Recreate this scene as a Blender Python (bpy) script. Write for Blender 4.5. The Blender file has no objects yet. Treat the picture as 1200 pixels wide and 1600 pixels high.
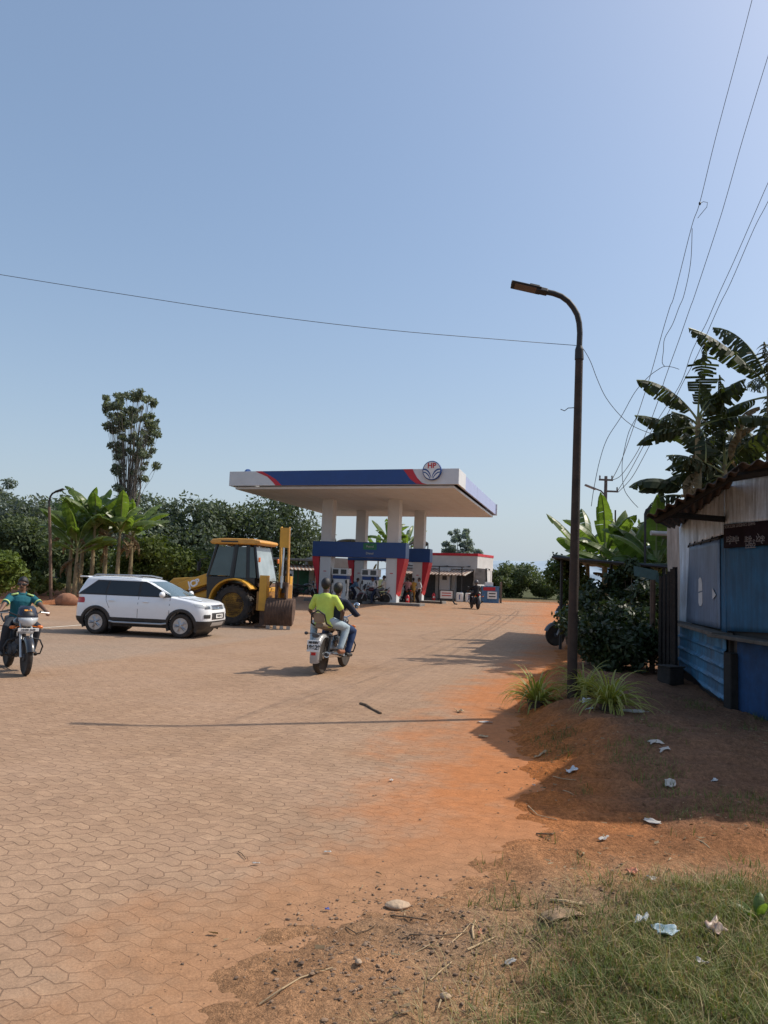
import bpy, bmesh, math, random
import numpy as np
from mathutils import Vector, Matrix, Euler
R = math.radians
sc = bpy.context.scene
COL = sc.collection
rng = random.Random(7)
nr = np.random.default_rng(11)

# ------------------------------------------------------------------ camera
CAMH = 1.72
ROLL = R(2.2)
PITCH = math.atan(105 * math.cos(ROLL) / 1200)
_fw = Vector((0, math.cos(PITCH), math.sin(PITCH)))
_u0 = Vector((0, -math.sin(PITCH), math.cos(PITCH)))
_r0 = Vector((1, 0, 0))
_rr = _r0 * math.cos(ROLL) + _u0 * math.sin(ROLL)
_uu = _u0 * math.cos(ROLL) - _r0 * math.sin(ROLL)
CAM = Vector((0, 0, CAMH))

def ray(px, py):
    return _rr * (px - 600) + _uu * (800 - py) + _fw * 1200

def G(px, py, gz=0.0):
    "place on the ground"
    d = ray(px, py); t = (gz - CAMH) / d.z
    return CAM + d * t

def P(px, py, Y):
    "place at distance Y"
    d = ray(px, py)
    return CAM + d * (Y / d.y)

cam = bpy.data.cameras.new("camera")
cam_o = bpy.data.objects.new("camera", cam); COL.objects.link(cam_o)
cam.sensor_fit = 'VERTICAL'; cam.sensor_height = 36; cam.lens = 27
cam.clip_start = 0.05; cam.clip_end = 8000
cam_o.matrix_world = Matrix((( _rr.x, _uu.x, -_fw.x, 0), (_rr.y, _uu.y, -_fw.y, 0), (_rr.z, _uu.z, -_fw.z, CAMH), (0, 0, 0, 1)))
sc.camera = cam_o

# ------------------------------------------------------------------ light
SUN_EL, SUN_AZ = R(48), R(72)          # azimuth from +Y towards +X
w = bpy.data.worlds.new("World"); sc.world = w; w.use_nodes = True
nt = w.node_tree
bg = nt.nodes["Background"]
sky = nt.nodes.new("ShaderNodeTexSky"); sky.sky_type = 'NISHITA'; sky.sun_disc = False
sky.sun_elevation = SUN_EL; sky.sun_rotation = SUN_AZ
sky.altitude = 0; sky.air_density = 1.0; sky.dust_density = 3.0; sky.ozone_density = 1.7
hsv = nt.nodes.new("ShaderNodeHueSaturation"); hsv.inputs["Saturation"].default_value = 1.35; nt.links.new(sky.outputs[0], hsv.inputs["Color"])
# ground haze: thicker towards the horizon
wtc = nt.nodes.new("ShaderNodeTexCoord"); wsp = nt.nodes.new("ShaderNodeSeparateXYZ"); nt.links.new(wtc.outputs["Generated"], wsp.inputs[0])
def wmath(op, a_, b_):
    n = nt.nodes.new("ShaderNodeMath"); n.operation = op
    for k, v in enumerate((a_, b_)):
        if isinstance(v, (int, float)): n.inputs[k].default_value = v
        else: nt.links.new(v, n.inputs[k])
    return n.outputs[0]
hfac = wmath('ADD', wmath('MULTIPLY', wmath('POWER', wmath('SUBTRACT', 1.0, wmath('MAXIMUM', wsp.outputs[2], 0.0)), 4.5), .55), .30)
hz_mix = nt.nodes.new("ShaderNodeMix"); hz_mix.data_type = 'RGBA'; hz_mix.inputs["B"].default_value = (3.6, 4.25, 4.9, 1)
nt.links.new(hfac, hz_mix.inputs["Factor"]); nt.links.new(hsv.outputs[0], hz_mix.inputs["A"]); nt.links.new(hz_mix.outputs["Result"], bg.inputs[0]); bg.inputs[1].default_value = 0.155
sl = bpy.data.lights.new("sun", 'SUN'); sl.energy = 4.0; sl.angle = R(0.55); sl.color = (1.0, 0.93, 0.82)
so = bpy.data.objects.new("sun", sl); COL.objects.link(so)
sd = Vector((math.sin(SUN_AZ) * math.cos(SUN_EL), math.cos(SUN_AZ) * math.cos(SUN_EL), math.sin(SUN_EL)))
so.rotation_euler = sd.to_track_quat('Z', 'Y').to_euler(); so.location = (30, 30, 40)
sc.view_settings.view_transform = 'Standard'; sc.view_settings.look = 'None'; sc.view_settings.exposure = 0
sc.render.engine = 'CYCLES'
sc.cycles.max_bounces = 6; sc.cycles.transparent_max_bounces = 6; sc.cycles.use_denoising = True
sc.cycles.diffuse_bounces = 3; sc.cycles.glossy_bounces = 3; sc.cycles.transmission_bounces = 4

# ------------------------------------------------------------------ materials
MATS = {}
def hexc(h):
    h = h.lstrip('#'); c = [int(h[i:i+2], 16) / 255 for i in (0, 2, 4)]
    return tuple(x / 12.92 if x <= .04045 else ((x + .055) / 1.055) ** 2.4 for x in c)

def pm(name, col, rough=.6, metal=0., var=.18, scale=6., bump=0., bscale=40., tint=None, coat=0., spec=.5, dirt=0., dirtcol=(.22, .13, .08), emit=0.):
    "plain painted / worn surface: base colour broken up by two noises"
    if name in MATS: return MATS[name]
    if isinstance(col, str): col = hexc(col)
    m = bpy.data.materials.new(name); m.use_nodes = True; t = m.node_tree; N = t.nodes; L = t.links
    b = N["Principled BSDF"]; b.inputs["Roughness"].default_value = rough; b.inputs["Metallic"].default_value = metal
    b.inputs["Specular IOR Level"].default_value = spec; b.inputs["Coat Weight"].default_value = coat
    tc = N.new("ShaderNodeTexCoord")
    n = N.new("ShaderNodeTexNoise"); n.inputs["Scale"].default_value = scale; n.inputs["Detail"].default_value = 6; n.inputs["Roughness"].default_value = .65
    L.new(tc.outputs["Object"], n.inputs["Vector"])
    mx = N.new("ShaderNodeMix"); mx.data_type = 'RGBA'
    lo = tuple(max(0, c * (1 - var)) for c in col); hi = tint or tuple(min(1, c * (1 + var)) for c in col)
    mx.inputs["A"].default_value = (*lo, 1); mx.inputs["B"].default_value = (*hi, 1)
    mr = N.new("ShaderNodeMapRange"); mr.inputs["From Min"].default_value = .3; mr.inputs["From Max"].default_value = .7
    L.new(n.outputs["Fac"], mr.inputs["Value"]); L.new(mr.outputs[0], mx.inputs["Factor"])
    out = mx.outputs["Result"]
    if dirt > 0:
        n2 = N.new("ShaderNodeTexNoise"); n2.inputs["Scale"].default_value = scale * .45; n2.inputs["Detail"].default_value = 8; n2.inputs["Roughness"].default_value = .75
        L.new(tc.outputs["Object"], n2.inputs["Vector"])
        m2 = N.new("ShaderNodeMapRange"); m2.inputs["From Min"].default_value = .42; m2.inputs["From Max"].default_value = .72; m2.inputs["To Max"].default_value = dirt
        L.new(n2.outputs["Fac"], m2.inputs["Value"])
        x2 = N.new("ShaderNodeMix"); x2.data_type = 'RGBA'; x2.inputs["B"].default_value = (*dirtcol, 1)
        L.new(out, x2.inputs["A"]); L.new(m2.outputs[0], x2.inputs["Factor"]); out = x2.outputs["Result"]
    L.new(out, b.inputs["Base Color"])
    if bump > 0:
        bn = N.new("ShaderNodeTexNoise"); bn.inputs["Scale"].default_value = bscale; bn.inputs["Detail"].default_value = 4
        L.new(tc.outputs["Object"], bn.inputs["Vector"])
        bp = N.new("ShaderNodeBump"); bp.inputs["Strength"].default_value = bump; bp.inputs["Distance"].default_value = .02
        L.new(bn.outputs["Fac"], bp.inputs["Height"]); L.new(bp.outputs[0], b.inputs["Normal"])
    if emit > 0:
        b.inputs["Emission Color"].default_value = (*col, 1); b.inputs["Emission Strength"].default_value = emit
    MATS[name] = m; return m

def sheen_streaks(m, amt=.5):
    'vertical run marks on sheet metal'
    N = m.node_tree.nodes; L = m.node_tree.links; b = N['Principled BSDF']; src = b.inputs['Base Color'].links[0].from_socket
    tc = N.new('ShaderNodeTexCoord'); mp = N.new('ShaderNodeMapping'); mp.inputs['Scale'].default_value = (9, 9, .9); L.new(tc.outputs['Object'], mp.inputs['Vector'])
    n = N.new('ShaderNodeTexNoise'); n.inputs['Scale'].default_value = 1.6; n.inputs['Detail'].default_value = 7; n.inputs['Roughness'].default_value = .7; L.new(mp.outputs[0], n.inputs['Vector'])
    mr = N.new('ShaderNodeMapRange'); mr.inputs['From Min'].default_value = .35; mr.inputs['From Max'].default_value = .65; mr.inputs['To Min'].default_value = 1 - amt; mr.inputs['To Max'].default_value = 1 + amt; L.new(n.outputs['Fac'], mr.inputs['Value'])
    v = N.new('ShaderNodeVectorMath'); v.operation = 'SCALE'; L.new(src, v.inputs[0]); L.new(mr.outputs[0], v.inputs['Scale']); L.new(v.outputs[0], b.inputs['Base Color'])
    return m

def leafm(name, c0, c1, trans=.35, rough=.5, spec=.35):
    "foliage: colour differs leaf by leaf (mesh island) and light passes through"
    if name in MATS: return MATS[name]
    m = bpy.data.materials.new(name); m.use_nodes = True; t = m.node_tree; N = t.nodes; L = t.links
    b = N["Principled BSDF"]; b.inputs["Roughness"].default_value = rough; b.inputs["Specular IOR Level"].default_value = spec
    g = N.new("ShaderNodeNewGeometry"); tc = N.new("ShaderNodeTexCoord")
    n = N.new("ShaderNodeTexNoise"); n.inputs["Scale"].default_value = .9; n.inputs["Detail"].default_value = 3
    L.new(tc.outputs["Object"], n.inputs["Vector"])
    ad = N.new("ShaderNodeMath"); ad.operation = 'MULTIPLY_ADD'; ad.inputs[1].default_value = .6; 
    L.new(g.outputs["Random Per Island"], ad.inputs[0])
    mm = N.new("ShaderNodeMapRange"); mm.inputs["From Min"].default_value = .3; mm.inputs["From Max"].default_value = .7; mm.inputs["To Max"].default_value = .4
    L.new(n.outputs["Fac"], mm.inputs["Value"]); L.new(mm.outputs[0], ad.inputs[2])
    mx = N.new("ShaderNodeMix"); mx.data_type = 'RGBA'; mx.inputs["A"].default_value = (*c0, 1); mx.inputs["B"].default_value = (*c1, 1)
    L.new(ad.outputs[0], mx.inputs["Factor"]); L.new(mx.outputs["Result"], b.inputs["Base Color"])
    tr = N.new("ShaderNodeBsdfTranslucent"); 
    br = N.new("ShaderNodeMix"); br.data_type = 'RGBA'; br.blend_type = 'MULTIPLY'; br.inputs["Factor"].default_value = 1
    br.inputs["B"].default_value = (1.5, 1.6, .7, 1); L.new(mx.outputs["Result"], br.inputs["A"]); L.new(br.outputs["Result"], tr.inputs["Color"])
    ms = N.new("ShaderNodeMixShader"); ms.inputs[0].default_value = trans
    L.new(b.outputs[0], ms.inputs[1]); L.new(tr.outputs[0], ms.inputs[2])
    L.new(ms.outputs[0], N["Material Output"].inputs["Surface"])
    MATS[name] = m; return m

def glassm(name, col=(.03, .04, .045), rough=.05, trans=0.):
    if name in MATS: return MATS[name]
    m = bpy.data.materials.new(name); m.use_nodes = True; b = m.node_tree.nodes["Principled BSDF"]
    N = m.node_tree.nodes; L = m.node_tree.links
    n = N.new("ShaderNodeTexNoise"); n.inputs["Scale"].default_value = 3; tc = N.new("ShaderNodeTexCoord"); L.new(tc.outputs["Object"], n.inputs["Vector"])
    mx = N.new("ShaderNodeMix"); mx.data_type = 'RGBA'; mx.inputs["A"].default_value = (*[c * .7 for c in col], 1); mx.inputs["B"].default_value = (*[min(1, c * 1.3) for c in col], 1)
    L.new(n.outputs["Fac"], mx.inputs["Factor"]); L.new(mx.outputs["Result"], b.inputs["Base Color"])
    b.inputs["Roughness"].default_value = rough; b.inputs["Transmission Weight"].default_value = trans; b.inputs["IOR"].default_value = 1.5 if trans == 0 else 1.08
    b.inputs["Specular IOR Level"].default_value = .6
    MATS[name] = m; return m

# ------------------------------------------------------------------ mesh building
def basis(d):
    d = Vector(d).normalized()
    a = Vector((0, 0, 1)) if abs(d.z) < .95 else Vector((1, 0, 0))
    x = d.cross(a).normalized(); y = x.cross(d).normalized()
    return x, y, d

class MB:
    def __init__(s): s.v = []; s.f = []; s.c = None
    def add(s, vs, fs):
        o = len(s.v); s.v += [tuple(v) for v in vs]; s.f += [tuple(i + o for i in f) for f in fs]; return s
    def box(s, c, d, rot=None, taper=1.):
        hx, hy, hz = d[0] / 2, d[1] / 2, d[2] / 2
        vs = [Vector((x * hx * (taper if z > 0 else 1), y * hy * (taper if z > 0 else 1), z * hz)) for z in (-1, 1) for x, y in ((-1, -1), (1, -1), (1, 1), (-1, 1))]
        if rot is not None:
            M = rot if isinstance(rot, Matrix) else Euler(rot).to_matrix()
            vs = [M @ v for v in vs]
        c = Vector(c)
        return s.add([v + c for v in vs], [(3, 2, 1, 0), (4, 5, 6, 7), (0, 1, 5, 4), (1, 2, 6, 5), (2, 3, 7, 6), (3, 0, 4, 7)])
    def rings(s, rs, closed=True, cap=True):
        n = len(rs[0]); vs = [v for r in rs for v in r]; fs = []
        for i in range(len(rs) - 1):
            for j in range(n if closed else n - 1):
                k = (j + 1) % n
                fs.append((i * n + j, i * n + k, (i + 1) * n + k, (i + 1) * n + j))
        if cap and closed:
            fs.append(tuple(range(n - 1, -1, -1))); fs.append(tuple((len(rs) - 1) * n + j for j in range(n)))
        return s.add(vs, fs)
    def tube(s, pts, r, n=8, cap=True, flat=None):
        pts = [Vector(p) for p in pts]; m = len(pts)
        rad = r if isinstance(r, (list, tuple)) else [r] * m
        px = None; rs = []
        for i, p in enumerate(pts):
            d = (pts[min(i + 1, m - 1)] - pts[max(i - 1, 0)])
            if d.length < 1e-9: d = Vector((0, 0, 1))
            d.normalize()
            if px is None: x, y, _ = basis(d)
            else:
                x = (px - d * px.dot(d)); x = x.normalized() if x.length > 1e-6 else basis(d)[0]; y = x.cross(d).normalized()
            px = x
            rs.append([p + (x * math.cos(2 * math.pi * k / n) + y * math.sin(2 * math.pi * k / n)) * rad[i] for k in range(n)])
        return s.rings(rs, True, cap)
    def cyl(s, a, b, r, r2=None, n=16):
        return s.tube([a, b], [r, r if r2 is None else r2], n)
    def lathe(s, prof, axis=((0, 0, 0), (0, 0, 1)), n=24):
        o = Vector(axis[0]); x, y, d = basis(axis[1])
        rs = [[o + d * z + (x * math.cos(2 * math.pi * k / n) + y * math.sin(2 * math.pi * k / n)) * max(r, 1e-4) for k in range(n)] for r, z in prof]
        return s.rings(rs, True, True)
    def ell(s, c, r, n=14, m=9, rot=None):
        c = Vector(c); r = Vector(r) if not isinstance(r, (int, float)) else Vector((r, r, r))
        M = Euler(rot).to_matrix() if rot is not None else None; rs = []
        for i in range(m):
            a = -math.pi / 2 + math.pi * (i + .15) / (m - 1 + .3) if True else 0
            ring = []
            for k in range(n):
                v = Vector((r.x * math.cos(a) * math.cos(2 * math.pi * k / n), r.y * math.cos(a) * math.sin(2 * math.pi * k / n), r.z * math.sin(a)))
                ring.append(c + (M @ v if M else v))
            rs.append(ring)
        return s.rings(rs)
    def prism(s, poly, o, ax, ay, depth):
        "extrude a 2-D outline lying in (ax, ay) at o along ax x ay by depth (both ways from o if tuple)"
        o = Vector(o); ax = Vector(ax); ay = Vector(ay); nrm = ax.cross(ay).normalized()
        d0, d1 = depth if isinstance(depth, tuple) else (0, depth)
        a = [o + ax * p[0] + ay * p[1] + nrm * d0 for p in poly]; b = [o + ax * p[0] + ay * p[1] + nrm * d1 for p in poly]
        n = len(poly)
        ar = sum(poly[i][0] * poly[(i + 1) % n][1] - poly[(i + 1) % n][0] * poly[i][1] for i in range(n))
        if ar < 0: a.reverse(); b.reverse()
        fs = [tuple(range(n - 1, -1, -1)), tuple(range(n, 2 * n))] + [(i, (i + 1) % n, n + (i + 1) % n, n + i) for i in range(n)]
        return s.add(a + b, fs)
    def quad(s, a, b, c, d): return s.add([a, b, c, d], [(0, 1, 2, 3)])
    def build(s, name, mat, parent=None, smooth=35, bevel=0, seg=2, loc=None, rot=None, kind=None, label=None, remesh=0, subs=0, solid=0):
        me = bpy.data.meshes.new(name); me.from_pydata(s.v, [], s.f)
        bm = bmesh.new(); bm.from_mesh(me); bmesh.ops.recalc_face_normals(bm, faces=bm.faces); bm.to_mesh(me); bm.free(); me.update()
        if smooth:
            me.polygons.foreach_set("use_smooth", [True] * len(me.polygons)); 
            if smooth < 179: me.set_sharp_from_angle(angle=R(smooth))
        o = bpy.data.objects.new(name, me); COL.objects.link(o)
        if mat: me.materials.append(mat)
        if parent: o.parent = parent
        if loc: o.location = loc
        if rot: o.rotation_euler = rot
        if solid: md = o.modifiers.new("solid", 'SOLIDIFY'); md.thickness = solid; md.offset = 0
        if bevel: md = o.modifiers.new("bevel", 'BEVEL'); md.width = bevel; md.segments = seg; md.limit_method = 'ANGLE'; md.angle_limit = R(40)
        if remesh:
            md = o.modifiers.new("remesh", 'REMESH'); md.mode = 'VOXEL'; md.voxel_size = remesh; md.use_smooth_shade = True
            md = o.modifiers.new("smooth", 'SMOOTH'); md.factor = .5; md.iterations = 4
        if subs: md = o.modifiers.new("sub", 'SUBSURF'); md.levels = subs; md.render_levels = subs
        if kind: o["kind"] = kind
        if label: o["label"] = label
        return o

def npmesh(name, V, F, mat, parent=None, cols=None, smooth=False, colname="Col"):
    "fast mesh from numpy arrays (F: n x 3 or n x 4)"
    me = bpy.data.meshes.new(name); V = np.asarray(V, np.float32); F = np.asarray(F, np.int32); k = F.shape[1]
    me.vertices.add(len(V)); me.vertices.foreach_set("co", V.ravel())
    me.loops.add(F.size); me.loops.foreach_set("vertex_index", F.ravel())
    me.polygons.add(len(F)); me.polygons.foreach_set("loop_start", np.arange(0, F.size, k, dtype=np.int32))
    me.polygons.foreach_set("use_smooth", np.full(len(F), smooth))
    me.update(calc_edges=True)
    if cols is not None:
        a = me.color_attributes.new(colname, 'FLOAT_COLOR', 'POINT'); c = np.ones((len(V), 4), np.float32); c[:, :cols.shape[1]] = cols
        a.data.foreach_set("color", c.ravel())
    o = bpy.data.objects.new(name, me); COL.objects.link(o)
    if mat: me.materials.append(mat)
    if parent: o.parent = parent
    return o

def thing(name, label, cat, loc=(0, 0, 0), rz=0., group=None):
    o = bpy.data.objects.new(name, None); COL.objects.link(o); o.empty_display_size = .2
    o.location = loc; o.rotation_euler = (0, 0, rz); o["label"] = label; o["category"] = cat
    if group: o["group"] = group
    return o
def tag(o, label, cat, group=None):
    o["label"] = label; o["category"] = cat
    if group: o["group"] = group
    return o
KIDS = lambda o: [c for c in bpy.data.objects if c.parent == o]
def dup(root, loc, rz, label, group=None, scale=None):
    r = root.copy(); COL.objects.link(r); r.location = loc; r.rotation_euler = (0, 0, rz); r["label"] = label
    if group: r["group"] = group
    if scale: r.scale = (scale,) * 3
    for ch in KIDS(root):
        c = ch.copy(); COL.objects.link(c); c.parent = r
        for g in KIDS(ch):
            d = g.copy(); COL.objects.link(d); d.parent = c
    return r

def text(parent, name, s, size, mat, M, bold=.0, extrude=.004, align='CENTER', ay='CENTER'):
    "lettering as mesh; M places its x/y plane"
    cu = bpy.data.curves.new(name, 'FONT'); cu.body = s; cu.size = size; cu.align_x = align; cu.align_y = ay; cu.extrude = extrude; cu.offset = bold
    to = bpy.data.objects.new(name + "_t", cu); COL.objects.link(to)
    bpy.context.view_layer.update()
    me = bpy.data.meshes.new_from_object(to.evaluated_get(bpy.context.evaluated_depsgraph_get()))
    bpy.data.objects.remove(to); bpy.data.curves.remove(cu)
    me.materials.clear(); me.materials.append(mat)
    o = bpy.data.objects.new(name, me); COL.objects.link(o); o.parent = parent; o.matrix_local = M
    return o
def frame_m(o, x, y):
    x = Vector(x).normalized(); y = Vector(y).normalized(); z = x.cross(y)
    return Matrix(((x.x, y.x, z.x, o[0]), (x.y, y.y, z.y, o[1]), (x.z, y.z, z.z, o[2]), (0, 0, 0, 1)))

# smooth lattice noise on numpy arrays
def vnoise(x, y, f, seed):
    g = np.random.default_rng(seed).random((64, 64)); x = np.asarray(x) * f; y = np.asarray(y) * f
    xi = np.floor(x).astype(int); yi = np.floor(y).astype(int); fx = x - xi; fy = y - yi
    fx = fx * fx * (3 - 2 * fx); fy = fy * fy * (3 - 2 * fy)
    a = g[xi % 64, yi % 64]; b = g[(xi + 1) % 64, yi % 64]; c = g[xi % 64, (yi + 1) % 64]; d = g[(xi + 1) % 64, (yi + 1) % 64]
    return (a * (1 - fx) + b * fx) * (1 - fy) + (c * (1 - fx) + d * fx) * fy
def fbm(x, y, f, seed, o=4):
    s = 0; a = .5
    for i in range(o): s = s + a * vnoise(x, y, f * 2 ** i, seed + i); a *= .5
    return s / (1 - .5 ** o)
def sstep(a, b, x):
    t = np.clip((np.asarray(x, float) - a) / (b - a), 0, 1); return t * t * (3 - 2 * t)
# ================================================================== GROUND
_EP = [(-40, -7), (0, -2.2), (3, -.62), (3.9, -.5), (4.2, -.1), (5.2, .85), (5.6, 1.12), (6.4, 1.15), (8.9, 1.5), (12.2, 2.05), (18.5, 4.1), (25, 6.2), (35, 8.2), (60, 14.5), (66, 22), (90, 40)]
def Eedge(y): return np.interp(y, [p[0] for p in _EP], [p[1] for p in _EP])
def gz(x, y): return .25 * sstep(28, 44, y)
def dirtd(x, y):
    e = x - Eedge(y) + .5 * (fbm(x, y, 1.3, 3) - .5) + .25 * (fbm(x, y, 5, 9) - .5)
    e2 = np.minimum(y - 33.5 - .5 * (fbm(x, y, .6, 5) - .5), -9.3 - x)
    return np.maximum(np.maximum(e, e2), y - 64)
def gheight(x, y):
    x = np.asarray(x, float); y = np.asarray(y, float)
    d = dirtd(x, y); near = 1 - sstep(14, 30, y)
    s = sstep(-.5, .55, d)
    feather = .034 * (fbm(x, y, 9, 35, 4) - .5) * sstep(-.4, 0, d) * (1 - sstep(.5, .9, d)) * near
    bumps = (fbm(x, y, 1.6, 21, 5) - .45) * .12 + (fbm(x, y, 7, 31, 4) - .5) * .075 + (fbm(x, y, 17, 37, 3) - .5) * .03
    ridge = (np.abs(np.sin(y * 9 + 3 * fbm(x, y, .8, 41) + x * 1.5)) * .05) * sstep(5.3, 6.0, y) * (1 - sstep(8, 9.5, y)) * sstep(.2, .8, d)
    hollow = -.10 * np.exp(-(((x - 1.9) / .9) ** 2 + ((y - 6.6) / .7) ** 2))
    bank = .27 * sstep(0, 1.15, d) * (1 - .4 * sstep(1.3, 3, d)) * sstep(5.7, 7.6, y) * (1 - .75 * sstep(12.5, 19, y))
    hill = 1.2 * sstep(66, 140, y) + .5 * sstep(34, 40, y) * sstep(-9, -13, x)
    h = gz(x, y) - .05 + feather * .6 + s * (.074 + near * (np.maximum(bumps, -.02) + ridge + hollow * sstep(.3, .8, d)) + bank) + hill
    return h
def gh1(x, y): return float(gheight(np.array([x]), np.array([y]))[0])
def top1(x, y):
    "height of whatever surface is uppermost here"
    return max(gh1(x, y), float(gz(x, y)) if float(dirtd(np.array([x]), np.array([y]))[0]) < .3 else -9)
def on(px, py, lift=0.):
    "place on the surface under this point of the view"
    z = 0.
    for _ in range(6):
        p = G(px, py, z); z = .5 * z + .5 * top1(p.x, p.y)
    p = G(px, py, z); return Vector((p.x, p.y, top1(p.x, p.y) + lift))

def grow(a, st, b, f):
    o = [a]; s = st
    while o[-1] < b: s *= f; o.append(o[-1] + s)
    return o
def gridmesh(name, xs, ys, zf, mat, colf=None, keep=None):
    X, Y = np.meshgrid(xs, ys); X = X.ravel(); Y = Y.ravel(); Z = zf(X, Y); nx, ny = len(xs), len(ys)
    i = np.arange(nx * ny).reshape(ny, nx)
    F = np.stack([i[:-1, :-1], i[:-1, 1:], i[1:, 1:], i[1:, :-1]], -1).reshape(-1, 4)
    if keep is not None:
        c = keep(X[F].mean(1), Y[F].mean(1)); F = F[c]
        us = np.unique(F); mp = np.full(nx * ny, -1); mp[us] = np.arange(len(us)); F = mp[F]; X, Y, Z = X[us], Y[us], Z[us]
    return npmesh(name, np.stack([X, Y, Z], 1), F, mat, cols=colf(X, Y) if colf else None, smooth=True)

# soil: colour differs by place (vertex colour) and is broken up finely in the shader
def soilmat():
    m = bpy.data.materials.new("soil"); m.use_nodes = True; N = m.node_tree.nodes; L = m.node_tree.links; b = N["Principled BSDF"]
    b.inputs["Roughness"].default_value = .95; b.inputs["Specular IOR Level"].default_value = .15
    a = N.new("ShaderNodeVertexColor"); a.layer_name = "Col"; tc = N.new("ShaderNodeTexCoord")
    prev = a.outputs["Color"]
    for sc_, lo, hi, det in ((2.2, .75, 1.25, 8), (28, .6, 1.4, 6), (140, .62, 1.38, 3)):
        n = N.new("ShaderNodeTexNoise"); n.inputs["Scale"].default_value = sc_; n.inputs["Detail"].default_value = det; n.inputs["Roughness"].default_value = .65
        L.new(tc.outputs["Object"], n.inputs["Vector"])
        mr = N.new("ShaderNodeMapRange"); mr.inputs["From Min"].default_value = .3; mr.inputs["From Max"].default_value = .7; mr.inputs["To Min"].default_value = lo; mr.inputs["To Max"].default_value = hi
        L.new(n.outputs["Fac"], mr.inputs["Value"])
        vm = N.new("ShaderNodeVectorMath"); vm.operation = 'SCALE'; L.new(prev, vm.inputs[0]); L.new(mr.outputs[0], vm.inputs["Scale"]); prev = vm.outputs[0]
    L.new(prev, b.inputs["Base Color"])
    n = N.new("ShaderNodeTexNoise"); n.inputs["Scale"].default_value = 45; n.inputs["Detail"].default_value = 8; n.inputs["Roughness"].default_value = .7; L.new(tc.outputs["Object"], n.inputs["Vector"])
    bp = N.new("ShaderNodeBump"); bp.inputs["Strength"].default_value = .9; bp.inputs["Distance"].default_value = .035; L.new(n.outputs["Fac"], bp.inputs["Height"]); L.new(bp.outputs[0], b.inputs["Normal"])
    return m
C_ORANGE = np.array([.40, .148, .047]); C_RED = np.array([.31, .13, .052]); C_BROWN = np.array([.38, .228, .124]); C_GRAV = np.array([.27, .18, .115]); C_GRASS = np.array([.10, .09, .035]); C_SHADE = np.array([.19, .112, .072])
def lerp(a, b, t): return a * (1 - t[:, None]) + b * t[:, None]
def grassmask(x, y):
    edge = .30 + .55 * (y - 3.0) + .55 * (fbm(x, y, 1.5, 61) - .5)
    return sstep(0, .5, x - edge) * (1 - sstep(4.1, 4.9, y + .8 * (fbm(x, y, 1.2, 63) - .5) - .15 * (x - 2)))
def soilcol(x, y):
    d = dirtd(x, y); n = fbm(x, y, .9, 51)
    c = np.tile(C_RED, (len(x), 1))
    c = lerp(c, C_ORANGE, 1 - sstep(.0, .75, d + .6 * (n - .5)))
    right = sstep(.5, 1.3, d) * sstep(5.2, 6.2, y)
    c = lerp(c, C_SHADE, right * .8)  # darker soil on the right: shade put into the colour
    fore = 1 - sstep(4.2, 5.6, y + .5 * (n - .5))
    c = lerp(c, C_BROWN, fore * .9)
    c = lerp(c, C_GRAV, fore * sstep(.45, .6, fbm(x, y, 1.3, 55)) * .7)
    c = lerp(c, C_GRASS, grassmask(x, y) * .75)
    gr = (1 - sstep(4.2, 6.5, y)) * .75
    dc = lerp(np.tile(np.array([.45, .158, .046]) * .92, (len(x), 1)), np.array([.37, .225, .125]), gr)
    k = 1 - sstep(.15, 1.0, d + 1.0 * (fbm(x, y, 3, 58) - .5)); c = c * (1 - k[:, None]) + dc * k[:, None]
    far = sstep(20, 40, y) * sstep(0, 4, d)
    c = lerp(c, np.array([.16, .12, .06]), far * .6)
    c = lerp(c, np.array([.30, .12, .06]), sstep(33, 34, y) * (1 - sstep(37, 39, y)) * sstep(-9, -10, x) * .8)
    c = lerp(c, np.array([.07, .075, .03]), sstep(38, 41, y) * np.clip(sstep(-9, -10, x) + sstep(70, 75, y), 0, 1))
    return c
xs = [-v for v in grow(1.6, .05, 3000, 1.09)][::-1] + list(np.arange(-1.55, 4.6, .045)) + grow(4.6, .05, 3000, 1.08)
ys = [-v for v in grow(-1.5, .06, 80, 1.25)][::-1] + list(np.arange(1.55, 9.0, .04)) + grow(9.0, .045, 4000, 1.028)
g_ = gridmesh("ground", np.array(xs), np.array(ys), gheight, soilmat(), soilcol); g_["kind"] = "structure"

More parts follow.
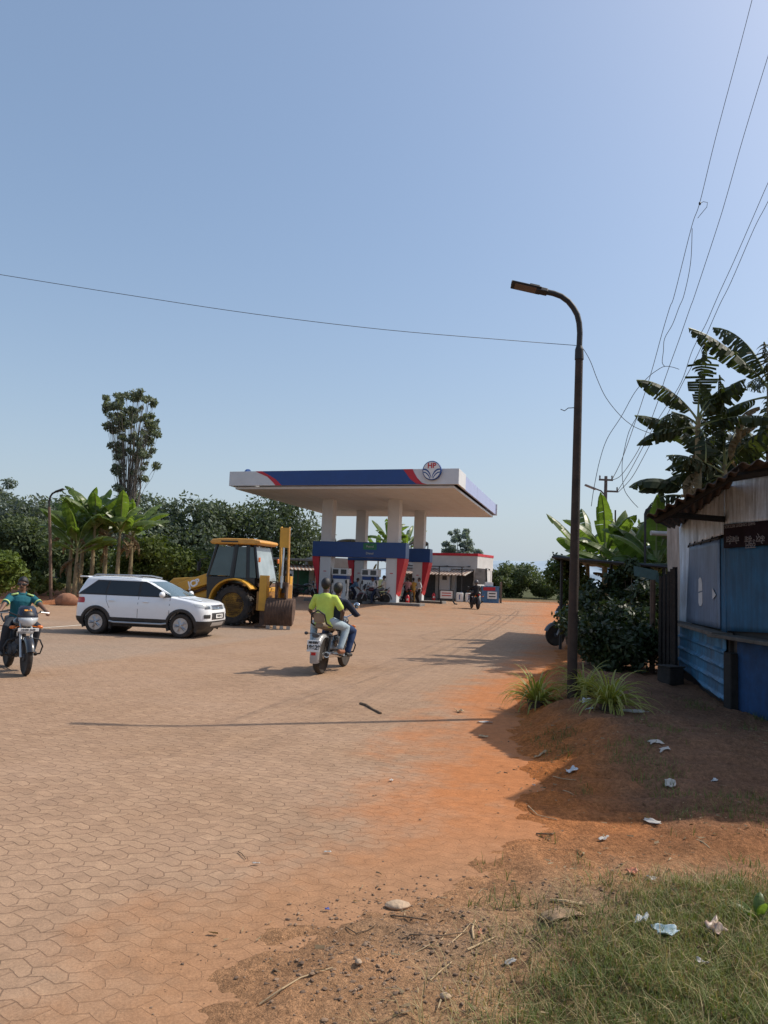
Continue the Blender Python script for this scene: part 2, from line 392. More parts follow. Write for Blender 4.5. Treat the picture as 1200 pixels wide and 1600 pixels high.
# paving: interlocking zigzag blocks
def pavmat():
    m = bpy.data.materials.new("zigzag_paving"); m.use_nodes = True; N = m.node_tree.nodes; L = m.node_tree.links; b = N["Principled BSDF"]
    b.inputs["Roughness"].default_value = .88; b.inputs["Specular IOR Level"].default_value = .22
    a = N.new("ShaderNodeVertexColor"); a.layer_name = "Col"; sp = N.new("ShaderNodeSeparateColor"); L.new(a.outputs["Color"], sp.inputs[0])
    tc = N.new("ShaderNodeTexCoord"); mp = N.new("ShaderNodeMapping"); mp.inputs["Rotation"].default_value = (0, 0, R(13)); L.new(tc.outputs["Object"], mp.inputs["Vector"])
    def math_(op, *i):
        n = N.new("ShaderNodeMath"); n.operation = op
        for k, v in enumerate(i):
            if isinstance(v, (int, float)): n.inputs[k].default_value = v
            else: L.new(v, n.inputs[k])
        return n.outputs[0]
    def noise(scale, det=5, ro=.6, vec=None):
        n = N.new("ShaderNodeTexNoise"); n.inputs["Scale"].default_value = scale; n.inputs["Detail"].default_value = det; n.inputs["Roughness"].default_value = ro
        L.new(vec or tc.outputs["Object"], n.inputs["Vector"]); return n.outputs["Fac"]
    def rng_(v, a0, a1, b0, b1):
        n = N.new("ShaderNodeMapRange"); L.new(v, n.inputs["Value"])
        for k, q in zip(("From Min", "From Max", "To Min", "To Max"), (a0, a1, b0, b1)): n.inputs[k].default_value = q
        return n.outputs[0]
    def mix(A, B, f, bt='MIX'):
        n = N.new("ShaderNodeMix"); n.data_type = 'RGBA'; n.blend_type = bt
        for k, q in (("A", A), ("B", B)):
            if isinstance(q, tuple): n.inputs[k].default_value = (*q, 1)
            else: L.new(q, n.inputs[k])
        if isinstance(f, (int, float)): n.inputs["Factor"].default_value = f
        else: L.new(f, n.inputs["Factor"])
        return n.outputs["Result"]
    s = N.new("ShaderNodeSeparateXYZ"); L.new(mp.outputs[0], s.inputs[0])
    W, Hh = .172, .094
    wob = rng_(noise(5, 2), .3, .7, -.008, .008)
    pp1 = math_('PINGPONG', math_('ADD', s.outputs[0], .03), W / 2)          # 0..W/2
    ph2 = math_('PINGPONG', s.outputs[1], Hh)
    v = math_('ADD', math_('ADD', s.outputs[1], math_('MULTIPLY', pp1, .5)), wob)
    u = math_('ADD', math_('ADD', s.outputs[0], math_('MULTIPLY', ph2, .5)), wob)
    cb = N.new("ShaderNodeCombineXYZ"); L.new(u, cb.inputs[0]); L.new(v, cb.inputs[1])
    br = N.new("ShaderNodeTexBrick"); L.new(cb.outputs[0], br.inputs["Vector"]); br.inputs["Scale"].default_value = 1
    br.inputs["Brick Width"].default_value = W; br.inputs["Row Height"].default_value = Hh; br.inputs["Mortar Size"].default_value = .0045; br.inputs["Mortar Smooth"].default_value = .35
    br.inputs["Color1"].default_value = (0, 0, 0, 1); br.inputs["Color2"].default_value = (1, 1, 1, 1); br.inputs["Mortar"].default_value = (.5, .5, .5, 1); br.offset = .5
    bsp = N.new("ShaderNodeSeparateColor"); L.new(br.outputs["Color"], bsp.inputs[0])
    block = mix((.305, .188, .114), (.37, .236, .144), bsp.outputs[0])
    block = mix(block, (.30, .225, .165), math_('MULTIPLY', sp.outputs[2], .8))
    block = mix(block, (.24, .15, .092), math_('MULTIPLY', rng_(noise(.32, 7, .7), .45, .68, 0, 1), .6))
    big = rng_(noise(.55, 6, .62), .35, .65, 0, 1)
    block = mix(block, (.39, .26, .175), math_('MULTIPLY', big, .55))
    fine = rng_(noise(75, 4, .7), .3, .7, .8, 1.2)
    mid = rng_(noise(7, 6, .7), .3, .7, .82, 1.16)
    # dust covers joints and blocks
    dn = noise(1.6, 8, .68)
    dust = math_('MINIMUM', math_('MAXIMUM', math_('MULTIPLY', math_('ADD', math_('MULTIPLY', math_('SUBTRACT', dn, .52), 2.2), math_('MULTIPLY', sp.outputs[0], 1.05)), 1.15), 0), 1)
    dust = math_('MULTIPLY', dust, rng_(sp.outputs[0], .02, .2, 0, 1))
    joint = math_('MULTIPLY', br.outputs["Fac"], math_('SUBTRACT', 1, math_('MULTIPLY', dust, .55)))
    jn = rng_(noise(2.3, 5, .6), .35, .65, .35, 1)
    base = mix(block, (.11, .062, .04), math_('MULTIPLY', joint, math_('MULTIPLY', jn, .66)))
    mix_d = mix((.45, .158, .046), (.30, .18, .10), math_('MULTIPLY', sp.outputs[1], .75))
    base = mix(base, mix_d, math_('MULTIPLY', dust, .82))
    # dark crumbs of grit
    vo = N.new("ShaderNodeTexVoronoi"); vo.inputs["Scale"].default_value = 26; L.new(tc.outputs["Object"], vo.inputs["Vector"])
    grit = math_('MULTIPLY', math_('LESS_THAN', vo.outputs["Distance"], .11), math_('MULTIPLY', math_('GREATER_THAN', noise(3.2, 3), .54), rng_(sp.outputs[1], 0, 1, .15, 1)))
    base = mix(base, (.07, .04, .025), math_('MULTIPLY', grit, .75))
    tot = math_('MULTIPLY', fine, mid)
    vm = N.new("ShaderNodeVectorMath"); vm.operation = 'SCALE'; L.new(base, vm.inputs[0]); L.new(tot, vm.inputs["Scale"])
    L.new(vm.outputs[0], b.inputs["Base Color"])
    hgt = math_('ADD', math_('MULTIPLY', joint, -1.0), math_('ADD', math_('MULTIPLY', noise(60, 5, .7), .35), math_('MULTIPLY', bsp.outputs[0], .25)))
    bp = N.new("ShaderNodeBump"); bp.inputs["Strength"].default_value = .75; bp.inputs["Distance"].default_value = .012; L.new(hgt, bp.inputs["Height"]); L.new(bp.outputs[0], b.inputs["Normal"])
    return m
_l0 = G(60, 1047); _l1 = G(480, 987)
def pavcol(x, y):
    e = x - Eedge(y)
    wd = np.interp(y, [2.5, 4, 6, 9, 13, 20, 30, 60], [1.0, 1.4, 2.1, 2.0, 1.6, 1.4, 2.5, 5])
    dust = sstep(-1, .15, (e + .6 * (fbm(x, y, .5, 71) - .5) + .7 * (fbm(x, y, 1.8, 77) - .5)) / wd)
    dust = np.maximum(dust, .25 * sstep(24, 34, y) * fbm(x, y, .2, 73))
    grit = sstep(-2.4, -.3, e + .5 * (fbm(x, y, 1, 75) - .5)) * (1 - sstep(4.2, 6.5, y))
    dx, dy = _l1.x - _l0.x, _l1.y - _l0.y; ln = math.hypot(dx, dy)
    sdist = (dx * (y - _l0.y) - dy * (x - _l0.x)) / ln
    grey = sstep(-.15, .15, sdist) * (1 - sstep(24, 26, y)) * (1 - sstep(-3, -1, x))
    return np.stack([dust, grit, grey], 1)
xs = [-v for v in grow(1.5, .09, 70, 1.07)][::-1] + list(np.arange(-1.42, 2.6, .08)) + grow(2.6, .09, 24, 1.06)
ys = [-v for v in grow(-1.5, .1, 20, 1.2)][::-1] + list(np.arange(1.6, 13, .09)) + grow(13.0, .1, 66, 1.04)
p_ = gridmesh("paving", np.array(xs), np.array(ys), lambda x, y: gz(x, y) + .008 * (fbm(x, y, .8, 81) - .5), pavmat(), pavcol, keep=lambda x, y: (dirtd(x, y) < .55) & (y < 63.8))
p_["kind"] = "structure"

# cross road beyond the forecourt, with a raised edge
road = MB(); asp = pm("asphalt", (.30, .29, .28), .9, var=.12, scale=1.5, bump=.3)
road.box((20, 69.2, .25 + .0), (150, 8.4, .06)); road.build("road", asp, kind="structure", smooth=0)
ks = MB(); p0 = G(-60, 991); p1 = G(140, 976); ks.prism([(0, -.06), ((p1 - p0).length + 7, -.06), ((p1 - p0).length + 7, .06), (0, .06)], (p0.x, p0.y, 0), (p1 - p0).normalized(), Vector((0, 0, 1)).cross((p1 - p0).normalized()), (.004, .012))
ks.build("kerb_strip", pm("concrete_pale", (.5, .45, .38), .9, scale=4, dirt=.4, dirtcol=(.35, .22, .14)), kind="structure", smooth=0)

# far hills, aerial haze put into their base colour
def hillz(x, y): return 0
hx = np.linspace(-400, 2200, 160); hy = np.linspace(0, 1, 14)
HX, HT = np.meshgrid(hx, hy); prof = 58 * np.exp(-((HX - 390) / 420) ** 2) * (1 + .25 * (fbm(HX, HX * 0, .012, 91) - .5)) + 40 * np.exp(-((HX - 1300) / 500) ** 2) + 4
HZ = prof * np.sin(HT * math.pi / 2) - 4; HY = 1500 + 200 * HT + 90 * (fbm(HX, HT * 900, .006, 93) - .5)
i = np.arange(HX.size).reshape(HX.shape); F = np.stack([i[:-1, :-1], i[:-1, 1:], i[1:, 1:], i[1:, :-1]], -1).reshape(-1, 4)
o = npmesh("hills", np.stack([HX.ravel(), HY.ravel(), HZ.ravel()], 1), F, pm("hazy_hillside", (.36, .44, .52), 1, spec=0, var=.06, scale=.01), smooth=True); o["kind"] = "structure"

# ------------------------------------------------------------------ grass, gravel
def blades(name, n, xy, lmin, lmax, wd, mat, lean=.6, seed=1):
    r = np.random.default_rng(seed); x, y = xy; n = len(x); z = gheight(x, y)
    az = r.random(n) * 2 * math.pi; L = lmin + (lmax - lmin) * r.random(n) ** 1.5; ln = lean * (.3 + r.random(n))
    dx, dy = np.cos(az), np.sin(az); sx, sy = -dy, dx; w = wd * (.6 + .8 * r.random(n))
    V = np.zeros((n, 6, 3))
    for k, (t, ww) in enumerate(((0, 1), (.55, .8), (1, .15))):
        h = L * (t - .28 * ln * t * t); o = L * ln * t * t
        for q, sgn in ((0, -1), (1, 1)):
            V[:, k * 2 + q, 0] = x + dx * o + sx * sgn * w * ww / 2; V[:, k * 2 + q, 1] = y + dy * o + sy * sgn * w * ww / 2; V[:, k * 2 + q, 2] = z - .005 + h
    b = np.arange(n)[:, None] * 6
    F = np.concatenate([b + np.array([0, 1, 3, 2]), b + np.array([2, 3, 5, 4])])
    o = npmesh(name, V.reshape(-1, 3), F, mat); o["kind"] = "stuff"; return o
def scatter(n, x0, x1, y0, y1, maskf, seed):
    r = np.random.default_rng(seed); x = x0 + (x1 - x0) * r.random(n); y = y0 + (y1 - y0) * r.random(n)
    k = r.random(n) < maskf(x, y); return x[k], y[k]
GRN = leafm("grass_blade", (.055, .08, .018), (.20, .225, .065), .25, .6)
STR = leafm("straw_blade", (.22, .16, .075), (.42, .33, .17), .2, .7)
def gm2(x, y): return np.clip(grassmask(x, y) * (.35 + 1.1 * fbm(x, y, 2.5, 65)), 0, 1)
blades("grass", 0, scatter(150000, -.1, 5.5, 2.0, 5.2, gm2, 5), .025, .10, .0036, GRN, .95, 2)
blades("dry_grass", 0, scatter(26000, -.3, 5.5, 2.0, 5.4, lambda x, y: np.clip(sstep(.05, .5, grassmask(x + .35, y)) * .6, 0, 1), 6), .04, .17, .0036, STR, 1.1, 3)
def tuftmask(x, y):
    t = sstep(.60, .68, fbm(x, y, 1.7, 67, 3)) * sstep(.1, .5, dirtd(x, y)) * (1 - sstep(9.5, 11, y))
    b = sstep(.50, .60, fbm(x, y, 1.9, 68, 3)) * (1 - sstep(5.3, 5.7, y)) * sstep(.5, .9, x)
    return np.clip(t * .8 + b * .8, 0, 1)
blades("grass_tufts", 0, scatter(60000, .3, 6.5, 4.2, 11, tuftmask, 8), .03, .11, .0045, GRN, .9, 4)
def rocks(name, x, y, z, s, mat, seed, flat=.42):
    r = np.random.default_rng(seed); n = len(x); t = (1 + 5 ** .5) / 2
    ico = np.array([(-1, t, 0), (1, t, 0), (-1, -t, 0), (1, -t, 0), (0, -1, t), (0, 1, t), (0, -1, -t), (0, 1, -t), (t, 0, -1), (t, 0, 1), (-t, 0, -1), (-t, 0, 1)]) / 1.9
    T = np.array([(0, 11, 5), (0, 5, 1), (0, 1, 7), (0, 7, 10), (0, 10, 11), (1, 5, 9), (5, 11, 4), (11, 10, 2), (10, 7, 6), (7, 1, 8), (3, 9, 4), (3, 4, 2), (3, 2, 6), (3, 6, 8), (3, 8, 9), (4, 9, 5), (2, 4, 11), (6, 2, 10), (8, 6, 7), (9, 8, 1)])
    V = ico[None] * (1 + .55 * (r.random((n, 12, 1)) - .5)) * (np.array([1, .75, flat]) * (.7 + .6 * r.random((n, 1, 3))))
    a = r.random(n) * 6.28; c, q = np.cos(a)[:, None], np.sin(a)[:, None]
    X = V[..., 0] * c - V[..., 1] * q; Y = V[..., 0] * q + V[..., 1] * c
    V = np.stack([X, Y, V[..., 2]], -1) * s[:, None, None] + np.stack([x, y, z], 1)[:, None]
    F = (np.arange(n)[:, None, None] * 12 + T[None]).reshape(-1, 3)
    return npmesh(name, V.reshape(-1, 3), F, mat)
ROCK = leafm("gravel_stone", (.10, .068, .05), (.34, .225, .145), 0, .9, .2)
_hp = G(625, 1535)
def gmask(x, y): return np.clip((1 - sstep(4.0, 5.0, y)) * sstep(-.6, .3, x - Eedge(y)) * (.10 + .5 * sstep(.42, .6, fbm(x, y, 1.3, 55)) + 2.2 * np.exp(-((x - _hp.x) / .34) ** 2 - ((y - _hp.y) / .30) ** 2)) * (1 - .75 * grassmask(x, y)), 0, 1)
x, y = scatter(26000, -1.6, 3.2, 2.1, 5.2, gmask, 15)
s_ = .003 + .011 * nr.random(len(x)) ** 3.2; rocks("gravel", x, y, np.maximum(gheight(x, y), np.where(dirtd(x, y) < .3, gz(x, y), -9)) + s_ * .25, s_, ROCK, 16)["kind"] = "stuff"
x, y = scatter(3800, -3, 6, 4.2, 12.5, lambda x, y: np.clip(sstep(-1.6, .2, x - Eedge(y)) * .5 * (.2 + 1.2 * sstep(.5, .65, fbm(x, y, 1.1, 57))), 0, 1), 17)
s_ = .003 + .011 * nr.random(len(x)) ** 5; rocks("grit", x, y, np.maximum(gheight(x, y), np.where(dirtd(x, y) < .3, gz(x, y), -9)) + s_ * .2, s_, ROCK, 18)["kind"] = "stuff"

def flakes(name, n, mask, mat, seed, lmin, lmax):
    x, y = scatter(n, -1.2, 6, 2.1, 11, mask, seed); r = np.random.default_rng(seed + 1); n = len(x); L = lmin + (lmax - lmin) * r.random(n) ** 2.5; w_ = L * (.10 + .25 * r.random(n)); a = r.random(n) * 6.28
    z = np.maximum(gheight(x, y), np.where(dirtd(x, y) < .3, gz(x, y), -9)) + .004; c, s_ = np.cos(a), np.sin(a); V = np.zeros((n, 4, 3))
    for k, (p, q) in enumerate(((-1, -1), (1, -.4), (1, .6), (-1, 1))): V[:, k, 0] = x + c * p * L / 2 - s_ * q * w_ / 2; V[:, k, 1] = y + s_ * p * L / 2 + c * q * w_ / 2; V[:, k, 2] = z + r.random(n) * L * .35
    o = npmesh(name, V.reshape(-1, 3), np.arange(n * 4).reshape(n, 4), mat); o["kind"] = "stuff"
flakes("dry_leaf_litter", 15000, lambda x, y: np.clip(sstep(-.3, .4, dirtd(x, y)) * (.12 + .9 * sstep(.48, .62, fbm(x, y, 1.6, 95))) * (1 - .2 * sstep(6, 9, y)), 0, 1), leafm("litter_flake", (.10, .06, .03), (.42, .32, .19), .1, .8), 96, .008, .05)
# ================================================================== VEGETATION
def leafcloud(name, centers, radii, n, size, mat, parent, seed, aspect=.45, droop=.0, shell=.55, thr=0.):
    "many small leaf faces spread through a set of clump volumes"
    r = np.random.default_rng(seed); C = np.array(centers, float); Rd = np.array(radii, float)
    if Rd.ndim == 1: Rd = np.repeat(Rd[:, None], 3, 1)
    wgt = Rd[:, 0] * Rd[:, 1]; k = r.choice(len(C), n, p=wgt / wgt.sum())
    d = r.normal(size=(n, 3)); d /= np.linalg.norm(d, axis=1)[:, None]
    rad = shell + (1 - shell) * r.random(n) ** .6; rad *= .85 + .3 * r.random(n)
    p = C[k] + d * rad[:, None] * Rd[k]
    nrm = d * .6 + r.normal(size=(n, 3)) * .8 + np.array([0, 0, .45]); nrm /= np.linalg.norm(nrm, axis=1)[:, None]
    t = np.cross(nrm, r.normal(size=(n, 3))); 
    t[:, 2] -= droop * np.abs(np.linalg.norm(t, axis=1)); t /= np.linalg.norm(t, axis=1)[:, None]
    b = np.cross(nrm, t); b /= np.linalg.norm(b, axis=1)[:, None]
    s = size * (.6 + .8 * r.random(n))[:, None]
    V = np.stack([p - t * s, p + b * s * aspect, p + t * s, p - b * s * aspect], 1).reshape(-1, 3)
    F = np.arange(n * 4).reshape(n, 4)
    return npmesh(name, V, F, mat, parent)
BARK = pm("bark", (.15, .115, .085), .95, scale=5, var=.4, bump=.8, bscale=12)
BARKP = pm("pale_bark", (.30, .25, .19), .9, scale=5, var=.35, bump=.5, bscale=12)
def hz(c, a, h=(.25, .31, .36)): return tuple(c[i] * (1 - a) + h[i] * a for i in range(3))  # blends aerial haze into the base colour of distant plants
def limb(mb, a, b, r0, r1, wob, r, n=6, seg=4):
    a = Vector(a); b = Vector(b); pts = [a.lerp(b, i / seg) + (Vector((r.uniform(-1, 1), r.uniform(-1, 1), r.uniform(-.5, .5))) * wob if 0 < i < seg else Vector()) for i in range(seg + 1)]
    mb.tube(pts, [r0 + (r1 - r0) * i / seg for i in range(seg + 1)], n)
def tree(name, label, loc, h, wdt, nleaf, size, c0, c1, seed, trunk=.28, group=None, sparse=False, haze=0., clumps=26, shape='round', cat='tree', base=.3, depth=None, droop=0.):
    r = random.Random(seed); t = thing(name, label, cat, loc, 0, group); depth = depth or wdt
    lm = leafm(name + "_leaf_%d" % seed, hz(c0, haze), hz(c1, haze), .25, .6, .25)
    C = []; Rd = []
    for i in range(clumps):
        for _ in range(40):
            u, v, q = r.uniform(-1, 1), r.uniform(-1, 1), r.uniform(-1, 1)
            if shape == 'round' and u * u + v * v + q * q > 1: continue
            if shape == 'tall' and (u * u + v * v) > (.72 + .28 * math.sin(3 * q + u)) ** 2: continue
            break
        cz = h * (base + (1 - base) * (.5 + .5 * q) * .93)
        rr = wdt * r.uniform(.10, .22) * (1 if not sparse else (.55 if shape == 'round' else .36))
        C.append((u * wdt * (.42 if shape == 'round' else .5), v * depth * .42, cz)); Rd.append((rr, rr * depth / wdt, rr * r.uniform(.6, .95)))
    leafcloud("crown", C, Rd, nleaf, size, lm, t, seed, shell=.35 if not sparse else .1, droop=droop)
    mb = MB(); 
    if shape == 'tall':
        for i in range(6):
            a = r.uniform(0, 6.28); x = r.uniform(-.25, .25) * wdt * .4; y = r.uniform(-.2, .2) * wdt * .4
            limb(mb, (x, y, 0), (x * 2.2 + r.uniform(-.3, .3), y * 2, h * r.uniform(.72, .95)), trunk * .6, .02, .14, r, seg=6)
    else:
        top = (r.uniform(-.1, .1) * wdt, 0, h * (base + .3)); limb(mb, (0, 0, -.1), top, trunk, trunk * .45, trunk * .5, r, n=9)
    for i, c in enumerate(C):
        if i % 2 == 0 or sparse:
            s0 = (c[0] * .25, c[1] * .25, max(.2, h * base * .5 + (c[2] - h * base * .5) * .45)); limb(mb, s0, c, trunk * (.22 if shape == 'round' else .10), .010, wdt * .02, r, n=5)
    mb.build("trunk", pm("trunk_bark_h%d" % int(haze * 10), hz((.14, .11, .08), haze), .95, var=.35, scale=5), t)
    return t
def ground_loc(px, Y, dz=0.):
    p = P(px, 900, Y); return (p.x, Y, top1(p.x, Y) + dz)

DG0, DG1 = (.036, .054, .024), (.12, .148, .06)     # dense dark
MG0, MG1 = (.035, .055, .012), (.12, .15, .035)       # mid
PG0, PG1 = (.07, .085, .045), (.17, .19, .11)         # pale eucalypt
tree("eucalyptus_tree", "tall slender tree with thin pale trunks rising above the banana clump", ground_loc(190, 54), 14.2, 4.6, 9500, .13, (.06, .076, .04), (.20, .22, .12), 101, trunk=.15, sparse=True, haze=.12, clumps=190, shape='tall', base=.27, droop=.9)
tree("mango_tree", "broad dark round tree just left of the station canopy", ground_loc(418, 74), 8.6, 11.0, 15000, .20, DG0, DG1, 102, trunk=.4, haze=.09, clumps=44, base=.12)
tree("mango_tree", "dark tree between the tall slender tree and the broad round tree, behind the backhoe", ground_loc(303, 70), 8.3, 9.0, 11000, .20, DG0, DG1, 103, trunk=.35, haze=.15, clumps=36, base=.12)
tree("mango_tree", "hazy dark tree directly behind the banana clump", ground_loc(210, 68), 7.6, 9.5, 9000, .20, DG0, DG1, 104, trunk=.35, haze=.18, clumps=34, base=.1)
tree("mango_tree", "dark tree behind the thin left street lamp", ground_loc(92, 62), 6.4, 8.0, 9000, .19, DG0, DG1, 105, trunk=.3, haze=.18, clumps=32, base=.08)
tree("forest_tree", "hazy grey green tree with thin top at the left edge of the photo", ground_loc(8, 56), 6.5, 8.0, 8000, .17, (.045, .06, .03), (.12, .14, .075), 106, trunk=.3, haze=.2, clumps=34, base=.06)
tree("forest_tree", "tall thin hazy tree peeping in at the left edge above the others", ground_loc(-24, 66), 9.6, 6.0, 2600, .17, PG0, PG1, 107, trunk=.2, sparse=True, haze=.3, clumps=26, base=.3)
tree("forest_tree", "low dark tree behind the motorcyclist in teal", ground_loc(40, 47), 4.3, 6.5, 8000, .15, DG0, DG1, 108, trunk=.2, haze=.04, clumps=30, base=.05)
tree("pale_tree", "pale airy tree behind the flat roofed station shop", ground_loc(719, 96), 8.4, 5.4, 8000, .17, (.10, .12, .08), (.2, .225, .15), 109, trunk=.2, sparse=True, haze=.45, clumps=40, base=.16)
def bush(name, label, loc, h, wdt, n, size, c0, c1, seed, haze=0., depth=None, group=None, clumps=22):
    return tree(name, label, loc, h, wdt, n, size, c0, c1, seed, trunk=.05, haze=haze, clumps=clumps, base=.05, depth=depth, group=group, cat='bush')
bush("bush", "mid green leafy bush behind the white car and left of the backhoe", ground_loc(255, 41), 2.9, 5.2, 8500, .13, MG0, MG1, 121)
bush("bush", "bright green bush at the left edge behind the motorcyclist in teal", ground_loc(-6, 33), 2.4, 2.4, 4200, .10, (.05, .08, .012), (.17, .22, .05), 122)
bush("bush", "dark bushy thicket right of the station shop by the far road", ground_loc(815, 78), 3.7, 6.2, 7500, .16, DG0, MG1, 123, haze=.06)
bush("bush", "smaller bush directly right of the blue stall by the far road", ground_loc(783, 74), 3.0, 3.2, 3600, .14, DG0, MG1, 124, haze=.06)
bush("bush", "low sunlit bush at the far roadside near the right lean-to", ground_loc(855, 76), 2.0, 4.0, 3600, .14, MG0, MG1, 125, haze=.05)
for k, (px, Y, h, wd) in enumerate([(62, 37.2, .95, 1.2), (82, 36.3, .8, 1.0), (52, 36, .6, 1.0)]):
    bush("weed_clump", ["weeds at the foot of the thin left street lamp", "weedy plant right of the thin left street lamp foot", "low weeds beside the shoulder of the motorcyclist in teal"][k], ground_loc(px, Y), h, wd, 500, .11, MG0, (.2, .22, .06), 130 + k, clumps=8)
for k, px in enumerate((300, 335, 150, 118)):
    bush("undergrowth", ["dark undergrowth behind the loader arm of the backhoe", "dark undergrowth behind the cab of the backhoe", "shadowy undergrowth behind the banana stems, right half", "shadowy undergrowth behind the banana stems, left half"][k], ground_loc(px, 45), 2.6, 5, 3500, .14, DG0, DG1, 140 + k)

# ---------------------------------------------------------------- bananas
BL = leafm("banana_leaf", (.055, .095, .018), (.17, .24, .06), .45, .38, .5)
BLD = leafm("banana_leaf_dusty", (.018, .028, .012), (.055, .07, .028), .25, .6, .3)  # darker leaf tone for the tattered plants
BDRY = leafm("banana_dead_leaf", (.12, .08, .04), (.28, .2, .11), .2, .8)
BST = pm("banana_stem", (.20, .17, .085), .7, var=.45, scale=5, tint=(.33, .26, .14))
def banana_leaf(V, F, base, az, tilt, L, W, droop, r, torn=.25, fold=.35):
    "one leaf: arching midrib, blade in strips, some strips torn and hanging"
    n = 30 if torn > .5 else 16; p = Vector(base); el = tilt; st = L / n; d2 = Vector((math.cos(az), math.sin(az), 0)); side = Vector((-math.sin(az), math.cos(az), 0))
    mid = []
    for i in range(n + 1):
        t = i / n; mid.append((p.copy(), el)); p = p + (d2 * math.cos(el) + Vector((0, 0, math.sin(el)))) * st; el -= droop * (.4 + 1.6 * t) / n
    pet = 3 if n < 20 else 5
    for sg in (-1, 1):
        sag = fold * r.uniform(.8, 1.2)
        for i in range(pet, n):
            t0 = (i - pet) / (n - pet); t1 = (i + 1 - pet) / (n - pet)
            w0 = W * max(.06, math.sin(math.pi * min(1, t0 * .94 + .06)) ** .55); w1 = W * max(.03, math.sin(math.pi * min(1, t1 * .94 + .06)) ** .55)
            if r.random() < torn: sag = fold + r.uniform(-.1, .9) * (1 if torn > .3 else .5)
            gap = .10 if r.random() < torn else 0
            (a, ea), (b, eb) = mid[i], mid[i + 1]; b2 = a.lerp(b, 1 - gap)
            up_a = Vector((0, 0, 1)) * math.cos(ea) - d2 * math.sin(ea)
            def out(pt, w, fr, s_=sag):
                ang = s_ * (.6 + .8 * fr); return pt + (side * sg * math.cos(ang) - up_a * math.sin(ang) * .9 + d2 * .15 * fr) * w * fr
            o = len(V); V += [a, out(a, w0, .5), out(a, w0, 1), b2, out(b2, w1, .5), out(b2, w1, 1)]
            F += [(o, o + 1, o + 4, o + 3), (o + 1, o + 2, o + 5, o + 4)]
    return mid
def banana(label, loc, h, nl, seed, leafmat=None, torn=.22, L=2.1, W=.33, group=None, dead=3, stem=.12, lean=0., tilt=(0.65, 1.45), droop=(.5, 1.5)):
    r = random.Random(seed); t = thing("banana_plant", label, "banana plant", loc, r.uniform(0, 6.28), group)
    mb = MB(); top = Vector((lean, 0, h)); mb.tube([(0, 0, -.1), (lean * .2, 0, h * .35), (lean * .6, 0, h * .75), top], [stem, stem * .85, stem * .6, stem * .4], 9)
    mb.build("trunk", BST, t)
    V = []; F = []; rib = MB()
    for i in range(nl):
        az = i * 2.4 + r.uniform(-.4, .4); tl = tilt[1] - (tilt[1] - tilt[0]) * (i / max(1, nl - 1)) ** .8 + r.uniform(-.12, .12)
        mid = banana_leaf(V, F, top - Vector((0, 0, .04 * i)), az, tl, L * r.uniform(.8, 1.12), W * r.uniform(.85, 1.15), r.uniform(*droop), r, torn)
        rib.tube([m[0] for m in mid[::3]], [.035 * (1 - .8 * k / 5) for k in range(len(mid[::3]))], 5)
    npmesh("crown", [tuple(v) for v in V], F, leafmat or BL, t, smooth=False)
    rib.build("midrib", leafm("banana_rib", (.16, .2, .07), (.3, .32, .15), .1), t)
    for i in range(dead):
        V = []; F = []; banana_leaf(V, F, (lean * .7, 0, h * r.uniform(.72, .93)), r.uniform(0, 6.28), r.uniform(-.4, .3), L * r.uniform(.5, .8), W * .6, r.uniform(1.2, 2.2), r, .6, .9)
        npmesh("dead_leaf", [tuple(v) for v in V], F, BDRY, t)
    return t
gL = "banana plants of the left roadside clump"
for k, (px, Y, h, nl, lab) in enumerate([
    (108, 36.6, 3.0, 8, "leftmost banana plant of the roadside clump, next to the thin street lamp"), (126, 38.2, 3.5, 8, "second banana plant from the left in the roadside clump"),
    (143, 36.8, 3.6, 9, "tall banana plant with upright leaves in the middle of the left clump"), (163, 38.0, 3.1, 8, "banana plant right of the middle of the left clump"),
    (183, 36.9, 3.3, 8, "banana plant under the tall slender tree"), (203, 38.5, 3.0, 8, "banana plant with wide drooping leaves at the right of the left clump"), (118, 36.2, 2.3, 6, "short banana plant at the front of the left clump")]):
    banana(lab, ground_loc(px, Y), h, nl + 3, 200 + k, L=2.15, W=.34, group=gL, dead=4, torn=.2)
for k, (px, Y, h, lab) in enumerate([(606, 74, 5.0, "banana plant behind the station seen between the two middle columns"), (634, 76, 4.6, "banana plant behind the station next to the right rear column"), (590, 78, 4.0, "banana plant behind the station, leftmost leaves beside the rear column")]):
    banana(lab, ground_loc(px, Y), h, 8, 220 + k, L=3.0, W=.42, group="banana plants behind the station", dead=2)
for k, (px, Y, h, L, lab) in enumerate([(945, 21.5, 2.5, 1.9, "sunlit banana plant in front of the old utility pole"), (985, 20.5, 2.2, 1.9, "banana plant with broad leaves between utility pole and tin stall"), (918, 24, 2.6, 1.8, "banana plant left of the utility pole above the lean-to roof"), (1025, 19.5, 2.3, 1.8, "banana plant close behind the tin stall wall")]):
    banana(lab, ground_loc(px, Y), h, 8, 230 + k, L=L, W=.30, group="banana plants behind the lean-to", dead=1, torn=.15)
gR = "tattered banana plants above the tin stall"
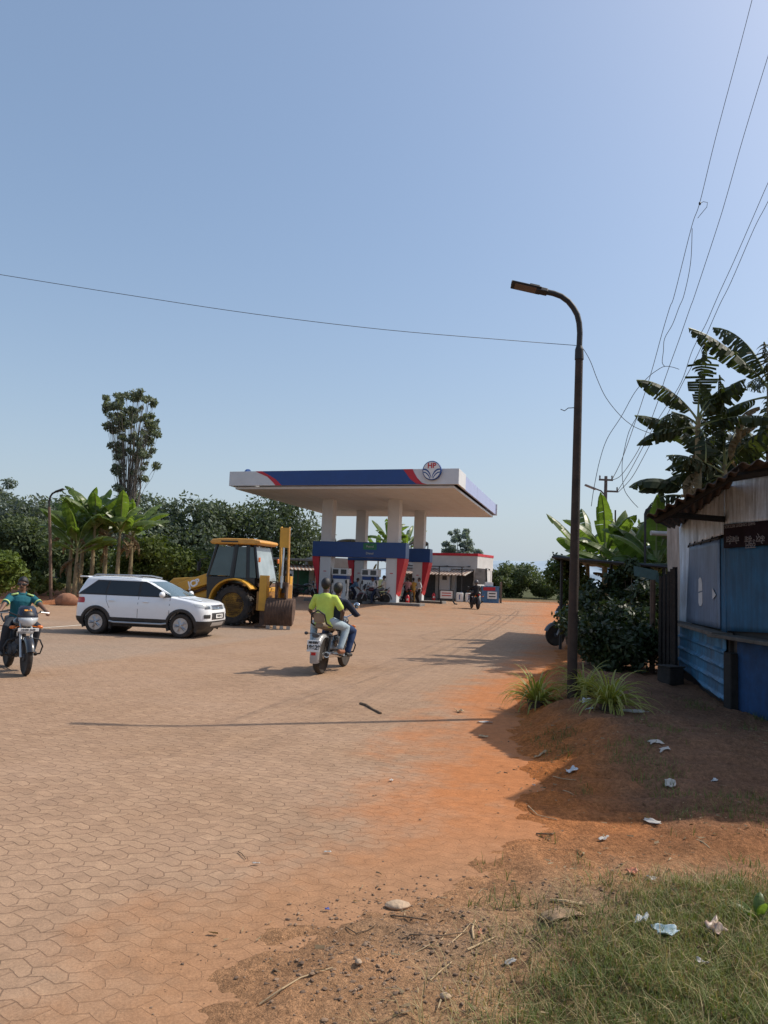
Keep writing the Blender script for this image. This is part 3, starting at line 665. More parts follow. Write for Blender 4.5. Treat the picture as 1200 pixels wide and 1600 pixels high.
for k, (px, Y, h, nl, L, lab, dr) in enumerate([(1080, 19.6, 4.3, 9, 1.8, "tattered dark banana plant at the left end of the tin stall roof", (.8, 2.0)), (1090, 19.0, 6.0, 9, 1.9, "tall tattered banana plant with a drooping leaf rising above the tin roof", (.5, 2.0)), (1132, 19.4, 4.9, 9, 2.5, "torn banana plant with an upright frond in the middle of the tin roof", (.2, 1.0)), (1162, 20.4, 4.6, 10, 2.4, "low leafy banana plant close behind the middle of the tin roof", (.6, 1.6)), (1204, 19.2, 7.0, 11, 2.7, "large torn banana plant at the right edge over the tin roof", (.5, 1.6)), (1112, 20.8, 5.0, 9, 2.0, "shaggy banana plant between the tall drooping one and the upright frond", (.8, 2.2)), (1182, 21.2, 5.6, 9, 2.3, "dark banana plant just left of the largest one at the right edge", (.7, 2.0))]):
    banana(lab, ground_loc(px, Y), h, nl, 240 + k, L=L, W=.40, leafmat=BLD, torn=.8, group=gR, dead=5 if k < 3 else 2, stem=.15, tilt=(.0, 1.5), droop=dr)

# hedge under the lean-to, its shade put into a darker leaf colour
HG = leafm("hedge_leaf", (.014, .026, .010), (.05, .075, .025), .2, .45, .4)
def hedge(label, pts, rad, n, size, seed, mat=HG):
    c = Vector(pts[0]); t = thing("hedge_bush", label, "bush", (c.x, c.y, top1(c.x, c.y)), 0, "shaded bushes under the lean-to"); r = random.Random(seed)
    C = []; Rd = []; mb = MB()
    for p in pts:
        p = Vector(p) - Vector(t.location)
        for k in range(7):
            q = p + Vector((r.uniform(-1, 1), r.uniform(-1, 1), r.uniform(-.6, .8))) * rad * .7
            C.append(tuple(q)); rr = rad * r.uniform(.3, .6); Rd.append((rr, rr, rr)); limb(mb, (p.x * .6, p.y * .6, -.05), q, .02, .006, .05, r, n=4)
    leafcloud("crown", C, Rd, n, size, mat, t, seed, shell=.2, aspect=.5); mb.build("trunk", BARK, t); return t
def hp(px, py, Y): return tuple(P(px, py, Y))
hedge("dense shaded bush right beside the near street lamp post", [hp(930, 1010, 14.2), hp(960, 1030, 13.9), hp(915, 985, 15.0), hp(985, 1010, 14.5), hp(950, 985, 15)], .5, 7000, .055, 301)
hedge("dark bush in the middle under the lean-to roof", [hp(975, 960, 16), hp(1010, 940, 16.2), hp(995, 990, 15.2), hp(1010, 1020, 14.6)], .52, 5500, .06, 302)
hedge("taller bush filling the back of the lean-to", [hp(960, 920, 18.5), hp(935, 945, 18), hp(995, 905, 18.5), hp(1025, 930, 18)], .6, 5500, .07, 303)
hedge("leafy sunlit bush behind the left lean-to post", [hp(893, 905, 23), hp(905, 930, 22), hp(885, 895, 23), hp(900, 950, 22)], .6, 4000, .08, 304, leafm("hedge_leaf_lit", (.035, .06, .012), (.11, .15, .04), .3, .5))  # lighter, sunlit copy of the hedge leaf colour
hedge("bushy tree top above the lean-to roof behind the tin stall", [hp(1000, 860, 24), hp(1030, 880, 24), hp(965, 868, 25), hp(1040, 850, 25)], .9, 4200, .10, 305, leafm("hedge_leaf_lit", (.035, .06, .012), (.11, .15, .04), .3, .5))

# ---------------------------------------------------------------- spider plants
def spidermat():
    m = leafm("spider_blade", (.15, .18, .03), (.28, .30, .05), .35, .45, .5)
    N = m.node_tree.nodes; L = m.node_tree.links
    a = N.new("ShaderNodeVertexColor"); a.layer_name = "Col"; mx = N.new("ShaderNodeMix"); mx.data_type = 'RGBA'; mx.inputs["B"].default_value = (.56, .52, .18, 1)
    b = N["Principled BSDF"]; src = b.inputs["Base Color"].links[0].from_socket
    L.new(src, mx.inputs["A"]); s = N.new("ShaderNodeSeparateColor"); L.new(a.outputs[0], s.inputs[0]); L.new(s.outputs[0], mx.inputs["Factor"]); L.new(mx.outputs["Result"], b.inputs["Base Color"])
    return m
SPM = spidermat(); POT = pm("dark_pot", (.045, .035, .03), .8, var=.4, scale=9, dirt=.5)
def spider(label, loc, s, n, seed):
    t = thing("spider_plant", label, "potted plant", (loc[0], loc[1], loc[2] - .05), 0, "spider plants around the street lamp"); r = random.Random(seed)
    mb = MB(); mb.lathe([(.09, -.04), (.10, .0), (.12, .12), (.13, .13), (.13, .15), (.115, .15), (.1, .12), (.02, .12)], n=20); mb.build("pot", POT, t)
    V = []; F = []; Cc = []
    for i in range(n):
        az = r.uniform(0, 6.28); L = s * r.uniform(.55, 1.1); el = r.uniform(.25, 1.5); dr = r.uniform(1.2, 3.0); w = .0125 * r.uniform(.7, 1.2)
        p = Vector((math.cos(az) * .05, math.sin(az) * .05, .11)); d2 = Vector((math.cos(az), math.sin(az), 0)); sd_ = Vector((-d2.y, d2.x, 0)); m = 9
        for k in range(m + 1):
            t_ = k / m; ww = w * (1 - t_ ** 2.5) + .001; o = len(V)
            lift = Vector((0, 0, ww * .5))
            V += [p - sd_ * ww + lift, p - sd_ * ww * .35, p + sd_ * ww * .35, p + sd_ * ww + lift]; Cc += [(1, 0, 0), (.1, 0, 0), (.1, 0, 0), (1, 0, 0)]
            if k: F += [(o - 4 + q, o - 3 + q, o + 1 + q, o + q) for q in range(3)]
            p = p + (d2 * math.cos(el) + Vector((0, 0, math.sin(el)))) * L / m; el -= dr * (.4 + 1.2 * t_) / m
            if p.z < .01: p.z = .01
    npmesh("leaves", [tuple(v) for v in V], F, SPM, t, cols=np.array(Cc), smooth=True); return t
def onp(px, py): return tuple(on(px, py))
spider("striped spider plant in a pot left of the near street lamp", onp(838, 1106), .60, 120, 401)
spider("striped spider plant half hidden behind the near street lamp", onp(912, 1090), .56, 110, 402)
spider("striped spider plant in a dark pot right of the near street lamp", onp(952, 1111), .62, 140, 403)
for k, (px, py, lab) in enumerate([(1183, 1440, "broad leaved green weed in the grass at the right edge"), ]):
    p = on(px, py); t = thing("weed", lab, "plant", p); V = []; F = []; r = random.Random(k)
    for i in range(7): banana_leaf(V, F, (0, 0, 0), i * .95, r.uniform(.7, 1.4), .16, .03, 1., r, 0)
    npmesh("leaves", [tuple(v) for v in V], F, BL, t)
# ================================================================== FUEL STATION
Z3 = Vector((0, 0, 1))
WHT = pm("white_cladding", (.62, .63, .64), .55, var=.06, scale=1.2, dirt=.25, dirtcol=(.42, .37, .32))
SOF = pm("soffit_white", (.58, .61, .65), .6, var=.06, scale=1.5)
BLU = pm("panel_blue", hexc('#14407f'), .4, var=.12, scale=1)
RED = pm("panel_red", hexc('#b8202f'), .45, var=.12, scale=2)
LBL = pm("faded_blue_panel", (.34, .39, .60), .45, var=.06, scale=1)
BLK = pm("black_paint", (.018, .018, .02), .5, var=.4)
DGR = pm("dark_grey", (.06, .06, .065), .6, var=.3)
CHR = pm("chrome", (.72, .72, .74), .18, 1., var=.1)
WPL = pm("white_plate", (.75, .75, .73), .5, var=.08, dirt=.2)
REDT = pm("red_ink", (.5, .03, .03), .5); BLKT = pm("black_ink", (.015, .015, .015), .5); WHTT = pm("white_ink", (.8, .8, .8), .5); GRN_ = pm("panel_green", (.02, .16, .07), .5)
NL = Vector((-8.2, 42.7, 0)); EU = Vector((11.88, -4.4, 0)).normalized(); EV = Vector((4.28, 16.2, 0)).normalized(); CW, CD = 12.35, 16.6
NF = EU.cross(Z3)                                # towards the camera
def on_plane(px, py, O, nrm):
    d = ray(px, py); t = (O - CAM).dot(nrm) / d.dot(nrm); return CAM + d * t
GZS = .25
cn = thing("station_canopy", "wide flat fuel station canopy on four white columns with blue and red trim", "canopy", (NL.x, NL.y, GZS))
T0 = Vector((NL.x, NL.y, GZS))
def W(u, v, z): return NL + EU * u + EV * v + Z3 * z - T0
def slab(mb, u0, u1, v0, v1, z0, z1):
    mb.add([W(u0, v0, z0), W(u1, v0, z0), W(u1, v1, z0), W(u0, v1, z0), W(u0, v0, z1), W(u1, v0, z1), W(u1, v1, z1), W(u0, v1, z1)], [(3, 2, 1, 0), (4, 5, 6, 7), (0, 1, 5, 4), (1, 2, 6, 5), (2, 3, 7, 6), (3, 0, 4, 7)]); return mb
mb = MB(); slab(mb, 0, CW, 0, CD, 6.42, 6.56); mb.build("soffit", SOF, cn, smooth=0)
mb = MB()
for k in range(1, 14): slab(mb, CW * k / 14 - .006, CW * k / 14 + .006, .1, CD - .1, 6.412, 6.4195)
mb.build("soffit_seams", pm('seam_grey', (.55, .53, .51), .7), cn, smooth=0)
mb = MB(); slab(mb, -.12, CW + .12, -.12, 0, 6.40, 6.54); slab(mb, -.12, CW + .12, CD, CD + .12, 6.40, 6.54); slab(mb, -.12, 0, .001, CD - .001, 6.40, 6.54); slab(mb, CW, CW + .12, .001, CD - .001, 6.40, 6.54); mb.build("soffit_trim", WHT, cn, smooth=0, bevel=.02)
mb = MB(); slab(mb, -.4, CW + .4, -.4, -.28, 6.56, 7.36); slab(mb, -.4, CW + .4, CD + .28, CD + .4, 6.56, 7.36); slab(mb, -.4, -.28, -.279, CD + .279, 6.56, 7.36); slab(mb, CW + .28, CW + .4, -.279, 1.9, 6.56, 7.36)
mb.build("fascia", WHT, cn, smooth=0, bevel=.015)
mb = MB(); slab(mb, CW + .20, CW + .30, 1.9, CD + .2, 6.62, 7.36); mb.build("side_fascia", LBL, cn, smooth=0)
mb = MB(); slab(mb, CW + .296, CW + .303, 7.0, 7.02, 6.62, 7.36); mb.build('side_fascia_joint', DGR, cn, smooth=0)
mb = MB(); slab(mb, -.2, CW + .2, -.2, CD + .2, 7.0, 7.06); mb.build("roof_deck", DGR, cn, smooth=0)
# graphics on the front fascia: outlines traced in the plane of the fascia
FO = NL + EU * -.4 + EV * -.4
def fpl(pts, mat, name, off):
    poly = []
    for px, py in pts:
        q = on_plane(px, py, FO, NF); poly.append(((q - FO).dot(EU), min(7.355, max(6.565, q.z))))
    mb = MB(); mb.prism(poly, FO - T0 + NF * off, EU, Z3, .006); return mb.build(name, mat, cn, smooth=0)
blue = [(403, 730), (640, 730), (634, 738), (641, 748), (650, 755), (660.7, 760.7), (675, 761.2), (675, 770), (440, 770), (432, 754), (420, 744)]
fpl(blue, BLU, "fascia_blue_band", .004)
fpl([(400, 730), (403.5, 738.5), (418, 745), (427, 754), (430, 770), (442, 770), (440, 759), (431, 749), (418, 741), (410, 730)], RED, "fascia_red_swoosh", .012)
fpl([(630, 730), (634, 738.5), (640.6, 748), (650, 755.5), (660.7, 760.7), (664, 763), (675, 761.5), (667.5, 759), (659.5, 754.6), (652, 746.6), (647.3, 738.7), (645, 730)], RED, "fascia_red_swoosh", .012)
def emblem(c, nrm, rad, name, label=None, parent=None, off=.0):
    x = Z3.cross(nrm).normalized(); e = MB(); o = Vector(c)
    e.lathe([(rad * .97, 0), (rad, .02), (rad, .13), (rad * .97, .15)], (o, nrm), 40); d = e.build(name, BLU, parent)
    f = MB(); f.lathe([(rad * .90, .15), (rad * .90, .158)], (o, nrm), 40); f.build("emblem_face", WPL, d)
    f = o + nrm * .159
    for sg in (-1, 1):
        m1 = MB()
        up = [(-.90, .20), (-.72, .20), (-.52, .12), (-.32, -.06), (-.16, -.30), (-.05, -.62)]; lo = [(-.05, -.80), (-.19, -.48), (-.36, -.22), (-.56, -.04), (-.74, .04), (-.92, .04)]
        m1.prism([(sg * a * rad * .97, b * rad * .97) for a, b in up + lo], f, x, Z3, .004)
        up = [(-.90, -.12), (-.66, -.16), (-.44, -.32), (-.26, -.54), (-.12, -.84)]; lo = [(-.18, -.88), (-.32, -.64), (-.48, -.44), (-.68, -.28), (-.88, -.25)]
        m1.prism([(sg * a * rad * .97, b * rad * .97) for a, b in up + lo], f, x, Z3, .004)
        m1.build("emblem_petal", BLU, d, smooth=0)
    t_ = text(d, "emblem_letters", "HP", rad * .74, REDT, frame_m(o + nrm * .163 + Z3 * rad * .48, x, Z3), bold=rad * .022)
    return d
ec = on_plane(676, 735.8, FO, NF)
emblem(ec - T0 + NF * .02, NF, .49, "round_emblem", parent=cn)
SL = Vector((-EV.y, EV.x, 0)); emblem(Vector(W(-.42, 2.2, 7.42)), SL, .46, "round_emblem", parent=cn)
# columns and portal frames
FRc = Vector((.66, 45.2, 0)); cols = {'FR': FRc, 'FL': FRc - EU * 4.25, 'RR': FRc + EV * 7.2, 'RL': FRc + EV * 7.2 - EU * 4.25}
def obox(mb, c, su, sv, z0, z1, taper=0):
    c = Vector(c) - T0
    p = [c + EU * a * su / 2 + EV * b * sv / 2 for a, b in ((-1, -1), (1, -1), (1, 1), (-1, 1))]
    mb.add([q + Z3 * z0 for q in p] + [q + Z3 * z1 for q in p], [(3, 2, 1, 0), (4, 5, 6, 7), (0, 1, 5, 4), (1, 2, 6, 5), (2, 3, 7, 6), (3, 0, 4, 7)])
for k, c in cols.items():
    mb = MB(); obox(mb, c, .72, .72, .25, 6.44); co = mb.build("column", WHT, cn, smooth=0, bevel=.02)
    mb = MB(); mb.prism([(-.09, 0), (.09, 0), (.09, .045), (-.09, .045)], Vector(c) - T0 - EV * .372 + Z3 * 2.05, EU, Z3, .004); mb.build("column_label", RED, co, smooth=0)
    mb = MB(); sg = 1 if k[1] == 'R' else -1
    pts = [(0, .75), (.05, .95), (.16, 1.5), (.30, 2.1), (.44, 2.7), (.47, 2.95), (0, 2.95)]
    if sg < 0: pts = [(-a, b) for a, b in pts]
    mb.prism(pts, Vector(c) - T0 + EU * sg * .362 - EV * .0, EU, Z3, (-.40, .40)); mb.build("column_wing", RED, cn, smooth=0, bevel=.012)
for row in ('F', 'R'):
    a = cols[row + 'L']; b = cols[row + 'R']; c = (a + b) / 2
    mb = MB(); obox(mb, c, 4.25 + .72 + .98, .92, 2.951, 3.86); bm_ = mb.build("portal_beam", BLU, cn, smooth=0, bevel=.02)
    o = c - T0 - EV * .466 + EU * .75
    mb = MB(); mb.prism([(-.42, 3.42), (.42, 3.42), (.42, 3.80), (-.42, 3.80)], o, EU, Z3, .004); mb.build("price_panel", GRN_, bm_, smooth=0)
    text(bm_, "beam_lettering", "Petrol", .19, pm("beam_ink", (.45, .47, .45), .6), frame_m(o + Z3 * 3.60 + NF * .012, EU, Z3))
    text(bm_, "beam_lettering", "Diesel", .19, pm("beam_ink", (.45, .47, .45), .6), frame_m(o + Z3 * 3.20 + NF * .012, EU, Z3))
    isl = MB(); obox(isl, c + EU * .35, 7.3, 1.5, .1, .40)
    it = isl.build("pump_island", pm("concrete_island", (.16, .15, .14), .9, var=.25, scale=3, bump=.3), None, smooth=0, bevel=.04); it.location = T0
    tag(it, ["low dark concrete island under the front pair of columns", "low dark concrete island under the rear pair of columns"][row == 'R'], "island")
# fuel dispensers
def pump(c, label):
    t = thing("fuel_dispenser", label, "fuel pump", (c.x, c.y, .40), math.atan2(EU.y, EU.x), "fuel dispensers on the islands")
    mb = MB(); mb.box((0, 0, .62), (.82, .5, 1.24)); mb.build("cabinet", WPL, t, smooth=0, bevel=.03)
    mb = MB(); mb.box((0, 0, 1.34), (.9, .56, .20)); mb.build("neck", BLU, t, smooth=0, bevel=.02)
    mb = MB(); mb.box((0, 0, 1.66), (1.1, .5, .44)); h = mb.build("head", WPL, t, smooth=0, bevel=.03)
    for x in (-.28, .24):
        mb = MB(); mb.box((x, -.252, 1.67), (.36, .012, .28)); mb.build("display", glassm("pump_display", (.02, .025, .03), .2), h, smooth=0)
    for x in (-.44, .44):
        mb = MB(); mb.tube([(x, -.2, 1.2), (x * 1.18, -.32, .95), (x * 1.2, -.34, .5), (x * 1.05, -.28, .25), (x, -.22, .5)], .02, 6); mb.build("hose", BLK, t)
        mb = MB(); mb.box((x * .98, -.27, 1.08), (.06, .12, .2), (.3, 0, 0)); mb.build("nozzle", BLK, t, bevel=.01)
    mb = MB(); mb.box((0, -.253, .7), (.5, .008, .55)); mb.build("front_panel", pm("pump_panel", (.42, .43, .45), .5), t, smooth=0)
    return t
F_ = (cols['FL'] + cols['FR']) / 2; R_ = (cols['RL'] + cols['RR']) / 2
pump(F_ + EU * .75, "white fuel dispenser with two dark displays left of the right front column")
pump(F_ - EU * 1.15, "white fuel dispenser beside the left front column, behind the man in yellow")
pump(R_ + EU * .4, "white fuel dispenser on the rear island between the rear columns")

def simplebox(name, mat, parent, c, d, rz=0, bevel=.01, label=None):
    mb = MB(); mb.box((0, 0, 0), d); return mb.build(name, mat, parent, smooth=0, bevel=bevel, loc=c, rot=(0, 0, rz), label=label)
# ---- flat roofed shop on the right
SA = P(628, 900, 62.5); SB = P(745.5, 900, 59.5); SC = P(769, 900, 70)
sdir = (SB - SA); sdir.z = 0; sl_ = sdir.length; sdir.normalize(); rz = math.atan2(sdir.y, sdir.x)
shop = thing("station_shop", "flat roofed white station shop with red stripe and striped awning", "shop", (SA.x, SA.y, .25), rz)
ddep = 3.6; topz = 3.72; SW = pm("shop_white_wall", (.55, .55, .54), .85, var=.1, scale=1.5, dirt=.35, dirtcol=(.35, .3, .25)); IN = pm("dark_interior", (.03, .033, .035), .9)
LT = sl_
simplebox("parapet", SW, shop, (LT / 2, ddep / 2, 3.0), (LT, ddep, 1.05))
simplebox("red_stripe", RED, shop, (LT / 2, ddep / 2, 3.62), (LT + .06, ddep + .06, .20), bevel=.01)
mb = MB()
for x in (0.15, 3.1, LT - 2.0, LT - .15): mb.box((x, .3, 1.24), (.3, .5, 2.48))
mb.box((LT / 2, 3.3, 1.24), (LT, .2, 2.48)); mb.box((LT - .15, 1.87, 1.24), (.25, 2.6, 2.48)); mb.box((.15, 1.87, 1.24), (.25, 2.6, 2.48)); mb.build("wall", SW, shop, smooth=0)
simplebox("pillar", WHT, shop, (LT - 2.55, -.35, 1.25), (.85, .3, 2.5)); simplebox("notice_board", DGR, shop, (LT - 2.5, -.51, 1.75), (.38, .02, .32))
simplebox("shutter", pm("shutter_dark", (.045, .05, .055), .6, var=.3), shop, (LT - 3.8, .45, 1.2), (1.5, .06, 2.4)); simplebox("shutter", pm("shutter_dark", (.045, .05, .055), .6), shop, (LT - 1.05, .45, 1.2), (1.8, .06, 2.4))  # dark sheets stand in for the shade inside the shop openings
simplebox("plinth", pm("concrete_island", (.16, .15, .14)), shop, (LT / 2, -.2, .08), (LT + .4, 1.6, .16))
def awning(parent, x0, x1, y0, y1, z0, z1, name="awning", per=.28, m1=None):
    m = pm("awning_brown", (.24, .15, .11), .85, var=.3, scale=4); m2 = pm("awning_cream", (.52, .46, .40), .85, var=.2, scale=4)
    n = int((x1 - x0) / (per / 2)); a = MB(); b = MB()
    for i in range(n):
        xa = x0 + (x1 - x0) * i / n; xb = x0 + (x1 - x0) * (i + 1) / n; k = a if i % 2 else b; h = .025 if i % 2 else 0
        k.add([(xa, y0, z0 + h), (xb, y0, z0 + h), (xb, y1, z1 + h), (xa, y1, z1 + h), (xa, y0, z0 + h - .05), (xb, y0, z0 + h - .05), (xb, y1, z1 + h - .05), (xa, y1, z1 + h - .05)], [(0, 1, 2, 3), (7, 6, 5, 4), (0, 4, 5, 1), (1, 5, 6, 2), (2, 6, 7, 3), (3, 7, 4, 0)])
    o = a.build(name, m, parent, smooth=0); b.build("awning_stripes", m2, o, smooth=0); return o
awning(shop, -.2, LT - .35, -1.7, .05, 2.0, 2.42)
mb = MB(); mb.tube([(-.2, -1.65, 2.62), (LT - .4, -1.65, 2.62)], .04, 6); 
for x in (.6, 2.4, 4.0, LT - .6): mb.tube([(x, -1.68, 0), (x, -1.68, 2.62), (x, 0, 2.7)], .045, 6)
mb.build("awning_frame", BLK, shop)
mb = MB(); mb.prism([(0, 0), (1.1, 0), (1.1, 1.2), (.25, 1.25)], (LT - .3, -.06, 1.35), (1, 0, 0), (0, 0, 1), .05); mb.build("side_sheet", pm("weathered_sheet", (.30, .29, .27), .8, var=.35, scale=2), shop, smooth=0)
mb = MB(); mb.tube([(LT + .95, -.2, 0), (LT + .8, -.2, 2.6), (LT + 1.1, -.2, 2.5)], .06, 6); mb.build("side_post", BLK, shop)
# ---- long white building behind the left portal and a roof with tarpaulin bay
LA = P(440, 900, 60); LB = P(573, 900, 62); d_ = LB - LA; d_.z = 0; ll = d_.length; rz2 = math.atan2(d_.y, d_.x)
off = thing("station_office", "low grey walled station office with white notice panels behind the left portal", "office", (LA.x, LA.y, .25), rz2)
xo = ll * .38
simplebox("parapet", pm("grey_render", (.33, .33, .32), .9, var=.2, scale=1.2, dirt=.4), off, ((xo + ll) / 2, 2, 2.62), (ll - xo, 4, .78)); simplebox("wall", SW, off, ((xo + ll) / 2, 2.1, 1.12), (ll - xo, 3.7, 2.23))
for i, x in enumerate((xo + .75, xo + 2.15, xo + 3.5)):
    f = simplebox("panel_frame", BLU, off, (x, .21, 1.35), (1.15, .06, 1.75)); simplebox("notice_panel", WPL, f, (0, -.04, 0), (1.0, .03, 1.6))
    mb = MB()
    for q in range(5): mb.box((rng.uniform(-.3, .3), -.058, .6 - q * .28), (rng.uniform(.25, .5), .006, .12))
    mb.build("notices", DGR, f, smooth=0)
bay = thing("tarpaulin_bay", "open parking bay with grey roof, striped awning and green tarpaulin left of the columns", "shed", (LA.x, LA.y, .25), rz2)
simplebox("roof", pm("bay_roof", (.16, .18, .19), .8, var=.3), bay, (xo / 2 - .7, 1.2, 2.75), (xo + 3.0, 3.4, .16)); awning(bay, .3, xo - .1, -.9, .2, 1.95, 2.35)
simplebox("tarpaulin", pm("green_tarpaulin", (.012, .11, .075), .6, var=.35, scale=2), bay, (xo / 2 + .1, 1.5, 1.05), (xo - .5, .06, 1.9))
mb = MB()
for x in (.1, xo * .5, xo): mb.tube([(x, .1, 0), (x, .1, 2.7)], .05, 6)
mb.build("posts", BLK, bay)
pc = P(451, 900, 52); sgn = thing("pillar_sign", "white pillar sign board left of the bay, right of the backhoe boom", "sign", (pc.x, pc.y, .25))
simplebox("board", WPL, sgn, (0, 0, .9), (.62, .14, 1.8)); simplebox("sign_band", RED, sgn, (0, -.078, 1.1), (.6, .01, .05)); simplebox("sign_window", DGR, sgn, (.02, -.078, 1.45), (.42, .01, .3)); simplebox("sign_swirl", DGR, sgn, (.02, -.078, .5), (.34, .01, .5), 0)
# arched roofs behind
for k, (pa, pb, pt, Y, lab) in enumerate([(521, 570, 843.5, 72, "shallow arched roof peeping above the left portal beam"), (640, 668, 846, 70, "dark ribbed arched roof behind the right rear column")]):
    a = P(pa, 900, Y); b = P(pb, 900, Y); tz = P((pa + pb) / 2, pt, Y).z; t = thing("arched_shed", lab, "shed", (a.x, a.y, gz(0, Y))); wd = b.x - a.x; z0 = tz - gz(0, Y) - wd * .16
    arc = [(wd / 2 - wd / 2 * math.cos(math.pi * i / 12), 0, z0 + wd * .16 * math.sin(math.pi * i / 12)) for i in range(13)]
    mb = MB(); mb.rings([[Vector(p) + Vector((0, dy, dz)) for dy, dz in ((0, 0), (5, 0), (5, .1), (0, .1))] for p in arc]); mb.build("roof", pm("arch_sheet", (.20, .20, .19), .8, var=.3, scale=2), t)
    mb = MB()
    for x in (0.05, wd * .5, wd - .05): mb.tube([(x, .1, -.1), (x, .1, z0 + (.1 if x < wd * .4 or x > wd * .6 else wd * .155))], .06, 6)
    mb.tube([(0, .1, z0), (wd, .1, z0)], .05, 6); mb.build("frame", DGR, t)
# small forecourt things
def extinguisher(loc, label):
    t = thing("fire_extinguisher", label, "fire extinguisher", loc, 0, "red fire extinguishers")
    mb = MB(); mb.lathe([(.11, 0), (.12, .03), (.12, .42), (.09, .50), (.04, .54), (.04, .57)], n=18); mb.build("cylinder", pm("extinguisher_red", (.55, .02, .03), .35, var=.1), t)
    mb = MB(); mb.box((0, 0, .60), (.05, .05, .07)); mb.tube([(.02, 0, .60), (.14, 0, .56), (.15, 0, .3)], .018, 6); mb.tube([(0, 0, .62), (-.12, 0, .66)], .012, 6); mb.build("valve", BLK, t)
    simplebox("label", WPL, t, (0, -.119, .26), (.12, .012, .14))
e1 = G(636.5, 943.5, .25); extinguisher((e1.x, e1.y, .26), "red fire extinguisher right of the right front column")
e2 = G(677.5, 938.5, .25); extinguisher((e2.x, e2.y, .26), "red fire extinguisher right of the right rear column")
b_ = G(697, 944, .25); t = thing("barrier_sign", "small white sign board in a black frame on tilted legs on the forecourt", "sign stand", (b_.x, b_.y, .25))
mb = MB(); mb.box((0, 0, .62), (.92, .05, .62)); mb.build("frame", BLK, t, smooth=0, bevel=.01)
f = simplebox("board", WPL, t, (0, -.03, .62), (.80, .02, .5)); mb = MB()
for z in (.1, -.06): mb.box((0, -.0125, z), (.62, .004, .06))
mb.build("lettering", REDT, f, smooth=0)
mb = MB(); mb.tube([(-.35, 0, .35), (-.35, 0, 0)], .05, 6); mb.tube([(.36, 0, .35), (.56, -.05, .04), (.72, -.1, .02)], .05, 6); mb.build("legs", BLK, t)
for k, px in enumerate((719, 733.5)):
    b_ = P(px, 900, 57.8); t = thing("jerry_can", ["left one of two white cans in front of the shop shutter", "right one of two white cans in front of the shop shutter"][k], "can", (b_.x, b_.y, .25)); mb = MB(); mb.box((0, 0, .34), (.52, .4, .68)); mb.build("body", WPL, t, bevel=.05)
    mb = MB(); mb.cyl((.12, 0, .67), (.12, 0, .75), .05); mb.build("cap", BLU, t); simplebox("can_label", BLU, t, (-.02, -.203, .36), (.07, .004, .35))
b_ = P(766, 900, 58.5); t = thing("blue_stall", "blue stall with a white notice at the right end of the shop", "stall", (b_.x, b_.y, .25))
simplebox("body", pm("stall_blue", (.06, .15, .28), .6, var=.3), t, (0, 0, .62), (1.3, .8, 1.25)); simplebox("top_panel", RED, t, (-.1, -.41, 1.05), (.9, .03, .25)); f = simplebox("notice", WPL, t, (.12, -.43, .58), (.72, .03, .55))
mb = MB()
for z in (.12, -.1): mb.box((0, -.018, z), (.5, .004, .08))
mb.build("lettering", BLKT, f, smooth=0); simplebox("clutter", WPL, t, (-.1, 0, 1.4), (.6, .4, .3)); simplebox("side_post", pm("brown_post", (.14, .09, .06)), t, (.85, .1, .8), (.14, .2, 1.6))
# ================================================================== STREET FURNITURE
RUST = pm("rusty_pole", (.04, .027, .02), .75, .2, var=.45, scale=6, bump=.25, bscale=60, dirt=.35, dirtcol=(.10, .05, .03))
IRON = pm("dark_iron", (.03, .028, .028), .6, .3, var=.3)
LB_ = on(894, 1092); LY = LB_.y
lamp = thing("street_lamp", "tall dark rusty street lamp with curved arm among the spider plants", "street lamp", LB_)
def lp(px, py, dy=0): return P(px, py, LY + dy) - LB_
mb = MB(); mb.tube([(0, 0, -.2), lp(894.5, 1000), lp(900, 760), lp(905, 556)], [.067, .065, .057, .052], 18); mb.build("pole", RUST, lamp)
mb = MB(); mb.cyl(lp(905, 562), lp(905, 546), .061, .056, 18); mb.cyl(lp(905, 546), lp(905, 541), .056, .042, 18); mb.build("collar", IRON, lamp)
mb = MB(); mb.tube([lp(*q) for q in ((905, 546), (906, 520), (905, 505), (902, 492), (896, 481), (888, 471), (877, 463), (865, 458.5), (853, 456))], .039, 14); mb.build("arm", IRON, lamp)
hd0 = lp(852, 456); hd1 = lp(798.5, 444); ax = (hd1 - hd0).normalized(); ay = Vector((-.12, -1, .55)); ay = (ay - ax * ay.dot(ax)).normalized(); az = ax.cross(ay)
if az.z < 0: az = -az
M3 = Matrix((ax, ay, az)).transposed()
mb = MB(); L_ = (hd1 - hd0).length; mb.box(hd0 + ax * (L_ * .56), (L_ * .86, .14, .026), M3); mb.box(hd0 + ax * .05, (.16, .09, .07), M3); hd = mb.build("lamp_head", IRON, lamp, bevel=.012)
mb = MB(); mb.box(hd0 + ax * (L_ * .58) - az * .020, (L_ * .62, .105, .006), M3); mb.build("lens", pm("lamp_lens", (.10, .075, .065), .3), hd, smooth=0)
mb = MB(); mb.box(hd0 + ax * (L_ * .33) + az * .034, (.14, .10, .04), M3); mb.box(hd0 + ax * (L_ * .985) + az * .03, (.012, .05, .07), M3); mb.build("heat_sink", IRON, hd, bevel=.01)
mb = MB(); q = lp(898, 637); mb.tube([q, q + Vector((-.10, -.05, -.02)), q + Vector((-.15, -.05, -.06)), q + Vector((-.19, 0, -.03))], .006, 5); mb.build("loose_tie", IRON, lamp)
b_ = on(81, 934); lam2 = thing("street_lamp", "thin rusty street lamp with a hooked arm beside the left banana clump", "street lamp", (b_.x, 35.0, top1(b_.x, 35.))); o_ = Vector(lam2.location)
def l2(px, py): return P(px, py, 35.) - o_
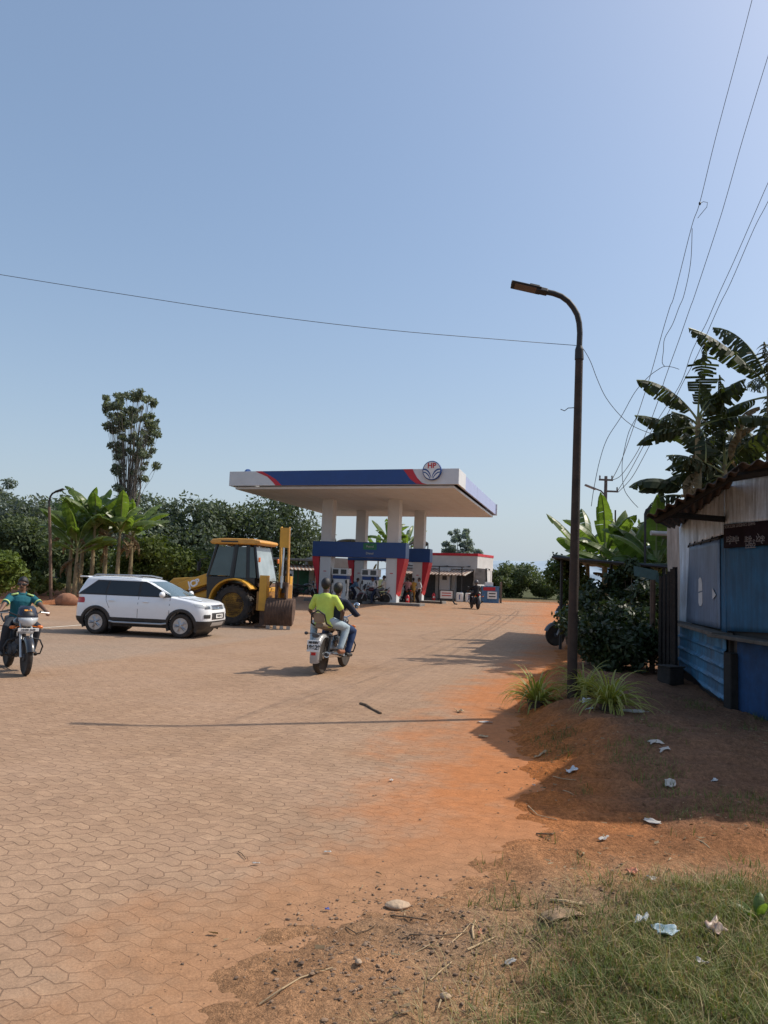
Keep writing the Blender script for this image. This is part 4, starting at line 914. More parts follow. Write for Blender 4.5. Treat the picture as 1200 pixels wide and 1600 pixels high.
mb = MB(); mb.tube([(l2(81, 930).x, 0, -.3), l2(78.5, 850), l2(77, 792)], [.075, .068, .06], 10); mb.build("pole", pm("rusty_pole_lit", (.14, .09, .06), .8, var=.4, scale=5), lam2)  # sunlit copy of the rusty tone, light put into its colour
mb = MB(); mb.tube([l2(77, 792), l2(76.8, 784), l2(78.5, 776), l2(82, 771), l2(88, 768)], .045, 8); mb.build("arm", IRON, lam2)
mb = MB(); a, b = l2(87, 768.5), l2(99.5, 764); d_ = (b - a).normalized(); mb.box((a + b) / 2, ((b - a).length, .2, .07), (0, -math.asin(d_.z), 0)); mb.build("lamp_head", IRON, lam2, bevel=.01)
# utility pole
UY = 40.; ub = P(943, 940, UY); ub.z = top1(ub.x, UY); util = thing("utility_pole", "old electricity pole with two cross arms and a lamp bracket above the banana leaves", "utility pole", ub)
def up(px, py): return P(px, py, UY) - ub
UP = pm("old_pole", (.12, .10, .09), .9, var=.35, scale=5)
mb = MB(); mb.tube([(up(943, 900).x, 0, -.3), up(945, 830), up(946.8, 744)], [.11, .10, .08], 10); mb.build("pole", UP, util)
for (x0, x1, y) in ((936, 957.5, 749.5), (944, 965.5, 767.5)):
    mb = MB(); a, b = up(x0, y), up(x1, y + .6); mb.box((a + b) / 2, ((b - a).length, .09, .09)); ca = mb.build("cross_arm", UP, util, smooth=0)
    mb = MB()
    for f in (.06, .94): q = a.lerp(b, f); mb.lathe([(.02, 0), (.05, .06), (.03, .1), (.05, .14), (.02, .2)], (q + Vector((0, 0, .04)), (0, 0, 1)), 8)
    mb.build("insulators", DGR, ca)
mb = MB(); mb.tube([up(946, 780), up(944.5, 773), up(939, 767), up(930, 763.5)], .04, 7); mb.build("lamp_arm", UP, util)
mb = MB(); a, b = up(931, 764.5), up(914, 757.5); d_ = (b - a).normalized(); mb.box((a + b) / 2, ((b - a).length, .22, .09), (0, math.asin(d_.z), 0)); mb.build("lamp_head", pm("old_lamp_grey", (.25, .24, .23), .6), util, bevel=.02)
b_ = P(961.5, 930, 33); t = thing("thin_post", "thin dark post sticking up between the banana leaves right of the utility pole", "post", (b_.x, 33, top1(b_.x, 33)))
mb = MB(); mb.tube([(0, 0, -.2), P(961.5, 797, 33) - Vector(t.location)], [.05, .035], 8); mb.build("shaft", IRON, t)
# wires
WIRE = pm("wire", (.02, .021, .024), .5, .2)
def wire(label, pts, depth, thick=1.0):
    ps = []; m = [Vector((a, b, 0)) for a, b in pts]
    for i in range(len(m) - 1):                                    # Catmull-Rom in between
        p0, p1, p2, p3 = m[max(i - 1, 0)], m[i], m[i + 1], m[min(i + 2, len(m) - 1)]
        for k in range(5):
            t = k / 5; ps.append(.5 * ((2 * p1) + (p2 - p0) * t + (2 * p0 - 5 * p1 + 4 * p2 - p3) * t * t + (3 * p1 - p0 - 3 * p2 + p3) * t ** 3))
    ps.append(m[-1]); W_ = []; rr = []
    for q in ps:
        Y = depth(q.x, q.y); W_.append(P(q.x, q.y, Y)); rr.append(max(.003, Y * .00042) * thick)
    o = W_[0].copy(); mb = MB(); mb.tube([p - o for p in W_], rr, 5); w_ = mb.build("overhead_wire", WIRE, None, loc=o); tag(w_, label, "wire", "overhead wires"); return w_
line = lambda x, y: 1 / (.025 + .12 * max(-.2, (750 - y) / 750))
wire("leftmost of the high power lines, running up to the top edge past a knot", [(1190, -60), (1175, 0), (1152.6, 86), (1118, 216), (1093.6, 316), (1080.7, 354), (1054, 460), (1046.7, 480), (1034.7, 520), (1017, 584), (994.7, 653), (972, 717), (957, 748)], line)
wire("slack strand hanging from the knot on the leftmost power line", [(1081.5, 357), (1079, 411), (1069, 460), (1061, 480), (1050.7, 507), (1038.5, 529), (1036.5, 549), (1034.7, 566), (1038.7, 572.5)], line)
wire("second power line from the left, leaving the photo high on the right edge", [(1226, 10), (1200, 88), (1161, 216), (1136.7, 302), (1121, 354), (1086, 460), (1078.7, 480), (1061, 531), (1040, 589), (1028, 627), (1013, 667), (997, 704), (972, 741), (957, 750)], line)
wire("third power line, upper one of the close pair at the right edge", [(1240, 200), (1200, 286), (1175.6, 342), (1146.8, 408), (1123, 460), (1104, 504), (1093, 525), (1080, 552), (1064, 598), (1034.7, 645), (1018.7, 672), (985, 735), (965, 767)], line)
wire("fourth power line, lower one of the close pair at the right edge", [(1240, 230), (1200, 315), (1178.5, 356.6), (1142.5, 440), (1122.7, 480), (1090.7, 553), (1066, 600), (1045, 643), (1025, 677), (1005, 715), (986.7, 747), (966, 769)], line)
near = lambda x, y: LY + max(0, x - 905) * .09
wire("service cable arching from behind the banana leaves up to the tangle right of the lamp", [(924, 791), (928, 763), (937, 720), (949, 685), (970.7, 651), (992, 613), (1013, 589), (1029, 577), (1038.7, 572.5), (1050, 573.5), (1061, 577)], lambda x, y: 30 - (x - 924) * .04)
wire("cable sagging from the near street lamp to the dark banana leaves on the right", [(907, 542), (912, 546), (922.7, 565), (933, 592), (946.7, 621), (968, 648), (986.7, 664), (1002.7, 672), (1025, 680)], near)
wire("long cable crossing the whole sky from the left edge to the near street lamp", [(-160, 402), (0, 429), (200, 461), (400, 491), (600, 515), (800, 532), (903, 540)], lambda x, y: LY - (903 - x) * .0035)
wire("loose strand dangling from the leftmost power line down to the utility pole", [(994, 653), (983, 674), (976, 701), (972, 728), (974.7, 762), (985, 780), (997, 793)], lambda x, y: 29)
k_ = P(1093.5, 318, line(0, 318)); t = tag((lambda m: (m.ell((0, 0, 0), (.018, .018, .026), 8, 6), m.tube([(0, 0, 0), (.05, 0, .03), (.11, 0, .02), (.10, 0, -.05), (.03, 0, -.14), (-.03, 0, -.22)], .004, 5), m.build("wire_knot", WIRE, None, loc=k_))[-1])(MB()), "small knot with loose ends on the leftmost power line", "wire knot")

# ================================================================== TIN STALL
ZN = pm("zinc_sheet", (.48, .57, .67), .45, .0, var=.25, scale=3.2, dirt=.45, dirtcol=(.34, .35, .36), bump=.35, bscale=9)
ZB = pm("beige_sheet", (.36, .31, .27), .7, .1, var=.25, scale=2, dirt=.4)
FLP = pm("blue_grey_flap", (.125, .18, .27), .5, .15, var=.22, scale=2.2, dirt=.3, dirtcol=(.07, .07, .08))
BLS = pm("blue_sheet", (.012, .085, .17), .75, .0, var=.3, scale=2.5, dirt=.35, dirtcol=(.05, .05, .06))
BLC = pm("blue_corrugated", (.05, .20, .35), .55, .2, var=.35, scale=3, dirt=.75, dirtcol=(.12, .08, .06))
RFM = pm("roof_sheet_old", (.055, .045, .04), .85, .1, var=.5, scale=3, dirt=.5, bump=.3)
WOOD = pm("old_wood", (.10, .085, .07), .9, var=.4, scale=5, bump=.5)
sheen_streaks(ZN, .4); sheen_streaks(ZB, .25); sheen_streaks(FLP, .22); sheen_streaks(BLS, .22); sheen_streaks(BLC, .3)  # painted vertical sheen on the tin sheets
C0 = Vector((4.62, 10.23, 0)); C1 = Vector((5.66, 15.2, 0)); C2 = Vector((4.72, 8.44, 0))
stall = thing("tin_stall", "closed roadside stall of zinc and blue tin sheets under a corrugated roof", "stall", (C0.x, C0.y, top1(C0.x, C0.y))); S0 = Vector(stall.location)
NW = Vector((-(C1 - C0).y, (C1 - C0).x, 0)).normalized(); NR = Vector((-(C0 - C2).y, (C0 - C2).x, 0)).normalized()
class Face:
    def __init__(s, O, D): s.O = O; s.x = (D - O).normalized(); s.n = s.x.cross(Z3).normalized(); s.n = s.n if s.n.x < 0 else -s.n
    def uv(s, px, py): q = on_plane(px, py, s.O, s.n); return ((q - s.O).dot(s.x), q.z)
    def pt(s, u, z, off=0.): return s.O + s.x * u + Z3 * z + s.n * off - S0
FL_ = Face(C0, C1); FR_ = Face(C0, C2)
def sheet(face, pts, mat, name, off=.0, th=.012, parent=None, wob=0., wave=None, label=None):
    "a sheet whose outline is given at its place on the wall; wave=(period, amplitude, 'v'|'h')"
    uv = [face.uv(*p) for p in pts]; a, b, c, d = uv            # top-left, top-right, bottom-right, bottom-left as seen
    L_ = max(abs(b[0] - a[0]), .05); H_ = max(abs(a[1] - d[1]), .05)
    nx = max(4, int(L_ / .02)) if wave and wave[2] == 'v' else 14; ny = max(4, int(H_ / .02)) if wave and wave[2] == 'h' else 14
    V = []; rr = random.Random(hash(name) % 99 + int(L_ * 1000))
    ph = rr.random() * 6
    for j in range(ny + 1):
        for i in range(nx + 1):
            s_, t_ = i / nx, j / ny
            u = (a[0] * (1 - s_) + b[0] * s_) * (1 - t_) + (d[0] * (1 - s_) + c[0] * s_) * t_; z = (a[1] * (1 - s_) + b[1] * s_) * (1 - t_) + (d[1] * (1 - s_) + c[1] * s_) * t_
            o = off + wob * (math.sin(5 * u + 2.1 * z + ph) + math.sin(3.3 * z - 4 * u + ph * 2)) * .5
            if wave:
                q = (u if wave[2] == 'v' else z) / wave[0]
                if wave[2] == 'h': f = q % 1.0; o += wave[1] * max(0., 1 - abs(f - .5) / .16)
                else: o += wave[1] * math.sin(q * 2 * math.pi)
            V.append(face.pt(u, z, o))
    F = [(j * (nx + 1) + i, j * (nx + 1) + i + 1, (j + 1) * (nx + 1) + i + 1, (j + 1) * (nx + 1) + i) for j in range(ny) for i in range(nx)]
    mb = MB(); mb.add(V, F); return mb.build(name, mat, parent or stall, smooth=30, solid=th, label=label)
sheet(FL_, [(1042, 800), (1066, 786), (1066, 1052), (1047, 1045)], ZB, "beige_wall_sheet", 0, wave=(.16, .012, 'v'), label="tall beige ribbed tin sheet")
sheet(FL_, [(1064, 790), (1083, 780), (1083, 985), (1064, 978)], ZN, "wall_sheet", .02, wob=.015, label="narrow crumpled zinc sheet")
sheet(FL_, [(1082, 790), (1136, 752), (1136, 835), (1082, 852)], ZN, "wall_sheet", .045, wave=(.21, .014, 'v'), label="upper ribbed zinc sheet above the blue flap")
flap = sheet(FL_, [(1082, 853), (1130.5, 842), (1131.5, 983), (1078, 972)], FLP, "window_flap", .05, wob=.006, label="grey blue window flap with white worn marks")
def mark(face, pts, mat, name, off, parent, base=(0, 0, 0)):
    mb = MB(); uv = [face.uv(*p) for p in pts]; mb.add([face.pt(u, z, off) for u, z in uv], [tuple(range(len(uv)))]); return mb.build(name, mat, parent, smooth=0, solid=.003)
WM = pm("worn_white", (.5, .5, .5), .8, var=.15)
mark(FL_, [(1098.5, 906), (1101, 902), (1103, 904), (1104.5, 912), (1104.5, 923), (1098.5, 925)], WM, "worn_mark", .066, flap); mark(FL_, [(1098.5, 927), (1104.5, 925), (1105, 942), (1103, 947), (1100, 947), (1098.5, 942)], WM, "worn_mark", .066, flap)
mark(FL_, [(1120.5, 919), (1126.5, 930), (1121, 937)], WM, "worn_mark", .066, flap)
mb = MB()
for px, py in ((1084, 853), (1092, 851), (1104, 848.5), (1120, 844)): u, z = FL_.uv(px, py); mb.tube([FL_.pt(u, z + .05, .055), FL_.pt(u, z - .03, .09)], .012, 5)
mb.tube([FL_.pt(*FL_.uv(1082, 853), .062), FL_.pt(*FL_.uv(1131, 841), .062)], .016, 6); mb.build("hinges", IRON, flap)
sheet(FL_, [(1065, 976), (1137, 996), (1139, 1100), (1063, 1040)], BLC, "lower_panel", .02, wave=(.205, .045, 'h'), label="lower blue panel with horizontal ridges")
sheet(FL_, [(1130, 842), (1138, 840), (1139, 990), (1131, 986)], BLS, "corner_strip", .03)
a = FL_.uv(1066, 973); b = FL_.uv(1141, 990); mb = MB(); z_ = (a[1] + b[1]) / 2
mb.prism([(a[0], z_ - .03), (b[0] - .05, z_ - .03), (b[0] - .05, z_ + .02), (a[0], z_ + .02)], FL_.O - S0, FL_.x, Z3, (-.24, .02) if FL_.x.cross(Z3).dot(FL_.n) < 0 else (-.02, .24)); mb.build("shelf", WOOD, stall, smooth=0, bevel=.006)
# front part nearer to the viewer
sheet(FR_, [(1136, 752), (1262, 733), (1262, 808), (1136, 820)], ZN, "wall_sheet", .03, wob=.02, label="big flat zinc sheet above the sign")
sheet(FR_, [(1137, 855), (1262, 846), (1262, 992), (1138, 986)], BLS, "blue_wall_sheet", .02, wob=.01, label="flat dark blue sheet under the sign")
sheet(FR_, [(1150, 1000), (1262, 1006), (1262, 1160), (1152, 1114)], pm("deep_blue_sheet", (.01, .06, .17), .75, .1, var=.3, dirt=.3, dirtcol=(.03, .03, .04)), "lower_wall_sheet", -.02, wob=.008, label="deep blue lower sheet")
mb = MB(); mb.prism([(-.1, 1.125), (1.8, 1.125), (1.8, 1.17), (-.1, 1.17)], FR_.O - S0, FR_.x, Z3, (-.26, .05) if FR_.x.cross(Z3).dot(FR_.n) < 0 else (-.05, .26)); mb.build("shelf", WOOD, stall, smooth=0, bevel=.006)
mb = MB(); mb.box(C0 - S0 + Vector((.02, -.08, .46)), (.18, .22, .95)); mb.build("corner_post", pm("black_wood", (.02, .017, .015), .9, var=.5), stall, smooth=0, bevel=.015)
sg_ = sheet(FR_, [(1137, 820), (1262, 808), (1262, 847), (1137, 857)], pm("sign_brown", (.018, .011, .014), .9, spec=.1, var=.3), "sign_board", .05, label="dark reused sign board hung upside down")
# its lettering stands on its head
ux = -FR_.x if FR_.x.cross(Z3).dot(FR_.n) > 0 else FR_.x      # reading direction of upright text would be -ux
def stext(s, px, py, size, mat, nm="sign_lettering", align='LEFT'):
    u, z = FR_.uv(px, py); xdir = (FR_.n.cross(Z3)) ; xdir = xdir if True else xdir
    y_ = -Z3; x_ = y_.cross(FR_.n).normalized()
    return text(sg_, nm, s, size, mat, frame_m(FR_.pt(u, z, .062), x_, y_), extrude=.002, align='RIGHT')
INK = pm("sign_ink", (.20, .18, .18), .7)
stext("SHREE GANESH'S RECORDS", 1139, 823.5, .062, INK); stext("\u092e\u094b\u092c\u093e\u0908\u0932", 1142, 843, .115, INK); stext("\u0938\u0947\u0935\u093e", 1171, 842.5, .115, INK); stext("\u0915\u0947\u0902\u0926\u094d\u0930", 1189, 842, .115, INK); stext("\u0926\u0941\u0915\u093e\u0928", 1172, 852.5, .115, INK)
# hidden sides, so the stall stands as a building
mb = MB(); q = [C0, C1, C1 + Vector((3.2, -.6, 0)), C2 + Vector((3.4, -.5, 0)), C2]
q = [p - S0 + Vector((.06, 0, 0)) for p in q]
for i in range(5):
    a, b = q[i], q[(i + 1) % 5]; zt = 2.75
    mb.add([a, b, b + Z3 * zt, a + Z3 * zt], [(0, 1, 2, 3)])
mb.build("inner_wall", BLK, stall, smooth=0, solid=.03)
def corr(name, A, B, C, D, per, amp, parent, mat=RFM, loc=None):
    "corrugated sheet: waves run from A to B, ridges towards D/C"
    A, B, C, D = map(Vector, (A, B, C, D)); n = int((B - A).length / per * 8); V = []
    nn = (B - A).cross(D - A).normalized()
    for j in range(5):
        for i in range(n + 1):
            s_, t_ = i / n, j / 4; p = A.lerp(B, s_).lerp(D.lerp(C, s_), t_); V.append(p + nn * amp * math.sin(i / 8 * 2 * math.pi))
    F = [(j * (n + 1) + i, j * (n + 1) + i + 1, (j + 1) * (n + 1) + i + 1, (j + 1) * (n + 1) + i) for j in range(4) for i in range(n)]
    mb = MB(); mb.add(V, F); return mb.build(name, mat, parent, solid=.008)
RA = Vector((3.36, 9.78, 2.65)); RB = Vector((4.05, 8.72, 3.18)); RC = Vector((5.74, 7.74, 3.49))
bk = Vector((1.35, 4.0, .05))
corr("roof_sheet", RB - S0, RC - S0, RC + Vector((2.4, 6.5, .3)) - S0, RB + Vector((2.1, 6.9, .25)) - S0, .16, .026, stall, label if False else RFM)
corr("roof_sheet", RA - S0, RB - Vector((0, 0, .05)) - S0, RB + bk * 1.15 + Vector((.2, 0, -.1)) - S0, RA + bk + Vector((.45, 0, .12)) - S0, .15, .024, stall)
mb = MB(); mb.tube([C0 - S0 + Vector((.0, .1, 2.7)), RA - S0 + Vector((.35, .2, .05))], .045, 6); mb.tube([RA - S0 + Vector((.25, .35, -.02)), RB - S0 + Vector((.05, .4, -.1)), RC - S0 + Vector((0, .5, -.12))], .05, 6)
mb.tube([C0 - S0 + Vector((.05, .02, 0)), C0 - S0 + Vector((.05, .02, 2.8))], .05, 6); mb.build("roof_frame", pm("black_wood", (.02, .017, .015)), stall)
t = thing("vent_pipe", "dark bent pipe standing behind the left tip of the tin stall roof", "pipe", (0, 0, 0)); pb = P(1008, 900, 18.5); t.location = (pb.x, pb.y, top1(pb.x, pb.y))
mb = MB(); o_ = Vector(t.location); mb.tube([Vector((0, 0, 0)), P(1008, 826, 18.5) - o_, P(1008, 803, 18.5) - o_, P(1010, 797, 18.5) - o_, P(1017, 792.5, 18.5) - o_], .03, 7); mb.build("shaft", IRON, t)
t = thing("grey_pipe", "pale grey pipe jutting out level from behind the tin stall wall", "pipe", P(1044, 834, 17.8)); mb = MB(); mb.cyl((0, 0, 0), (-.42, -.05, .0), .055, n=12); mb.build("tube", pm("pvc_grey", (.33, .32, .31), .5), t)
# unseen shelter added right of the view; roof outline shaped to shade the soil
sh2 = thing("tin_shelter", "tall corrugated tin shelter standing right of the blue stall", "shelter", (7.0, 7.6, top1(7.0, 7.6))); q0 = Vector(sh2.location)
corr("roof_sheet", Vector((4.47, 7.49, 3.97)) - q0, Vector((4.71, 6.94, 3.97)) - q0, Vector((9.6, 6.7, 4.15)) - q0, Vector((9.6, 10.3, 4.15)) - q0, .16, .02, sh2)
mb = MB(); mb.add([Vector(p) - q0 for p in ((4.47, 7.49, 3.93), (4.71, 6.94, 3.93), (9.6, 6.7, 4.1), (9.6, 10.3, 4.1), (5.66, 9.23, 3.93))], [(0, 1, 2, 3, 4)]); mb.build("roof_lining", RFM, sh2, smooth=0, solid=.02)
mb = MB()
for p in ((6.3, 7.0), (9.3, 6.95), (9.3, 10.1), (8.9, 9.6)): mb.cyl((p[0] - q0.x, p[1] - q0.y, -.2), (p[0] - q0.x, p[1] - q0.y, 3.93 - q0.z), .06)
mb.build("posts", IRON, sh2)
mb = MB(); mb.box((1.2, -.35, 1.1), (2.2, .8, 2.2)); mb.build("counter_box", BLS, sh2, smooth=0, bevel=.02)

# ------------------------------------------------------------------ lean-to
ln = thing("lean_to", "open lean-to with a thin dark sheet roof on slim posts over the shaded bushes", "lean-to", (5.6, 20.5, top1(5.6, 20.5))); q0 = Vector(ln.location)
c_ = [Vector(p) - q0 for p in ((4.42, 19.9, 2.52), (6.75, 17.3, 2.32), (9.5, 26.5, 2.5), (6.85, 28.6, 2.6))]
mb = MB(); n = 10; V = []
for j in range(n + 1):
    for i in range(n + 1):
        p = c_[0].lerp(c_[1], i / n).lerp(c_[3].lerp(c_[2], i / n), j / n); V.append(p + Vector((0, 0, .05 * math.sin(i * 1.9) * math.sin(j * 1.3) - .10 * math.sin(math.pi * i / n))))
mb.add(V, [(j * (n + 1) + i, j * (n + 1) + i + 1, (j + 1) * (n + 1) + i + 1, (j + 1) * (n + 1) + i) for j in range(n) for i in range(n)]); mb.build("roof", pm("roof_tarpaulin", (.06, .085, .075), .7, var=.4, scale=1.5), ln, solid=.03)
for p in ((4.95, 21.2, 2.5), (5.15, 20.2, 2.45), (6.6, 18.0, 2.25), (6.9, 27.8, 2.5), (5.75, 19.3, 2.35)):
    mb = MB(); z_ = top1(p[0], p[1]); mb.tube([Vector((p[0], p[1], z_ - .1)) - q0, Vector(p) - q0], .045, 7); mb.build("post", BLK, ln)
mb = MB(); mb.tube([c_[0] - Vector((0, 0, .06)), c_[1] - Vector((0, 0, .1))], .04, 6); mb.tube([c_[0] - Vector((0, 0, .06)), c_[3] - Vector((0, 0, .06))], .04, 6); mb.build("edge_beam", BLK, ln)
tp = tag((lambda m: (m.add([P(990, 884, 16.0), P(1028, 892, 15.2), P(1032, 914, 15.0), P(1024, 908, 15.1), P(1006, 902, 15.5), P(991, 900, 15.8)], [(0, 1, 2, 3, 4, 5)]), m.build("hanging_tarpaulin", pm("dark_green_tarp", (.015, .04, .03), .7, var=.4), None, smooth=0, solid=.01))[-1])(MB()), "dark green tarpaulin hanging from the right end of the lean-to roof", "tarpaulin")
# dark wooden fence between lean-to and stall
fb = P(1046, 1000, 13.3); fn = thing("plank_fence", "dark upright planks standing against the left wall of the tin stall", "fence", (fb.x, fb.y, top1(fb.x, fb.y))); q0 = Vector(fn.location)
DW = pm("dark_planks", (.03, .024, .02), .95, var=.5, scale=5, bump=.5)
for i, (px, tp_, Y) in enumerate([(1033, 900, 13.8), (1040, 897, 13.6), (1046, 893, 13.3), (1052, 889, 13.05), (1056, 886, 12.8)]):
    a = P(px, tp_, Y); z_ = top1(a.x, a.y); mb = MB(); mb.box((0, 0, (a.z - z_) / 2), (.10, .05, a.z - z_)); mb.build("plank", DW, fn, smooth=0, bevel=.008, loc=Vector((a.x, a.y, z_)) - q0, rot=(0, rng.uniform(-.02, .02), .8))
a = P(1020, 906, 14.4); z_ = top1(a.x, a.y); mb = MB(); mb.tube([Vector((a.x, a.y, z_)) - q0, a - q0], .05, 6); mb.build("round_post", pm("brown_post2", (.10, .06, .04), .9, var=.4), fn)
g1 = on(1050, 1072); t = thing("black_crate", "black crate on the ground at the foot of the plank fence", "crate", (g1.x, g1.y, g1.z)); simplebox("body", DW, t, (.05, .2, .14), (.28, .32, .28), .3, .02); simplebox("rim", DW, t, (.05, .2, .292), (.31, .35, .025), .3)
t = thing("water_pipes", "white standing water pipes in the shade by the yellow board", "pipe", on(990, 1040)); q0 = Vector(t.location); Y = q0.y + 1.2
mb = MB(); mb.tube([P(988, 1010, Y) - q0, P(988, 981, Y) - q0, P(990, 979, Y) - q0, P(994, 979, Y) - q0], .012, 6); mb.tube([P(994.5, 998, Y) - q0, P(994.5, 986, Y) - q0], .012, 6); mb.tube([P(1000, 979.5, Y) - q0, P(1004.5, 981, Y) - q0, P(1005, 1012, Y) - q0], .012, 6); mb.build("pipe_run", pm("pvc_white", (.55, .55, .55), .5), t)
tag((lambda m: (m.add([P(1009, 977, 14.6), P(1014, 977, 14.6), P(1021, 994, 14.5), P(1019, 997, 14.5)], [(0, 1, 2, 3)]), m.build("yellow_board", pm("yellow_board", (.35, .2, .05), .8), None, smooth=0, solid=.02))[-1])(MB()), "small yellow wooden board leaning in the shade right of the water pipes", "board")
# ================================================================== VEHICLES
CARW = pm("car_white", (.80, .82, .84), .28, var=.03, scale=1.2, coat=.6, dirt=.14, dirtcol=(.42, .36, .30))
PLB = pm("black_plastic", (.022, .022, .024), .6, var=.3, scale=5, dirt=.35, dirtcol=(.10, .075, .055))
GLS = glassm("tinted_glass", (.018, .022, .025), .04); WSG = glassm("windscreen_glass", (.10, .14, .15), .05)
RUB = pm("tyre_rubber", (.022, .020, .019), .85, var=.4, scale=9, dirt=.55, dirtcol=(.11, .075, .05), bump=.3)
ALU = pm("alloy_rim", (.42, .42, .43), .35, .85, var=.15, dirt=.25)
SIL = pm("silver_paint", (.45, .46, .47), .35, .5, var=.1)
LAMPG = glassm("clear_lamp", (.45, .48, .5), .06); REDL = pm("red_lamp", (.42, .012, .018), .15, var=.15, scale=14); ORL = pm("orange_lamp", (.65, .16, .02), .2, var=.2)

def tyre(r, wd, rim, n=36):
    h = wd / 2
    return [(rim, -h * .85), (rim + .01, -h), (r - .03, -h), (r - .008, -h * .72), (r, -h * .35), (r, h * .35), (r - .008, h * .72), (r - .03, h), (rim + .01, h), (rim, h * .85)]
def car_wheel(parent, c, r, wd, side, spokes=5):
    ax = Vector((0, side, 0)); o = Vector(c); mb = MB(); rim = r * .64
    mb.lathe([(rim, wd * .5), (rim * .98, wd * .42), (rim * .9, wd * .30), (rim * .88, -wd * .3)], (o, ax), 36)
    x, y, d = basis(ax)
    for k in range(spokes):
        for q in (-.16, .16):
            a = 2 * math.pi * k / spokes + q; e = o + d * wd * .40 + (x * math.cos(a) + y * math.sin(a)) * rim * .95; b = 2 * math.pi * k / spokes + q * .4
            mb.tube([o + d * wd * .46 + (x * math.cos(b) + y * math.sin(b)) * rim * .16, e], [.032, .024], 6)
    mb.lathe([(.07, wd * .38), (.07, wd * .5), (.03, wd * .52)], (o, ax), 14)
    w_ = mb.build("wheel", ALU, parent); t = MB(); t.lathe(tyre(r, wd, rim), (o, ax), 40)
    t.build("tyre", RUB, w_, smooth=60); b = MB(); b.cyl(o + d * wd * .1, o - d * wd * .3, rim * .9, n=24); b.build("brake", BLK, w_)
    return w_
def interp(tab, z, k): return float(np.interp(z, [t[0] for t in tab], [t[k] for t in tab]))

